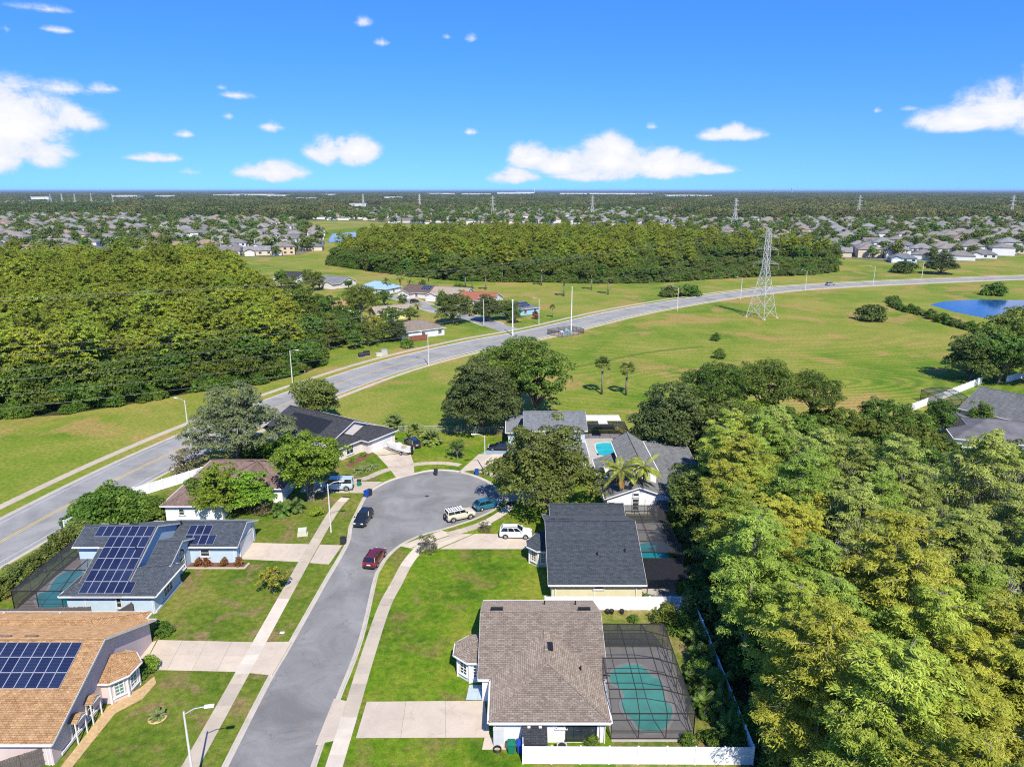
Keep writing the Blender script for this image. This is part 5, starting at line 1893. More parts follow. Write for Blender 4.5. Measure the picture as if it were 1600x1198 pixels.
tree_at(P_OAK[0], 'broad live oak beside the turning circle in front of the white gabled house', 852, 796, 1.08, sz=1.0)
tree_at(P_OAKD, 'big dark round oak behind the lawn beyond the turning circle', 752, 672, 1.0, sz=.98)
tree_at(P_PINE, 'tall bright-topped tree rising behind the big dark round oak', 812, 646, 1.25, sz=.85)
place(P_BROAD[3], 'leafy green tree filling the side of the tall tree beside the two-storey roof', (*at(836, 652), .02), 1.25)
tree_at(P_GREY, 'silvery grey-green tree over the boulevard behind the umber-roofed house', 372, 722, 1.08)
tree_at(P_TWIG, 'thin pale tree leaning over the white fence by the boulevard', 300, 742, 2.1)
tree_at(P_OAK[2], 'olive-green tree behind the house with the black solar heater', 496, 657, 1.05, sz=.95)
tree_at(P_BRIGHT, 'bright yellow-green many-stemmed tree over the parked van', 487, 783, 1.0)
tree_at(P_BRIGHT2, 'leafy tree crowding the front of the umber-roofed house', 345, 806, .8)
tree_at(P_BRIGHT2, 'smaller leafy tree beside the umber-roofed house wall', 392, 801, .68)
tree_at(P_BROAD[2], 'dark shrubby tree at the corner of the umber roof', 318, 795, .62)
for k, (px, py, s) in enumerate(((390, 713, .8), (420, 712, .9), (450, 706, .95), (475, 702, .8), (505, 700, .6))):
    tree_at(P_SHRUB_BIG[0], 'bright green screening shrub between the umber-roofed and blush houses', px, py, s, group='screening shrubs between two houses')
tree_at(P_TWIG, 'grey bare-twigged shrub beside the umber-roofed house', 412, 803, .95)
for k, (px, py) in enumerate(((440, 806), (462, 800))):
    tree_at(P_TROP, 'arching palm-like shrub at the front of the umber-roofed house', px, py, .9, group='arching shrubs by the umber-roofed house')
tree_at(P_SHRUB[2], 'small orange-tinged shrub on the verge lawn by the lamp post', 497, 805, .9)
# left hedge along the boulevard and the big shrubs at its end
hedge = smooth(P2([(-20, 945), (40, 905), (75, 878), (110, 850), (135, 835)]), 4)
for x, y in resample(hedge, 1.9):
    place(rng.choice(P_HEDGE), 'olive hedge shrub in the row between blue house and boulevard', (x + rng.uniform(-.3, .3), y, .06), rng.uniform(.85, 1.15), group='hedge shrubs along the boulevard')
for px, py, s in ((130, 818, 1.0), (158, 812, 1.3), (190, 808, 1.35), (222, 808, 1.1), (248, 808, .9), (175, 795, 1.2), (150, 800, 1.0)):
    tree_at(P_SHRUB_BIG[0], 'dense bright shrub behind the roof of the blue solar house', px, py, s, group='dense shrubs behind the blue house')
# plants round the left houses
for px in (309, 325, 349, 373):
    tree_at(P_CROTON, 'red-leaved croton in the bed before the blue garage wing', px, 884, 1.15, group='crotons in the garage bed')
tree_at(P_SMALL[0], 'small yellow-flowering tree on the olive lawn of the blue house', 426, 926, 1.0)
tree_at(P_SHRUB[0], 'clipped green shrub between the blue house and the orange-roofed driveway', 255, 990, .95)
tree_at(P_SHRUB[2], 'leafy shrub beside the bay of the orange-roofed house', 232, 1046, .9)
tree_at(P_SHRUB[1], 'dark shrub under the bay window of the orange-roofed house', 222, 1056, .8)
tree_at(P_SAGO, 'sago palm in a ring of stone on the front lawn', 246, 1122, 1.0, z=.12)
tree_at(P_SHRUB[0], 'low green shrub by the wooden fence at the picture edge', 6, 982, 1.0)
# right-hand gardens
tree_at(P_TWIG, 'brown-twigged crepe myrtle where the driveway meets the footpath', 668, 862, .95)
tree_at(P_TWIG, 'small sparse crepe myrtle between footpath and white car', 758, 830, .62)
tree_at(P_SMALL[1], 'small thin tree on the bright lawn beyond the turning circle', 714, 718, 1.05)
for k, (px, py, s) in enumerate(((616, 672, 1.35), (650, 682, 1.1), (676, 694, 1.25))):
    tree_at(P_PYGMY, ['tallest clump of date palms against the chain-link fence', 'middle clump of date palms near the boat', 'bushy clump of date palms on the open lawn'][k], px, py, s)
for px, py, s in ((560, 738, .8), (572, 735, .9), (585, 732, .75)):
    tree_at(P_SAGO, 'dark sago palm in the grass triangle by the boat driveway', px, py, s * 1.6, group='sago palms in the grass triangle')
for px, py in ((550, 722), (568, 713)):
    tree_at(P_SHRUB[2], 'small yellowish shrub in the red mulch bed of the blush house', px, py, .55, group='shrubs in the mulch bed')
tree_at(P_QUEEN[0], 'yellow-green queen palm with dry hanging fronds before the white gable', 967, 801, 1.1)
tree_at(P_QUEEN[1], 'paler queen palm close to the tall gable window', 1003, 800, 1.08)
tree_at(P_OAKD2, 'dark rounded oak behind the white gabled house', 1044, 714, 1.25, sz=1.0)
tree_at(P_OAK[1], 'olive oak beside the dark rounded oak at the garden end', 1132, 733, 1.08)
tree_at(P_BRIGHT2, 'fresh green tree behind the garden oaks at the field edge', 1165, 706, 1.0)
tree_at(P_OAK[2], 'olive oak between the yellow house cage and the cypress stand', 1088, 822, 1.0)
tree_at(P_OAK[2], 'scrubby dark oak at the field edge left of the pines', 1098, 690, .9)
for k, (px, py, s) in enumerate(((1112, 690, .98), (1190, 692, 1.02), (1262, 688, .86))):
    tree_at(P_PINE, ['umbrella-topped pine at the field edge nearest the garden oaks', 'widest umbrella-topped pine in the field-edge row', 'smallest umbrella-topped pine at the end of the field-edge row'][k], px, py, s)
for px, py, s in ((1100, 700, .8), (1125, 702, .9), (1160, 698, .85), (1200, 700, .9), (1235, 698, .85), (1275, 696, .85), (1180, 708, .8), (1220, 708, .75), (1260, 704, .7), (1300, 700, .75), (1340, 695, .7), (1375, 690, .8), (1240, 722, .8), (1150, 715, .8), (1300, 715, .7)):
    tree_at(rng.choice(P_BROAD), 'dark thicket tree filling the field edge below the pines', px, py, s, group='thicket trees below the pines')
for px, py, s in ((1432, 690, .62), (1465, 680, .75), (1410, 672, .5), (1530, 668, .55)):
    tree_at(P_BROAD[0], 'low tree by the houses beyond the cypress stand', px, py, s, group='low trees by the houses beyond the stand')
for (x, y) in scatter([(38, 108), (46, 122), (62, 130), (80, 122), (88, 104), (84, 86), (62, 90), (50, 98)], 5.6, .45, 31):
    k = rng.randrange(4)
    place(P_BROAD[k], ['rounded', 'domed', 'small', 'lumpy'][k] + ' thicket tree between the cypress stand and the grey-roofed houses', (x, y, .03), rng.uniform(.45, .75), group='thicket trees before the grey-roofed houses')
# tropical planting inside the white fence
for px, py, s in ((1100, 1040, 1.0), (1118, 1085, 1.05), (1132, 1120, .95), (1105, 1115, .9), (1092, 1010, .9), (1142, 1150, .8), (1088, 1075, .8)):
    tree_at(P_TROP, 'banana plant in the strip between pool cage and white fence', px, py, s, group='banana plants along the fence')
for px, py, s in ((1040, 975, 1.25), (1062, 985, 1.4), (1083, 990, 1.1), (990, 972, .5), (1095, 1060, 1.2), (1075, 1162, .7), (1110, 1160, .9), (925, 1163, .5), (1012, 938, .6), (1150, 1176, .8)):
    tree_at(rng.choice(P_SHRUB[:2]), 'leafy garden shrub inside the white vinyl fence', px, py, s, group='garden shrubs inside the vinyl fence')
tree_at(P_SAGO, 'spiky pale agave-like plant in the fence corner', 1140, 1166, .9)
# field and pond
for k, (px, py) in enumerate(((940, 616), (978, 617))):
    tree_at(P_SABAL[k], ['pale-trunked sabal palm alone in the field', 'dark-trunked sabal palm alone in the field'][k], px, py, 1.28)
for px, py in ((881, 463), (846, 446), (785, 439), (759, 453), (924, 453), (950, 460), (738, 452), (727, 450), (670, 452)):
    tree_at(rng.choice(P_SABAL), 'distant sabal palm in the grass corridor before the middle wood', px, py, 1.5, group='distant sabal palms')
tree_at(P_SHRUB_BIG[2], 'round dark bush standing alone in the mown field', 1360, 500, 2.0, sz=.9)
tree_at(P_SHRUB_BIG[2], 'dark bush with a pale patch beside the far side of the boulevard', 1050, 463, 1.9, sz=.8)
tree_at(P_SHRUB_BIG[0], 'dark bush next to the pale-patched bush by the boulevard', 1078, 462, 1.9, sz=.8)
tree_at(P_SHRUB_BIG[2], 'low wide bush on the far verge before the right suburb', 1413, 426, 2.6, sz=.8)
tree_at(P_OAKD, 'tall double bush on the far verge before the right suburb', 1470, 428, 1.15, sz=.7)
tree_at(P_SHRUB_BIG[0], 'green bush on the far bank of the pond', 1553, 461, 2.2, sz=.8)
tree_at(P_SHRUB[1], 'very small bush in the middle of the mown field', 1118, 532, 1.3)
tree_at(P_SHRUB[1], 'rounded bush in the field above the pines', 1123, 560, 1.5)
pond_edge = smooth(P2([(1390, 472), (1408, 484), (1440, 492), (1470, 502), (1500, 512), (1530, 520)]), 5)
for x, y in resample(pond_edge, 4.0):
    place(rng.choice(P_SHRUB_BIG[1:]), 'reedy olive shrub on the near bank of the pond', (x + rng.uniform(-1, 1), y + rng.uniform(-1, 1), 0), rng.uniform(.7, 1.05), group='shrubs on the pond bank')
for px, py, s in ((1575, 560, 1.25), (1545, 580, 1.15), (1515, 595, 1.1), (1600, 575, 1.3), (1560, 600, 1.2), (1540, 555, .8), (1590, 530, 1.0), (1620, 600, 1.2)):
    tree_at(rng.choice([P_BROAD[1], P_BROAD[3], P_OAK[1]]), 'leafy tree in the clump between pond and right-hand houses', px, py, s, group='trees between the pond and the right-hand houses')
# across the boulevard
tree_at(P_PINE, 'tall open pine rising over the houses across the boulevard', 566, 512, .95)
for k, (px, py, s) in enumerate(((708, 506, 1.0), (760, 502, .9), (792, 500, .88))):
    tree_at([P_OAK[1], P_OAKD2, P_OAK[2]][k], ['spreading oak at the side-street corner casting a dark shadow', 'left-hand dark oak of the pair by the corner houses', 'dark oak beside the blue corner house'][k], px, py, s)
tree_at(P_OAKD2, 'dark round tree beside the brown-roofed house at the wood edge', 617, 533, .68)
tree_at(P_SHRUB_BIG[0], 'yellow-green cone-shaped shrub on the boulevard verge', 636, 543, .8, sz=1.2)
tree_at(P_SMALL[0], 'yellow-flowering tree at the wood edge', 585, 528, 2.3)
for px, py, s in ((545, 520, .8), (520, 510, 1.0), (500, 500, 1.0), (515, 545, .9), (530, 540, .8), (485, 520, 1.0), (500, 535, 1.0), (480, 545, .9), (535, 530, .8), (470, 500, 1.1), (495, 560, .7), (535, 505, .6), (475, 480, 1.0), (515, 530, .9), (460, 470, 1.0), (600, 520, .7), (440, 450, .8), (490, 455, .9), (555, 545, .6)):
    tree_at(rng.choice(P_BROAD), 'bushy green tree where the wood meets the houses across the boulevard', px, py, s, group='bushy trees at the end of the wood')
for px, py, s in ((653, 497, .6), (690, 470, .5), (605, 458, .75), (626, 456, .8), (640, 455, .6), (722, 472, .55)):
    tree_at(P_QUEEN[0], 'palm among the houses across the boulevard', px, py, s * 1.3, group='palms among the houses across the boulevard')
for px, py, s in ((555, 478, .6), (575, 470, .55), (600, 478, .6), (590, 492, .6), (630, 480, .5), (560, 500, .8), (612, 512, .7), (600, 535, .6), (690, 478, .5), (730, 486, .55), (715, 462, .55), (660, 452, .5), (770, 486, .6), (805, 505, .5), (640, 505, .55), (500, 452, .6), (480, 440, .6), (545, 452, .55), (575, 540, .7), (545, 535, .8)):
    k = rng.randrange(4)
    tree_at(P_BROAD[k], ['rounded', 'domed', 'small', 'lumpy'][k] + ' garden tree among the houses across the boulevard', px, py, s, group='garden trees across the boulevard')
tree_at(P_SHRUB[1], 'round dark shrub at the corner house wall', 673, 517, 1.6)
tree_at(P_CROTON, 'orange-leaved shrub by the blue corner house', 838, 498, 3.0)
tree_at(P_SABAL[0], 'short palm beside the blue corner house', 863, 496, .7)
# ================================================================ fences
def fence(name, label, a, b, h=1.83, step=2.4, mat=None, postm=None, cat='fence', style='vinyl'):
    a, b = Vector(a), Vector(b)
    d = b - a
    n = max(1, round(d.length / step))
    e = thing(name, label, cat, (a.x, a.y, LZ - .03), math.atan2(d.y, d.x))
    st = d.length / n
    mat = mat or M_VINYL
    if style == 'vinyl':
        mb = MB().box(.07, st - .07, -.018, .018, .14, h - .12)
        nb = int(st / .15)
        for k in range(1, nb):
            x = .07 + (st - .14) * k / nb
            mb.box(x - .008, x + .008, -.023, .023, .15, h - .13)
        mb.box(.05, st - .05, -.03, .03, h - .15, h).box(.05, st - .05, -.03, .03, .05, .18)
        pm = mb.mesh('panel', mat)
        po = MB().box(-.065, .065, -.065, .065, 0, h + .06)
        po.face([(-.08, -.08, h + .06), (.08, -.08, h + .06), (0, 0, h + .14)]).face([(.08, -.08, h + .06), (.08, .08, h + .06), (0, 0, h + .14)]).face([(.08, .08, h + .06), (-.08, .08, h + .06), (0, 0, h + .14)]).face([(-.08, .08, h + .06), (-.08, -.08, h + .06), (0, 0, h + .14)])
        pom = po.mesh('post', mat)
    elif style == 'wood':
        mb = MB()
        nb = max(3, int(st / .16))
        for k in range(nb):
            x0 = .05 + (st - .1) * k / nb
            mb.box(x0 + .006, x0 + (st - .1) / nb - .006, -.012, .012, .05, h + rng.uniform(-.04, .03))
        mb.box(0, st, .012, .05, .4, .5).box(0, st, .012, .05, h - .5, h - .4)
        pm = mb.mesh('panel', mat)
        pom = MB().box(-.05, .05, -.02, .08, 0, h).mesh('post', mat)
    else:                                    # wire mesh on steel posts
        mb = MB().face([(.03, 0, .05), (st - .03, 0, .05), (st - .03, 0, h - .05), (.03, 0, h - .05)])
        pm = mb.mesh('panel', mat)
        pom = MB().tube([(0, 0, 0), (0, 0, h)], .03, 6).mesh('post', postm)
    for k in range(n):
        link('panel', pm, e, (k * st, 0, 0))
        if style == 'wire':
            MB().tube([(k * st, 0, h - .03), ((k + 1) * st, 0, h - .03)], .02, 5).build('rail', postm, e)
    for k in range(n + 1):
        link('post', pom, e, (k * st, 0, 0))
    return e


M_WOODF = pmat('weathered_fence_wood', (.13, .11, .095), .9, .25, 3)
M_CHAIN = screen_mat('chain_link', (.35, .36, .36), .8)
fence('vinyl_fence', 'long white vinyl fence across the front of the pool garden', (.95, 50.75), (20.8, 50.65))
fence('vinyl_fence', 'white vinyl fence running back along the edge of the cypress stand', (20.85, 50.9), (21.3, 73.8))
fence('vinyl_fence', 'white vinyl fence between the brown-roofed and yellow houses', (3.9, 74.1), (21.15, 74.1))
fence('vinyl_fence', 'white vinyl fence stub returning to the brown-roofed house', (.95, 50.85), (.95, 53.1), step=2.2)
fence('vinyl_fence', 'white vinyl fence along the boulevard behind the umber-roofed house', (-52.3, 116.3), (-60.9, 105.9))
fence('vinyl_fence', 'white vinyl fence along the boulevard nearest the hedge', (-60.95, 105.8), (-65.0, 94.0))
fence('vinyl_fence', 'white vinyl fence between the mown field and the right-hand houses', at(1424, 643), at(1533, 600))
fence('vinyl_fence', 'short white vinyl fence behind the weathered-roofed house', at(1572, 598), at(1604, 589))
fence('wooden_fence', 'dark weathered wooden fence at the corner of the orange-roofed house', (-40.2, 50.7), (-43.5, 48.8), mat=M_WOODF, style='wood', step=2.0)
fence('wooden_fence', 'dark weathered wooden fence behind the orange-roofed house', (-60.5, 71.4), (-48.5, 72.0), mat=M_WOODF, style='wood')
fence('wooden_fence', 'short dark wooden gate at the side of the blue house', (-45.4, 70.2), (-44.2, 72.9), mat=M_WOODF, style='wood', step=2.9)
fence('chain_link_fence', 'chain-link fence along the end of the bright lawn', (-30.5, 138.4), (1.2, 137.2), 1.5, 3.0, M_CHAIN, M_STEEL, style='wire')
fence('chain_link_fence', 'chain-link fence behind the house with the black solar heater', (-47, 137), (-30.8, 138.5), 1.5, 3.0, M_CHAIN, M_STEEL, style='wire')


# ================================================================ vehicles
M_TYRE = pmat('tyre_rubber', (.02, .02, .02), .85, .2, 5)
M_RIM = pmat('alloy_rim', (.5, .5, .52), .3, .1, 5, metal=.8)
M_CARGLASS = pmat('car_glass', (.012, .016, .02), .04, .3, 1, spec=.8)
M_LAMP = pmat('lamp_glass', (.75, .76, .78), .1, .05, 3, spec=.8)
M_TAIL = pmat('tail_lamp', (.40, .02, .02), .15, .1, 3, spec=.7)
M_PLATE = pmat('number_plate', (.65, .66, .68), .5, .05, 5)
M_TRIMBLK = pmat('black_trim', (.025, .025, .025), .6, .2, 5)


def paint(name, c, metal=.2):
    return pmat(name, c, .28, .03, .6, spec=.5, metal=metal, coat=.7)


def wheel(r, w):
    t = MB()
    prof = [(r * .62, -w / 2), (r * .95, -w / 2), (r, -w * .3), (r, w * .3), (r * .95, w / 2), (r * .62, w / 2)]
    t.lathe(prof, 18)
    d = MB().lathe([(0, w * .42), (r * .2, w * .42), (r * .5, w * .36), (r * .64, w * .44), (r * .66, w * .3), (r * .66, -w * .4)], 18)
    for m in (t, d):
        m.v = [(x, z, y) for x, y, z in m.v]     # axis along y
        m.f = [tuple(reversed(f)) for f in m.f]
    sp = MB()
    for k in range(5):
        a = 2 * math.pi * k / 5
        sp.bar((0, w * .43, 0), (r * .6 * math.cos(a), w * .4, r * .6 * math.sin(a)), .07, .03)
    return t, d, sp


def car(name, label, loc, heading, colr, kind='suv', L_=4.6, W=1.86, H=1.68, cat='car', extras=()):
    e = thing(name, label, cat, (loc[0], loc[1], loc[2]), heading)
    hood = dict(suv=.62, hatch=.60, sedan=.58, boxy=.66, van=.60)[kind] * H
    belt = hood + .06
    zb = .14 * H
    hw = W / 2
    st = dict(
        suv=[(-.5, .40, hood * .86, .88), (-.485, zb * 1.3, belt, .97), (-.25, zb, belt, 1), (.1, zb, belt, 1), (.2, zb, hood + .02, 1), (.38, zb, hood - .03, .98), (.465, zb * 1.1, hood * .86, .93), (.5, .36, hood * .64, .80)],
        hatch=[(-.5, .40, hood * .84, .86), (-.48, zb * 1.3, belt, .96), (-.25, zb, belt, 1), (.1, zb, belt, 1), (.2, zb, hood + .02, 1), (.36, zb, hood - .06, .98), (.46, zb * 1.1, hood * .8, .92), (.5, .36, hood * .6, .78)],
        sedan=[(-.5, .40, hood * .86, .86), (-.48, zb * 1.3, hood + .02, .95), (-.34, zb, belt, 1), (.1, zb, belt, 1), (.2, zb, hood + .02, 1), (.36, zb, hood - .06, .98), (.46, zb * 1.1, hood * .8, .92), (.5, .36, hood * .6, .78)],
        boxy=[(-.5, .46, hood * .95, .94), (-.49, zb * 1.5, belt, .98), (-.25, zb * 1.4, belt, 1), (.12, zb * 1.4, belt, 1), (.2, zb * 1.4, hood + .01, 1), (.44, zb * 1.5, hood - .05, .99), (.49, zb * 1.6, hood * .86, .95), (.5, .45, hood * .7, .9)],
        van=[(-.5, .40, belt * .95, .97), (-.49, zb * 1.3, belt, .99), (-.25, zb, belt, 1), (.2, zb, belt, 1), (.36, zb, hood - .02, 1), (.46, zb, hood * .78, .97), (.49, zb * 1.2, hood * .7, .93), (.5, .36, hood * .55, .85)])[kind]
    sec = []
    for f, z0, z1, k in st:
        w = hw * k
        m = (z0 + z1) / 2
        sec.append([(f * L_, -w * .9, z0), (f * L_, -w, z0 + (z1 - z0) * .35), (f * L_, -w * .99, z0 + (z1 - z0) * .75), (f * L_, -w * .90, z1), (f * L_, 0, z1 + .035), (f * L_, w * .90, z1), (f * L_, w * .99, z0 + (z1 - z0) * .75), (f * L_, w, z0 + (z1 - z0) * .35), (f * L_, w * .9, z0)])
    mb = MB()
    for a, b in zip(sec[:-1], sec[1:]):
        for i in range(len(a) - 1):
            mb.face([a[i], a[i + 1], b[i + 1], b[i]])
    mb.face(sec[0][::-1]); mb.face(sec[-1])
    mb.build('body', colr, e, smooth=False)
    # greenhouse
    gb, gt = dict(suv=((-.47, .21), (-.40, .05)), hatch=((-.46, .22), (-.34, .02)), sedan=((-.38, .22), (-.22, .02)), boxy=((-.475, .19), (-.46, .10)), van=((-.49, .38), (-.485, .24)))[kind]
    wb, wt = hw * .89, hw * (.72 if kind not in ('boxy', 'van') else .82)
    B = [(gb[0] * L_, -wb, belt - .02), (gb[1] * L_, -wb * .96, belt - .03), (gb[1] * L_, wb * .96, belt - .03), (gb[0] * L_, wb, belt - .02)]
    T = [(gt[0] * L_, -wt, H - .05), (gt[1] * L_, -wt, H - .06), (gt[1] * L_, wt, H - .06), (gt[0] * L_, wt, H - .05)]
    gl = MB()
    for i in range(4):
        j = (i + 1) % 4
        gl.face([B[i], B[j], T[j], T[i]])
    gl.build('windows', M_CARGLASS, e)
    rf = MB()
    c = (gt[0] + gt[1]) / 2 * L_
    Tm = [((x - c) * .93 + c, y * .86, H) for x, y, z in T]
    Tl = [((x - c) * 1.015 + c, y * 1.02, z - .02) for x, y, z in T]
    rf.face(Tm)
    for i in range(4):
        j = (i + 1) % 4
        rf.face([Tl[i], Tl[j], Tm[j], Tm[i]])
    rf.build('roof', colr if kind != 'boxy' else pmat('white_roof_paint', (.78, .78, .76), .3, .03, 1), e)
    pl = MB()
    for i in range(4):
        pl.bar(Vector(B[i]) * 1.003, Vector(T[i]) * 1.003, .09, .07)
    for f in ((.48,) if kind in ('sedan', 'hatch') else (.36, .68)):
        for s in (0, 3):
            bb = Vector(B[0 if s == 0 else 3]).lerp(Vector(B[1 if s == 0 else 2]), f)
            tt = Vector(T[0 if s == 0 else 3]).lerp(Vector(T[1 if s == 0 else 2]), f)
            pl.bar(bb * 1.004, tt * 1.004, .07, .05)
    pl.build('pillars', colr, e)
    r = .205 * H if kind != 'boxy' else .225 * H
    t, d, sp = wheel(r, .23)
    for sx in (-.31, .305):
        for sy in (-1, 1):
            tm = t.build('wheel', M_TYRE, e, (sx * L_, sy * (hw - .10), r))
            if sy < 0: tm.rotation_euler = (0, 0, math.pi)
            rm = d.build('rim', M_RIM, tm)
            sp.build('spokes', M_RIM, tm)
            MB().lathe([(r * 1.05, -.005), (r * 1.22, 0), (r * 1.22, .02)], 18)
    # arches, lamps, bumpers, mirrors
    for sx in (-.31, .305):
        for sy in (-1, 1):
            ar = MB()
            pts = [(sx * L_ + r * 1.17 * math.cos(a), sy * (hw + .004), r + r * 1.17 * math.sin(a)) for a in [math.pi * k / 8 for k in range(9)]]
            for p, q in zip(pts[:-1], pts[1:]):
                ar.bar(p, q, .05, .05)
            ar.build('wheel_arch', M_TRIMBLK, e)
    for sy in (-1, 1):
        MB().box(.452 * L_, .492 * L_, sy * hw * .62 - .17, sy * hw * .62 + .17, hood * .70, hood * .84).build('headlight', M_LAMP, e)
        MB().box(-.502 * L_, -.478 * L_, sy * hw * .76 - .1, sy * hw * .76 + .1, hood * .72, hood * .98).build('tail_light', M_TAIL, e)
        MB().box(.16 * L_, .2 * L_, sy * (hw + .09) - .09, sy * (hw + .09) + .09, belt + .0, belt + .13).build('mirror', colr if kind != 'boxy' else M_TRIMBLK, e)
    MB().box(.485 * L_, .505 * L_, -hw * .5, hw * .5, hood * .45, hood * .66).build('grille', M_TRIMBLK, e)
    MB().box(-.508 * L_, -.49 * L_, -hw * .84, hw * .84, .3, .48).build('bumper', M_TRIMBLK if kind != 'van' else M_TRIMBLK, e)
    MB().box(-.510 * L_, -.5 * L_, -.26, .26, hood * .66, hood * .80).build('number_plate', M_PLATE, e)
    if kind in ('suv', 'boxy'):
        for sy in (-1, 1):
            MB().bar((gt[0] * L_ * .92, sy * wt * .86, H + .05), (gt[1] * L_ * .6, sy * wt * .86, H + .05), .05, .05).build('roof_rail', M_TRIMBLK, e)
    if kind == 'boxy':
        for k in range(6):
            MB().bar((gt[0] * L_ * .9 + k * .36, -wt * .84, H + .09), (gt[0] * L_ * .9 + k * .36, wt * .84, H + .09), .05, .04).build('rack_bar', M_TRIMBLK, e)
        sw = t.build('spare_wheel', M_TYRE, e, (-.5 * L_ - .12, 0, .95))
        sw.rotation_euler = (0, 0, math.pi / 2)
        d.build('rim', M_RIM, sw)
    return e


def head(p, q):
    return math.atan2(q[1] - p[1], q[0] - p[0])


def mid(p, q, z=.02):
    return ((p[0] + q[0]) / 2, (p[1] + q[1]) / 2, z)


a, b = at(567, 797), at(553, 828)
car('parked_car', 'black SUV parked facing down the street at the left kerb', (-22.3, 97.4, .02), R(-98), paint('black_paint', (.015, .018, .024)), 'suv', 4.6, 1.85, 1.62)
car('parked_car', 'dark red SUV at the right kerb seen from behind', (-18.35, 85.6, .02), R(80), paint('dark_red_paint', (.16, .012, .022)), 'suv', 4.65, 1.86, 1.68)
car('parked_car', 'cream boxy off-roader with roof rack and spare wheel by the kerb', (-7.9, 98.5, .02), R(26), paint('cream_paint', (.62, .56, .42), 0), 'boxy', 4.5, 1.9, 1.82)
car('parked_car', 'teal blue hatchback parked under the live oak', (-3.9, 102.4, .02), R(30), paint('teal_paint', (.02, .16, .24)), 'hatch', 4.4, 1.8, 1.5)
car('parked_car', 'white SUV on the driveway of the yellow house', (.55, 92.6, LZ + .04), R(-3), paint('white_car_paint', (.78, .78, .78), 0), 'suv', 4.65, 1.86, 1.68)
car('parked_van', 'pale blue van half hidden under the bright tree', (-29.0, 109.3, LZ + .04), R(182), paint('pale_blue_paint', (.45, .55, .62), 0), 'van', 5.2, 1.95, 2.1, cat='van')
car('parked_car', 'black sedan on the blue-painted forecourt of the two-storey house', (-2.2, 128.0, LZ + .04), R(176), paint('black_paint_gloss', (.012, .012, .014)), 'sedan', 4.8, 1.85, 1.47)
car('parked_car', 'dark grey SUV behind the boat at the blush house', (-19.4, 130.3, LZ + .04), R(120), paint('dark_grey_paint', (.03, .032, .036)), 'suv', 4.7, 1.88, 1.66)
pk = at(1297, 446)
car('moving_car', 'silver and dark pickup driving along the far boulevard', (pk[0], pk[1], .05), R(28), paint('silver_paint', (.35, .37, .42)), 'suv', 5.6, 2.0, 1.85)
for i, (px, py, hd_, c) in enumerate(((703, 460, 100, 'white'), (767, 453, 60, 'dark'), (757, 296, 0, None))):
    if c is None: continue
    x, y = at([762, 655][i] if i == 0 else 648, [489, 470][i] if i == 0 else 473)
    car('parked_car', ['white van parked on the side street across the boulevard', 'black car parked before the brown house across the boulevard'][i], (x, y, .06), R(hd_), paint('white_car_paint', (.78, .78, .78), 0) if c == 'white' else paint('black_paint', (.015, .018, .024)), ['van', 'suv'][i], 4.8, 1.9, [2.0, 1.65][i], cat=['van', 'car'][i])

# boat on its trailer
bt = thing('boat_trailer', 'white motor boat on a trailer in front of the garage', 'boat', (-21.4, 126.6, LZ + .04), R(150))
hull = MB()
stn = [(-2.9, .95, .55, .75), (-2.0, 1.02, .45, .75), (0, 1.05, .42, .8), (1.5, .85, .45, .9), (2.4, .5, .6, 1.0), (3.0, .06, .95, 1.12)]
sec = [[(x, -w, zt + .45), (x, -w * .92, zt * .9), (x, 0, zk), (x, w * .92, zt * .9), (x, w, zt + .45)] for x, w, zk, zt in stn]
for p, q in zip(sec[:-1], sec[1:]):
    for i in range(4): hull.face([p[i], q[i], q[i + 1], p[i + 1]])
hull.face(sec[0])
hull.build('hull', pmat('white_gelcoat', (.78, .77, .73), .25, .04, 1, spec=.5), bt)
dk = MB()
for (x, w, zk, zt), (x2, w2, zk2, zt2) in zip(stn[:-1], stn[1:]):
    dk.face([(x, -w * .95, zt + .3), (x2, -w2 * .95, zt2 + .3), (x2, w2 * .95, zt2 + .3), (x, w * .95, zt + .3)])
dk.build('deck', pmat('tan_deck', (.55, .52, .46), .6, .1, 2), bt)
MB().box(-.4, .3, -.35, .35, 1.1, 1.85).build('console', M_WHITE, bt)
MB().box(-1.5, -.9, -.45, .45, 1.1, 1.55).build('seat', pmat('tan_vinyl', (.5, .4, .28), .5, .1, 2), bt)
MB().box(-3.3, -2.9, -.2, .2, .5, 1.65).build('outboard_motor', M_BLACK, bt)
MB().bar((-2.9, 0, .42), (3.9, 0, .42), .1, .1).bar((-2.0, -1.1, .38), (-2.0, 1.1, .38), .1, .1).bar((1.0, -.9, .42), (3.5, 0, .42), .08, .08).bar((1.0, .9, .42), (3.5, 0, .42), .08, .08).bar((-2.6, -.9, .42), (1.0, -.9, .42), .08, .08).bar((-2.6, .9, .42), (1.0, .9, .42), .08, .08).build('trailer_frame', M_STEEL, bt)
t_, d_, s_ = wheel(.32, .2)
for sy in (-1, 1):
    w_ = t_.build('wheel', M_TYRE, bt, (-1.3, sy * 1.12, .32)); d_.build('rim', M_RIM, w_)


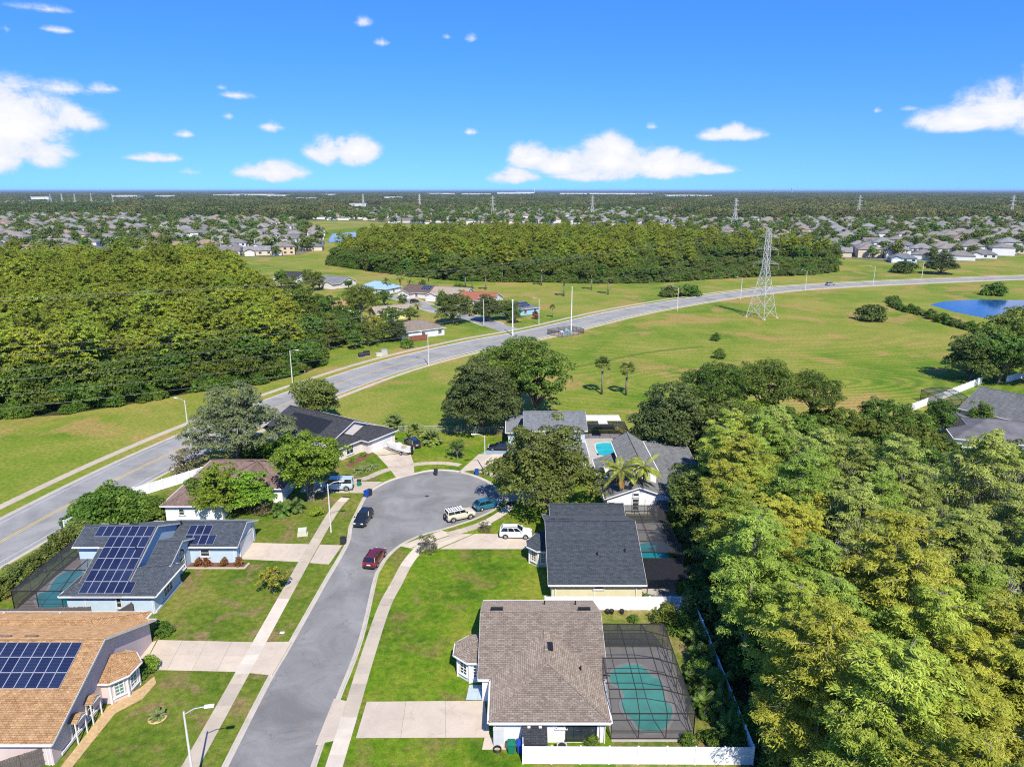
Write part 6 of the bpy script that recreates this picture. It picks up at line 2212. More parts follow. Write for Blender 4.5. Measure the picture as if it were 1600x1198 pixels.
# ================================================================ bins, boxes, street furniture
def wheelie_bin(label, px, py, c, lid, rz=0.0, z=None, group=None, xy=None):
    x, y = xy or at(px, py)
    e = thing('wheelie_bin', label, 'bin', (x, y, z if z is not None else .03), rz, group)
    mb = MB()
    b = [(-.27, -.3), (.27, -.3), (.27, .3), (-.27, .3)]
    t = [(-.32, -.36), (.32, -.36), (.32, .36), (-.32, .36)]
    for i in range(4):
        j = (i + 1) % 4
        mb.face([(*b[i], .08), (*b[j], .08), (*t[j], 1.0), (*t[i], 1.0)])
    mb.face([(*p, .08) for p in b[::-1]])
    mb.build('tub', c, e)
    MB().box(-.36, .36, -.42, .38, 1.0, 1.05).face([(-.3, -.36, 1.055), (.3, -.36, 1.055), (.25, .0, 1.13), (-.25, .0, 1.13)]).face([(-.25, 0, 1.13), (.25, 0, 1.13), (.3, .34, 1.055), (-.3, .34, 1.055)]).build('lid', lid, e)
    MB().bar((-.3, .44, .98), (.3, .44, .98), .05, .05).build('handle', M_BLACK, e)
    for s in (-1, 1):
        w = MB().lathe([(0, .03), (.13, .03), (.13, -.03), (0, -.03)], 10)
        w.v = [(zz_, yy_, xx_) for xx_, yy_, zz_ in w.v]
        w.build('wheel', M_TYRE, e, (s * .3, .32, .13))
    return e


M_BIN_K = pmat('charcoal_bin', (.03, .032, .034), .55, .2, 3)
M_BIN_B = pmat('blue_bin', (.015, .06, .36), .5, .1, 3)
M_BIN_G = pmat('green_bin', (.01, .17, .09), .5, .1, 3)
wheelie_bin('charcoal bin at the head of the turning circle', 681, 742, M_BIN_K, M_BIN_K, .2)
wheelie_bin('blue bin on the kerb of the turning circle opposite the boat', 573, 776, M_BIN_B, M_BIN_B, 1.2)
wheelie_bin('charcoal bin beside the blue bin opposite the boat', 577.5, 774, M_BIN_K, M_BIN_K, 1.0)
wheelie_bin('charcoal bin at the foot of the blue house driveway', 537, 850, M_BIN_K, M_BIN_K, 1.4)
wheelie_bin('blue bin at the two-storey house driveway', 745, 742, M_BIN_B, M_BIN_B, 0)
wheelie_bin('green bin beside the white house wall', 0, 0, M_BIN_G, M_BIN_G, 0, LZ + .03, xy=(-.05, 52.05))
wheelie_bin('blue bin next to the green bin by the white house', 0, 0, M_BIN_B, M_BIN_B, .1, LZ + .03, xy=(.75, 52.1))
wheelie_bin('dark blue bin against the wall of the white gabled house', 0, 0, M_BIN_B, M_BIN_K, 0, LZ, xy=(15.6, 98.9))
wheelie_bin('dark green bin beside the pale van', 0, 0, M_BIN_G, M_BIN_K, 0, LZ, xy=(-25.7, 110.8))
# hose reel and air conditioner by the white house
hr = thing('hose_reel', 'coiled black garden hose by the bins', 'hose', (-1.3, 52.2, LZ + .04))
ht = MB()
for k in range(3):
    ht.tube([(.34 * math.cos(t * .35), .34 * math.sin(t * .35), .08 + k * .08) for t in range(19)], .04, 5)
ht.build('coil', M_BLACK, hr)
ac = thing('air_conditioner', 'round-topped air conditioner between white wall and front fence', 'air conditioner', (4.4, 51.9, LZ))
MB().box(-.45, .45, -.42, .42, 0, .85).build('cabinet', pmat('grey_beige_metal', (.45, .45, .43), .6, .1, 3), ac)
MB().lathe([(0, .93), (.3, .92), (.36, .85)], 16).build('fan_grille', M_DARK, ac)
for k in range(5): MB().box(-.47, .47, -.44, -.42, .12 + k * .15, .17 + k * .15).build('louvre', M_STEEL, ac)
ab = thing('storage_cabinet', 'pale grey cabinet against the white house beside the bins', 'cabinet', (-1.2, 53.0, LZ + .03))
MB().box(-.45, .45, -.3, .3, 0, 1.7).build('cabinet', pmat('pale_grey_plastic', (.55, .55, .55), .6, .08, 2), ab)
MB().box(-.48, .48, -.34, .32, 1.7, 1.8).build('lid', pmat('pale_grey_plastic', (.55, .55, .55), .6, .08, 2), ab)
# green utility box on the lawn
ub = thing('utility_box', 'pale square utility box on the lawn by the lamp post', 'utility box', (*at(473, 836), LZ), .2)
MB().box(-.75, .75, -.6, .6, 0, .1).build('pad', M_CONC, ub)
MB().box(-.6, .6, -.45, .45, .1, .85).face([(-.6, -.45, .852), (.6, -.45, .852), (.6, .45, .95), (-.6, .45, .95)]).build('cabinet', pmat('pale_green_metal', (.52, .53, .42), .6, .08, 2), ub)
MB().box(-.58, .58, -.47, -.45, .2, .75).build('door', pmat('pale_green_metal', (.52, .53, .42), .6, .08, 2), ub)
for k, (px, py) in enumerate(((565, 558), (573, 556), (592, 556), (600, 554))):
    x, y = at(px, py)
    e = thing('utility_cabinet', ['dark green utility cabinet on the boulevard verge', 'dark green utility cabinet on the boulevard verge', 'pale green pedestal on the boulevard verge', 'grey pedestal on the boulevard verge'][k], 'utility box', (x, y, .02), .5, group='utility cabinets on the verge' if k < 2 else None)
    mm = [M_BIN_K, M_BIN_K, pmat('pale_green_metal', (.52, .53, .42), .6, .08, 2), M_STEEL][k]
    MB().box(-.9, .9, -.6, .6, .1, [1.2, 1.4, .8, 1.5][k]).build('cabinet', mm, e)
    MB().box(-1.0, 1.0, -.7, .7, 0, .1).build('pad', M_CONC, e)
    MB().box(-.95, .95, -.65, .65, [1.2, 1.4, .8, 1.5][k], [1.27, 1.47, .87, 1.57][k]).build('lid', mm, e)
mk = thing('marker_post', 'thin orange marker post on the boulevard verge', 'marker post', (*at(477, 587), 0))
MB().box(-.06, .06, -.03, .03, 0, 1.5).build('post', pmat('orange_plastic', (.6, .2, .03), .6, .1, 3), mk)
MB().box(-.065, .065, -.035, .035, 1.2, 1.4).build('band', M_WHITE, mk)


def street_lamp(label, base, h, az, arm=2.0, group=None, r=.12):
    e = thing('street_lamp', label, 'street lamp', (base[0], base[1], .05), 0, group)
    MB().tube([(0, 0, 0), (0, 0, h)], [r, r * .62], 8).build('pole', M_POLE, e)
    ux, uy = math.cos(az), math.sin(az)
    MB().tube([(0, 0, h - .25), (ux * arm * .5, uy * arm * .5, h + .2), (ux * arm, uy * arm, h + .3)], .045, 6).build('arm', M_STEEL, e)
    hd = MB()
    p = Vector((ux * arm, uy * arm, h + .3)); q = p + Vector((ux * .75, uy * .75, .02))
    hd.bar(p, q, .3, .13)
    l = hd.build('lamp_head', M_WHITE, e)
    MB().bar(p + Vector((ux * .2, uy * .2, -.08)), q - Vector((ux * .1, uy * .1, .08)), .22, .05).build('lens', M_LAMP, l)
    return e


street_lamp('street lamp on the verge before the orange-roofed house lawn', (-26.1, 47.6), 8.0, R(8), 1.6)
street_lamp('street lamp on the left footpath opposite the black SUV', (-26.3, 93.9), 7.6, R(10), 1.6)
street_lamp('street lamp at the head of the turning circle by the live oak', (-4.75, 116.6), 6.9, R(185), 1.6)
street_lamp('boulevard lamp beside the silvery tree', (-64.0, 133.0), 8.4, R(160), 1.8, r=.14)
street_lamp('boulevard lamp on the wood side before the verge cabinets', (-56.2, 175.4), 8.9, R(-20), 1.8, r=.14)
street_lamp('boulevard lamp on the field side past the olive tree', (-23.7, 196.1), 9.4, R(160), 1.8, r=.14)
for k, (px, py, t) in enumerate(((1058, 486, 0), (1157, 468, 0), (1258, 454, 0), (1364, 446, 0), (1440, 435, 0), (756, 508, 0), (842, 508, 0))):
    x, y = at(px, py)
    street_lamp('distant pale street lamp along the far boulevard' if k < 5 else 'distant lamp by the side-street corner', (x, y), 9.6, R(140), 2.0, group='lamps along the far boulevard' if k < 5 else 'lamps by the side-street corner', r=.16)
up_ = thing('utility_pole', 'tall white pole at the side-street mouth', 'pole', (*at(801, 524), 0))
MB().tube([(0, 0, 0), (0, 0, 11.8)], [.24, .16], 8).build('pole', M_WHITE, up_)
MB().box(-.3, .3, -.3, .3, 2.2, 3.0).build('box', M_STEEL, up_)
MB().box(-.25, .25, -.25, .25, 11.6, 12.3).build('head', M_WHITE, up_)
# fenced pump station
px0 = at(884, 522)
ps = thing('pump_station', 'fenced concrete pump station pad with pipes and a tall white mast', 'pump station', (px0[0], px0[1], 0), R(40))
MB().box(-5, 5, -3.5, 3.5, 0, .12).build('pad', M_CONC, ps)
for k, (x, y) in enumerate(((-3, -1), (-1.5, .5), (.2, -.8), (1.0, .8))):
    MB().box(x - .45, x + .45, y - .3, y + .3, .12, 1.0 + .25 * k).build('cabinet', [M_STEEL, M_WHITE, pmat('aqua_metal', (.2, .5, .5), .5, .1, 2), M_STEEL][k], ps)
MB().tube([(-4, -2, .7), (0, -2, .7), (.6, -2, .1)], .15, 8).build('pipe', pmat('aqua_metal', (.2, .5, .5), .5, .1, 2), ps)
MB().tube([(0, -2.6, .1), (0, -2.6, 16.8)], [.22, .12], 8).build('mast', M_WHITE, ps)
for (a, b) in (((-5.2, -3.7), (5.2, -3.7)), ((5.2, -3.7), (5.2, 3.7)), ((5.2, 3.7), (-5.2, 3.7)), ((-5.2, 3.7), (-5.2, -3.7))):
    a, b = Vector(a), Vector(b)
    n = 4
    for k in range(n):
        p, q = a.lerp(b, k / n), a.lerp(b, (k + 1) / n)
        MB().face([(p.x, p.y, .05), (q.x, q.y, .05), (q.x, q.y, 1.9), (p.x, p.y, 1.9)]).build('fence_panel', M_SCREEN, ps)
        MB().bar((p.x, p.y, 0), (p.x, p.y, 2.0), .07, .07).build('fence_post', M_DARK, ps)
# small marker posts by the footpath
for k, (px, py) in enumerate(((958, 511), (1246, 463), (865, 560), (863, 436))):
    pass
# lawn oddments
for k, (px, py, c) in enumerate(((940, 1010, 0), (610, 918, 1), (441, 989, 1), (765, 820, 1))):
    x, y = at(px, py)
    e = thing('meter_box' if c else 'garden_ornament', ['small white garden ornament behind the pool cage', 'white meter lid in the right verge', 'white meter lid in the left verge', 'white ball ornament near the white car'][k], 'meter lid' if c else 'ornament', (x, y, LZ))
    MB().box(-.25, .25, -.18, .18, -.02, .03 if c else .3).build('lid' if c else 'body', M_WHITE, e)
    MB().box(-.08, .08, -.05, .05, .0, .06 if c else .45).build('handle' if c else 'head', M_WHITE, e)
for k, x in enumerate((11.2, 11.7, 12.9)):
    e = thing('planter_pot', 'black pot standing in the row along the middle vinyl fence', 'pot', (x, 73.4, LZ), group='black pots along the vinyl fence')
    MB().lathe([(0, .02), (.22, .02), (.3, .45), (.26, .45), (.24, .38), (0, .36)], 12).build('pot', M_BLACK, e)
    MB().tube([(0, 0, .36), (.03, .05, .7)], [.03, .01], 4).build('stem', M_BARK, e)


# ================================================================ transmission line
TW = Vector((97.5, 274.8))
T2 = Vector((-185, 69))
ldir = (T2 - TW).normalized()
ang = math.atan2(ldir.y, ldir.x)


def lattice_tower(label, loc, az, h=35.5, base=8.2, detail=True, group=None, w=.13):
    e = thing('transmission_tower', label, 'power tower', (loc[0], loc[1], 0), az, group)
    waist_z, waist = h * .56, base * .24
    top = base * .16

    def half(z):
        return (base / 2 + (waist / 2 - base / 2) * z / waist_z) if z < waist_z else (waist / 2 + (top / 2 - waist / 2) * (z - waist_z) / (h - waist_z))
    lv = [0, .15, .28, .39, .48, .56, .63, .70, .77, .84, .91, 1.0] if detail else [0, .2, .38, .56, .7, .84, 1.0]
    Z = [h * f for f in lv]
    cs = ((-1, -1), (1, -1), (1, 1), (-1, 1))
    for sx, sy in cs:
        m = MB()
        for z0, z1 in zip(Z[:-1], Z[1:]):
            m.bar((sx * half(z0), sy * half(z0), z0), (sx * half(z1), sy * half(z1), z1), w * 1.25, w * 1.25)
        m.build('leg', M_TOWER, e)
        if detail:
            MB().box(sx * half(0) - .45, sx * half(0) + .45, sy * half(0) - .45, sy * half(0) + .45, -.2, .35).build('footing', M_CONC, e)
    for i in range(4):
        a, b = cs[i], cs[(i + 1) % 4]
        m = MB()
        for z0, z1 in zip(Z[:-1], Z[1:]):
            p0 = (a[0] * half(z0), a[1] * half(z0), z0); q0 = (b[0] * half(z0), b[1] * half(z0), z0)
            p1 = (a[0] * half(z1), a[1] * half(z1), z1); q1 = (b[0] * half(z1), b[1] * half(z1), z1)
            m.bar(p0, q1, w * .7, w * .7); m.bar(q0, p1, w * .7, w * .7); m.bar(p1, q1, w * .7, w * .7)
            if detail and z0 < waist_z:
                mp = [(x + y) / 2 for x, y in zip(p0, q0)]; mp1 = [(x + y) / 2 for x, y in zip(p1, q1)]
                zc = (z0 + z1) / 2
                m.bar((a[0] * half(zc), a[1] * half(zc), zc), (b[0] * half(zc), b[1] * half(zc), zc), w * .5, w * .5)
        m.build('lattice', M_TOWER, e)
    arms = [(.62, 5.4), (.775, 5.0), (.91, 4.6)]
    pts = []
    for f, l in arms:
        z = h * f
        for s in (-1, 1):
            m = MB()
            tip = (0, s * l, z)
            for sx in (-1, 1):
                m.bar((sx * half(z), s * half(z), z), tip, w * .7, w * .7)
                m.bar((sx * half(z + 1.3), s * half(z + 1.3), z + 1.3), tip, w * .6, w * .6)
                for k in (.35, .65):
                    p = Vector((sx * half(z), s * half(z), z)).lerp(Vector(tip), k); q = Vector((sx * half(z + 1.3), s * half(z + 1.3), z + 1.3)).lerp(Vector(tip), k)
                    m.bar(p, q, w * .5, w * .5)
            ar = m.build('cross_arm', M_TOWER, e)
            if detail:
                ins = MB()
                for k in range(7): ins.lathe([(.03, z - .3 - k * .24), (.14, z - .36 - k * .24), (.03, z - .42 - k * .24)], 8, (0, s * l))
                ins.build('insulator', pmat('porcelain', (.45, .47, .48), .3, .1, 3), ar)
            pts.append((0, s * l, z - 2.0))
    for s in (-1, 1):
        m = MB()
        m.bar((0, 0, h - .5), (0, s * 2.6, h + 1.0), w * .7, w * .7).bar((0, s * half(h), h), (0, s * 2.6, h + 1.0), w * .7, w * .7)
        m.build('peak_arm', M_TOWER, e)
        pts.append((0, s * 2.6, h + 1.0))
    return e, pts


tw, wp = lattice_tower('tall steel lattice transmission tower standing in the mown field', TW, ang, 34.0)
M_WIRE = pmat('aluminium_wire', (.32, .32, .32), .5, .1, 3, metal=.5)
nrm = Vector((-ldir.y, ldir.x))
T3 = TW - ldir * 330
for k, (lx, ly, lz) in enumerate(wp):
    for (A, B, sag, nm) in ((TW, T2, 12.5 if k < 6 else 8, 'over the wood'), (TW, T3, 11 if k < 6 else 7, 'over the right suburb')):
        p0 = Vector((A.x + nrm.x * ly, A.y + nrm.y * ly, lz)); p1 = Vector((B.x + nrm.x * ly, B.y + nrm.y * ly, lz))
        P = [p0.lerp(p1, t / 24) - Vector((0, 0, sag * 4 * (t / 24) * (1 - t / 24))) for t in range(25)]
        o = Vector(P[0])
        w_ = MB().tube([q - o for q in P], .02 if nm == 'over the wood' else .012, 4)
        tag(w_.build('power_line', M_WIRE, loc=o), ('power line' if k < 6 else 'thin earth wire') + ' strung from the field tower ' + nm, 'power line', 'power lines ' + nm + (' earth' if k >= 6 else ''))
# the same line's further towers and others on the horizon
for k, (px, py, hh, lab) in enumerate(((1147, 357, 38, 'lattice tower among the roofs of the right suburb'), (1340, 344, 40, 'lattice tower at the back of the right suburb'), (1578, 344, 40, 'lattice tower at the right end of the suburb'),
                                     (770, 341, 38, 'lattice tower behind the middle wood'), (925, 338, 38, 'lattice tower beyond the middle wood near white roofs'), (656, 327, 38, 'faint lattice tower in the far wood'), (568, 326, 38, 'faint lattice tower over the far estate'),
                                     (98, 319, 36, 'small far lattice tower on the left horizon'), (118, 319, 36, 'small far lattice tower on the left horizon'), (144, 320, 38, 'small far lattice tower on the left horizon'), (177, 320, 36, 'small far lattice tower on the left horizon'), (80, 318, 34, 'small far lattice tower on the left horizon'))):
    lattice_tower(lab, at(px, py), R(40 + 17 * k), hh, 8.5, False, 'far towers on the left horizon' if k > 6 else None, w=.3 if k < 5 else .5)
# ================================================================ houses across the boulevard
SH_RED = shingle_mat('terracotta_roof', (.28, .10, .06), (.40, .17, .11), (.33, .13, .08), .2)
SH_TAN = shingle_mat('pale_tan_roof', (.30, .24, .19), (.42, .35, .29), (.36, .3, .25), .2)
SH_COCOA = shingle_mat('cocoa_roof', (.11, .075, .065), (.17, .125, .11), (.14, .10, .09), .2)
M_BLUEROOF = pmat('pale_blue_metal_roof', (.36, .52, .62), .4, .08, .6, metal=.2)
W_LEMON = pmat('lemon_stucco', (.68, .60, .25), .85, .06, 1.2)
W_SKY = pmat('sky_blue_stucco', (.28, .48, .62), .85, .06, 1.2)


def cluster_house(label, px, py, rot, w, d, kind, wall, roof, wing=None, axis='x', pitch=.42):
    x, y = at(px, py)
    h = House('house', label, (x, y), R(rot), wall, roof)
    rf = h.block(kind, -w / 2, w / 2, 0, d, axis=axis, pitch=pitch)
    if wing:
        h.block('gable', *wing, axis='y', pitch=pitch)
    for k in range(3):
        h.window(-w / 2 + 2.2 + k * (w - 4.4) / 2, .45, 1.4, (0, -1), 1.4, 1.3)
    h.window(w / 2 - .45, d * .5, 1.4, (1, 0), 1.4, 1.2)
    if wing:
        h.garage((wing[0] + wing[1]) / 2, wing[2] + .45, (0, -1), 4.4)
    h.done()
    return rf


cluster_house('house with dark gabled roof at the far end of the grass corridor', 447, 441, -20, 16, 12, 'gable', W_WHITE, SH_BLACK, (-6, 1, -4, 6))
cluster_house('grey-brown gabled house across the boulevard beside the blue-roofed one', 512, 450, -28, 17, 13, 'gable', W_BLUSH, SH_GREY, (0, 7, -4, 6))
cluster_house('white house with pale blue metal roof across the boulevard', 580, 459, -28, 18, 13, 'hip', W_WHITE, M_BLUEROOF)
rf = cluster_house('cocoa-roofed house with black solar panels across the boulevard', 650, 466, -25, 17, 13, 'gable', W_BLUSH, SH_COCOA, (-8, -1, -4, 6))
solar_grid(rf, (1.0, 2.6, 2.62 + .42 * 2.9), (1, 0, 0), (0, 1, .42), 4, 2, 1.2, 1.65)
cluster_house('tan-roofed house beside the terracotta-roofed house', 697, 471, -22, 18, 14, 'gable', W_BLUSH, SH_TAN, (-9, -2, -4, 6))
cluster_house('terracotta-roofed house behind the corner oaks', 742, 479, -20, 17, 13, 'gable', W_BLUSH, SH_RED, (-8, -2, -4, 6))
rf = cluster_house('blue corner house with black solar roof panels', 822, 493, 35, 14, 11, 'hip', W_SKY, SH_WEATHER)
solar_grid(rf, (-3.0, 1.2, 2.62 + .42 * 1.65), (1, 0, 0), (0, 1, .42), 6, 2, 1.0, 1.65)
cluster_house('brown hip-roofed corner house by the boulevard verge', 663, 528, 35, 17, 12, 'hip', W_WHITE, SH_BROWN)
cluster_house('lemon-yellow house at the wood edge across the boulevard', 618, 500, 30, 15, 11, 'gable', W_LEMON, SH_TAN, (-6, 0, -3, 6))
cluster_house('white house with orange-brown roof among the trees of the wood edge', 535, 492, 25, 14, 11, 'gable', W_WHITE, SH_ORANGE, (-6, 0, -3, 6))
fence('wooden_fence', 'reddish wooden fence beside the brown corner house', at(640, 534), at(668, 531), mat=pmat('red_fence_wood', (.22, .075, .045), .9, .2, 3), style='wood')

# ================================================================ suburbs in the distance
FAR_WALLS = [pmat('far_wall_%d' % i, c, .85, .05, .5) for i, c in enumerate(((.66, .64, .60), (.62, .52, .40), (.55, .52, .48), (.60, .45, .30), (.40, .50, .60), (.68, .66, .64)))]
FAR_ROOFS = [pmat('far_roof_%d' % i, c, .9, .2, .4) for i, c in enumerate(((.195, .178, .163), (.235, .205, .18), (.15, .15, .152), (.225, .217, .21), (.27, .19, .14), (.17, .153, .142)))]
ROOFN = ['brown', 'tan-brown', 'dark grey', 'grey', 'orange-brown', 'umber']
WALLN = ['off-white', 'beige', 'grey', 'ochre', 'pale blue', 'white']


def far_house(kind, wall, roof):
    """prototype: thing > wall, roof, windows, garage door"""
    w, d, two = [(15, 12, 0), (14, 12, 1), (16, 11, 0), (13, 13, 1)][kind]
    ze = 5.2 if two else 2.8
    wm, rm = MB(), MB()
    wm.box(-w / 2, w / 2, -d / 2, d / 2, 0, ze)
    o = .5
    A, B, C, D = (-w / 2 - o, -d / 2 - o, ze), (w / 2 + o, -d / 2 - o, ze), (w / 2 + o, d / 2 + o, ze), (-w / 2 - o, d / 2 + o, ze)
    hh = (d / 2 + o) * .42
    if kind in (0, 1, 3):
        k = d / 2 if kind != 3 else d / 2 - .5
        r0, r1 = (-w / 2 - o + k, 0, ze + hh), (w / 2 + o - k, 0, ze + hh)
        rm.face([A, B, r1, r0]).face([C, D, r0, r1]).face([B, C, r1]).face([D, A, r0])
    else:
        r0, r1 = (-w / 2 - o, 0, ze + hh), (w / 2 + o, 0, ze + hh)
        rm.face([A, B, r1, r0]).face([C, D, r0, r1])
        for s in (-1, 1):
            wm.face([(s * w / 2, -d / 2, ze), (s * w / 2, d / 2, ze), (s * w / 2, 0, ze + hh - .2)])
    rm.face([D, C, B, A])
    # garage wing
    gx = -w / 2 + 3
    wm.box(gx - 2.9, gx + 2.9, -d / 2 - 3.5, -d / 2, 0, 2.8)
    a, b = gx - 3.3, gx + 3.3
    y0, y1 = -d / 2 - 4, -d / 2 + 3.5
    zr = 2.8 + 3.3 * .42
    rm.face([(b, y0, 2.8), (b, y1, 2.8), (gx, y1, zr), (gx, y0, zr)]).face([(a, y1, 2.8), (a, y0, 2.8), (gx, y0, zr), (gx, y1, zr)])
    wm.face([(gx - 2.9, -d / 2 - 3.5, 2.8), (gx + 2.9, -d / 2 - 3.5, 2.8), (gx, -d / 2 - 3.5, zr - .25)])
    e = bpy.data.objects.new('suburb_house', None)
    e['category'] = 'house'
    ps = [bpy.data.objects.new('wall', wm.mesh('wall', wall)), bpy.data.objects.new('roof', rm.mesh('roof', roof))]
    win = MB().box(-.8, .8, -.04, .04, -.6, .6).mesh('window', M_GLASS)
    for x, z in [(1, 1.5), (w / 2 - 2, 1.5)] + ([(1, 4), (w / 2 - 2, 4), (-w / 2 + 3, 4)] if two else []):
        q = bpy.data.objects.new('window', win); q.location = (x, -d / 2 - .03, z); ps.append(q)
    q = bpy.data.objects.new('garage_door', MB().box(-2.3, 2.3, -.05, .05, 0, 2.1).mesh('garage_door', M_DOOR)); q.location = (gx, -d / 2 - 3.53, .05); ps.append(q)
    # joined twin for the uncountable distance
    j = MB(); j.v = list(wm.v); j.f = list(wm.f); j.uv = list(wm.uv)
    n0, nf = len(j.v), len(j.f)
    j.v += rm.v; j.f += [tuple(i + n0 for i in f) for f in rm.f]; j.uv += rm.uv
    jm = j.mesh('suburb_house_far', [wall, roof])
    mi = [0] * nf + [1] * len(rm.f)
    jm.polygons.foreach_set('material_index', mi)
    return (e, ps), bpy.data.objects.new('suburb_house_far', jm)


FH, FJ = [], []
for i in range(14):
    kd, wi, ri = i % 4, [0, 1, 5, 2, 0, 3, 1, 5, 4, 0, 2, 5, 1, 0][i], [0, 1, 2, 3, 5, 0, 3, 0, 2, 4, 5, 3, 2, 1][i]
    p, j = far_house(kd, FAR_WALLS[wi], FAR_ROOFS[ri])
    FH.append((p, '%s %s house with %s %s roof' % (WALLN[wi], ['single-storey', 'two-storey', 'single-storey', 'two-storey'][kd], ROOFN[ri], ['hip', 'hip', 'gable', 'hip'][kd])))
    FJ.append(j)
rf_ = random.Random(77)


def zone(pxpoly):
    return [at(x, max(y, 305)) for x, y in pxpoly]


Z_LEFT = zone([(-90, 408), (0, 404), (150, 402), (300, 402), (420, 402), (470, 398), (500, 388), (505, 366), (470, 352), (440, 345), (330, 344), (200, 341), (100, 339), (-90, 339)])
Z_RIGHT = zone([(1085, 366), (1150, 378), (1230, 390), (1300, 402), (1380, 408), (1430, 411), (1520, 408), (1610, 396), (1690, 392), (1690, 345), (1500, 346), (1300, 345), (1150, 346), (1060, 345), (1050, 354)])
Z_MID = zone([(560, 345), (640, 351), (760, 352), (900, 353), (1050, 353), (1060, 341), (1050, 330), (900, 328), (700, 326), (560, 330), (500, 338), (480, 345)])
Z_TL = zone([(-60, 326), (60, 326), (180, 324), (235, 322), (220, 317), (100, 315), (-60, 317)])
far_ground = MB()
for zz_, zh in ((Z_LEFT, .10), (Z_RIGHT, .11), (Z_MID, .13), (Z_TL, .14)):
    far_ground.sheet(zz_, zh)
structure('suburb_ground', far_ground, grass_mat('suburb_ground', (.14, .155, .07), (.24, .22, .16), (.09, .12, .035), (.26, .25, .23), .03, .7))
structure('far_verge', MB().sheet(zone([(380, 404), (515, 404), (512, 414), (600, 428), (560, 432), (420, 416)]), .08), M_FIELD)
houses, trees = [], []
water_px = lambda x, y: (505 < px_of(x, y)[0] < 562 and 355 < px_of(x, y)[1] < 382)


def px_of(x, y, z=0.0):
    dz = z - CAM_H
    fwd = y * _c - dz * _s
    return 800 + FOC * x / fwd, 599 - FOC * (y * _s + dz * _c) / fwd


for zi, (poly, rot, sx, sy, keep) in enumerate(((Z_LEFT, 14, 20.5, 25, .84), (Z_RIGHT, -20, 19.5, 24, .88), (Z_MID, 8, 22, 36, .7), (Z_TL, 0, 26, 42, .85))):
    xs_ = [p[0] for p in poly]; ys_ = [p[1] for p in poly]
    cx, cy = sum(xs_) / len(xs_), sum(ys_) / len(ys_)
    rad = max(math.hypot(p[0] - cx, p[1] - cy) for p in poly)
    ca, sa = math.cos(R(rot)), math.sin(R(rot))
    j = -rad
    row = 0
    while j < rad:
        i = -rad
        while i < rad:
            x = cx + i * ca - j * sa + rf_.uniform(-1.6, 1.6); y = cy + i * sa + j * ca + rf_.uniform(-2.0, 2.0)
            if inside(poly, x, y) and not water_px(x, y) and abs(x) < .80 * y:
                if rf_.random() < keep:
                    houses.append((x, y, R(rot) + (math.pi if row % 2 else 0) + rf_.uniform(-.12, .12) + rf_.choice((0, 0, 0, math.pi / 2)), zi))
                for q in range(2 if zi < 2 else 3):
                    if rf_.random() < (.74 if zi < 2 else .9):
                        trees.append((x + rf_.uniform(-9, 9), y + rf_.uniform(8, 13) * (1 if q else -1), zi))
            i += sx
        j += sy * (1.0 if row % 2 else 1.35)
        row += 1
houses.sort(key=lambda h: h[1])
trees = [t for t in trees if inside([Z_LEFT, Z_RIGHT, Z_MID, Z_TL][t[2]], t[0], t[1]) and not water_px(t[0], t[1])]
trees.sort(key=lambda h: h[1])
WHERE = ['in the suburb behind the wood', 'in the suburb behind the far boulevard', 'in the suburb past the middle wood', 'in the estate by the horizon']
for (x, y, rz, zi) in houses[:290]:
    k = rf_.randrange(14)
    place(FH[k][0], FH[k][1] + ' ' + WHERE[zi], (x, y, .1), rf_.uniform(1.05, 1.32), rz, group='houses ' + WHERE[zi])
rest = houses[290:]
stuff_points('far_houses', [(x, y, .1) for x, y, r, z in rest], [r for x, y, r, z in rest], [rf_.uniform(1.05, 1.35) for _ in rest], FJ, 'mass of far suburban roofs towards the horizon', 'houses')
NT = 280
for (x, y, zi) in trees[:NT]:
    k = rf_.randrange(4)
    place(P_FAR[k], ['small dark', 'tall mid-green', 'little dark', 'broad mid-green'][k] + ' garden tree ' + WHERE[zi], (x, y, .1), rf_.uniform(.7, 1.4), group='garden trees ' + WHERE[zi])
rest = trees[NT:]
stuff_points('far_trees', [(x, y, .1) for x, y, z in rest], [rf_.uniform(0, 6.28) for _ in rest], [rf_.uniform(.7, 1.45) for _ in rest], [p[1][1] for p in P_FAR], 'garden trees scattered through the far suburbs')
# palms and columnar trees poking out among the far roofs
for px, py, s in ((205, 400, 1.2), (216, 403, 1.3), (262, 398, 1.3)):
    tree_at(P_BROAD[2], 'dark pointed tree behind the left wood crest', px, py, s, group='pointed trees behind the wood crest', sz=1.4)

# ================================================================ woods to the horizon
LF_FARW = leaf_mat('far_wood_leaf', (.13, .14, .045), (.20, .20, .062), (.28, .27, .09), scale=.05, hue=.02, val=.22)
LF_FARG = leaf_mat('far_green_leaf', (.065, .10, .026), (.11, .15, .038), (.17, .21, .055), scale=.05, hue=.02, val=.22)


def canopy_patch(seed, S, n, mat, h0=9, hv=4, leaf=1.1, per=40):
    r = np.random.default_rng(seed)
    ctr = np.stack([r.uniform(-S / 2, S / 2, n), r.uniform(-S / 2, S / 2, n), h0 + r.normal(size=n) * hv * .5], axis=1)
    C, Nn, T = clump_leaves(ctr, r.uniform(2.4, 4.2, n), per, flat=.9, upb=.3)
    low = ctr.copy(); low[:, 2] *= .45
    C2, N2, T2_ = clump_leaves(low, r.uniform(2.6, 4.0, n), per // 2, flat=1.2, upb=.1)
    C, Nn, T = np.concatenate([C, C2]), np.concatenate([Nn, N2]), np.concatenate([T, T2_])
    return bpy.data.objects.new('canopy', leaf_mesh('canopy', mat, C, Nn, T, leaf * npr.uniform(.6, 1.3, len(C)), aspect=.6))


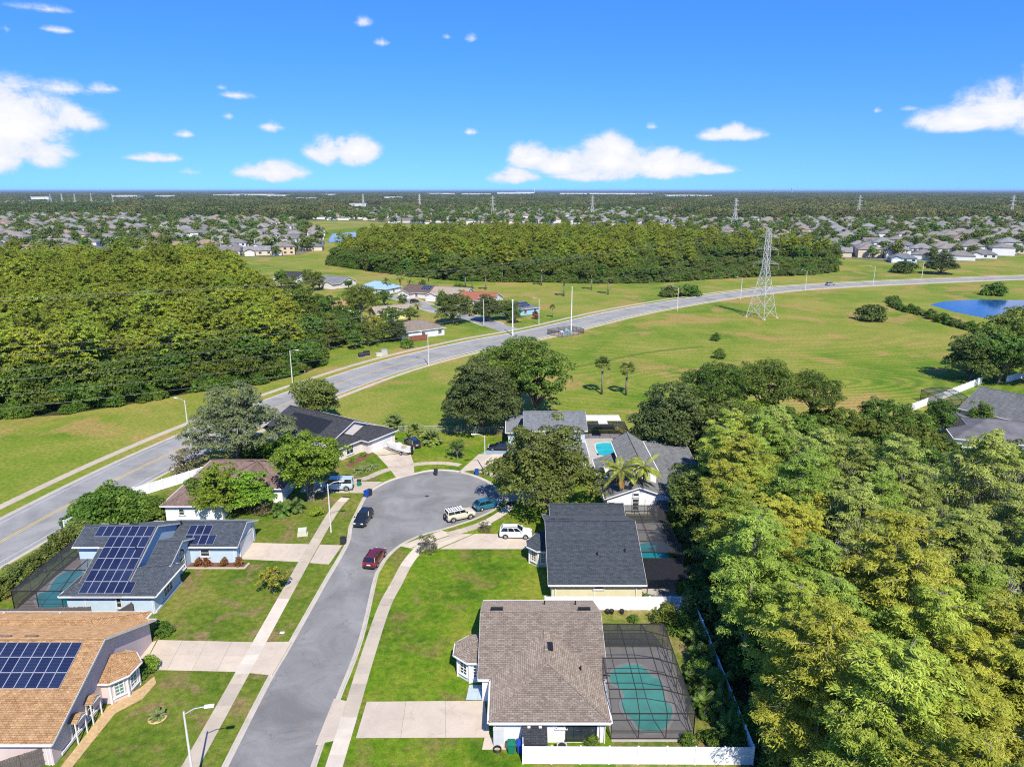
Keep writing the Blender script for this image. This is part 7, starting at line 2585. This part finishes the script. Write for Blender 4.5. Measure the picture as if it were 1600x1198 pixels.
CP_O = [canopy_patch(300 + i, 40, 52, LF_FARW) for i in range(3)]
CP_H = [canopy_patch(320 + i, 130, 170, LF_FARG, 8, 4, 2.2, 30) for i in range(2)] + [canopy_patch(325, 130, 150, LF_FARW, 8, 4, 2.2, 30)]
CP_G = [canopy_patch(310 + i, 40, 46, LF_FARG, 8, 5) for i in range(3)]


SHEDS = ((66, 311.5, 27, 15), (200, 307.5, 40, 12), (260, 307.5, 28, 11), (355, 306, 46, 14), (400, 305.5, 60, 14), (435, 306.5, 30, 12), (515, 305, 22, 12), (690, 303.5, 40, 14), (745, 304, 44, 14), (795, 303, 36, 24), (820, 303, 26, 30), (905, 303.5, 60, 16), (955, 304, 70, 18), (1005, 303.5, 36, 14), (1065, 307, 52, 13), (1100, 307, 30, 11), (615, 310, 26, 10), (480, 311, 30, 9), (560, 322, 24, 8))
CLEAR = []
for (px, py, wpx, hm) in SHEDS:
    x, y = at(px, py)
    CLEAR.append((x, y, wpx * y / FOC))


def clear(x, y):
    return any(abs(x * b / y - a) < w * .62 + 40 and b * .72 < y < b * 1.12 for a, b, w in CLEAR)


def far_wood(name, poly, step, parts, label, sc=(.85, 1.15), avoid=()):
    p = [q for q in scatter(poly, step, .45, len(label)) if abs(q[0]) < .80 * q[1] and not clear(*q) and math.sin(q[0] / 290 + 1.3 * math.sin(q[1] / 700)) * math.sin(q[1] / 210 + q[0] / 900) < .62 and not any(inside(a, *q) for a in avoid)]
    stuff_points(name, [(x, y, 0) for x, y in p], [rf_.uniform(0, 6.28) for _ in p], [rf_.uniform(*sc) for _ in p], parts, label)
    return len(p)


av = (Z_LEFT, Z_RIGHT, Z_MID, Z_TL, mw, fw)
far_floor = MB().sheet(zone([(-200, 341), (500, 345), (560, 330), (1060, 341), (1100, 346), (1800, 346), (1800, 310), (-200, 310)]) , .07)
structure('far_woodland_floor', far_floor, M_FLOOR)
structure('horizon_woodland', MB().sheet([(-60000, 4000), (60000, 4000), (60000, 65000), (-60000, 65000)], .5), M_FLOOR)
far_wood('far_cypress_wood', zone([(1040, 346), (1120, 346.5), (1800, 347), (1800, 316), (1300, 313), (1040, 322)]), 33, CP_O + CP_G[:1], 'olive-brown cypress wood behind the right suburb', (.7, 1.3), avoid=av)
far_wood('far_cypress_wood', zone([(170, 341), (330, 344), (470, 346), (540, 336), (540, 318), (300, 312), (190, 318)]), 33, CP_O + CP_G, 'olive wood behind the left suburb', (.7, 1.3), avoid=av)
far_wood('far_wood', zone([(-200, 341), (170, 341), (170, 326), (-200, 327)]), 34, CP_G, 'dark green belt of trees behind the left suburb', avoid=av)
far_wood('far_wood', zone([(540, 330), (640, 332), (760, 331), (1060, 334), (1060, 316), (700, 313), (540, 316)]), 62, CP_O + CP_G, 'broken belts of wood past the middle suburb', avoid=())
far_wood('horizon_wood', [(-2300, 2900), (2300, 2900), (4600, 5600), (-4600, 5600)], 66, CP_O + CP_G, 'woodland stretching towards the horizon', (.9, 1.25), avoid=(Z_TL,))
far_wood('horizon_wood', [(-4600, 5600), (4600, 5600), (13500, 16500), (-13500, 16500)], 150, CP_H, 'dark woodland band along the horizon', (.9, 1.3))

# white sheds and blocks near the horizon: x, row, width (px), height in metres
M_SHED = pmat('white_shed', (.72, .72, .72), .6, .05, .02)
for k, (px, py, wpx, hm) in enumerate(SHEDS):
    x, y = at(px, py)
    w = wpx * y / FOC
    e = thing('warehouse', ['long white warehouse roof low on the horizon', 'white commercial block low on the horizon'][k in (9, 10)], 'warehouse', (x, y, .5), rf_.uniform(-.1, .1), 'white warehouses along the horizon' if k not in (9, 10) else 'white blocks along the horizon')
    hm *= .8
    MB().box(-w / 2, w / 2, -w * .2, w * .2, 0, hm).build('wall', M_SHED, e)
    MB().box(-w / 2 - 2, w / 2 + 2, -w * .2 - 2, w * .2 + 2, hm, hm + 1.5).build('roof', M_SHED, e)
x, y = at(835, 302.5)
ms = thing('radio_mast', 'thin white mast rising above the horizon', 'mast', (x, y, .5))
MB().tube([(0, 0, 0), (0, 0, 95)], [5, 2.5], 6).build('mast', M_SHED, ms)
for k, (px, hh) in enumerate(((1210, 70), (1237, 95))):
    x, y = at(px, 301.3)
    e = thing('far_tower_block', 'faint tall chimney-like tower on the far horizon', 'tower', (x, y, .5), group='faint towers on the horizon')
    MB().box(-12, 12, -12, 12, 0, hh).build('shaft', pmat('far_blue_grey', (.35, .38, .42), .8, .05, .02), e)

# ================================================================ air
hz = MB().box(-68000, 68000, -3500, 72000, -1.2, 64)
hazem = bpy.data.materials.new('haze')
hazem.use_nodes = True
hazem.node_tree.nodes.clear()
ho = hazem.node_tree.nodes.new('ShaderNodeOutputMaterial')
pv = hazem.node_tree.nodes.new('ShaderNodeVolumePrincipled')
pv.inputs['Color'].default_value = (.62, .78, 1.0, 1)
pv.inputs['Density'].default_value = HAZE_DENSITY
pv.inputs['Anisotropy'].default_value = .2
hazem.node_tree.links.new(pv.outputs[0], ho.inputs['Volume'])
tag(hz.build('haze', hazem), 'thin pale blue air over the whole plain', 'haze', kind='stuff')
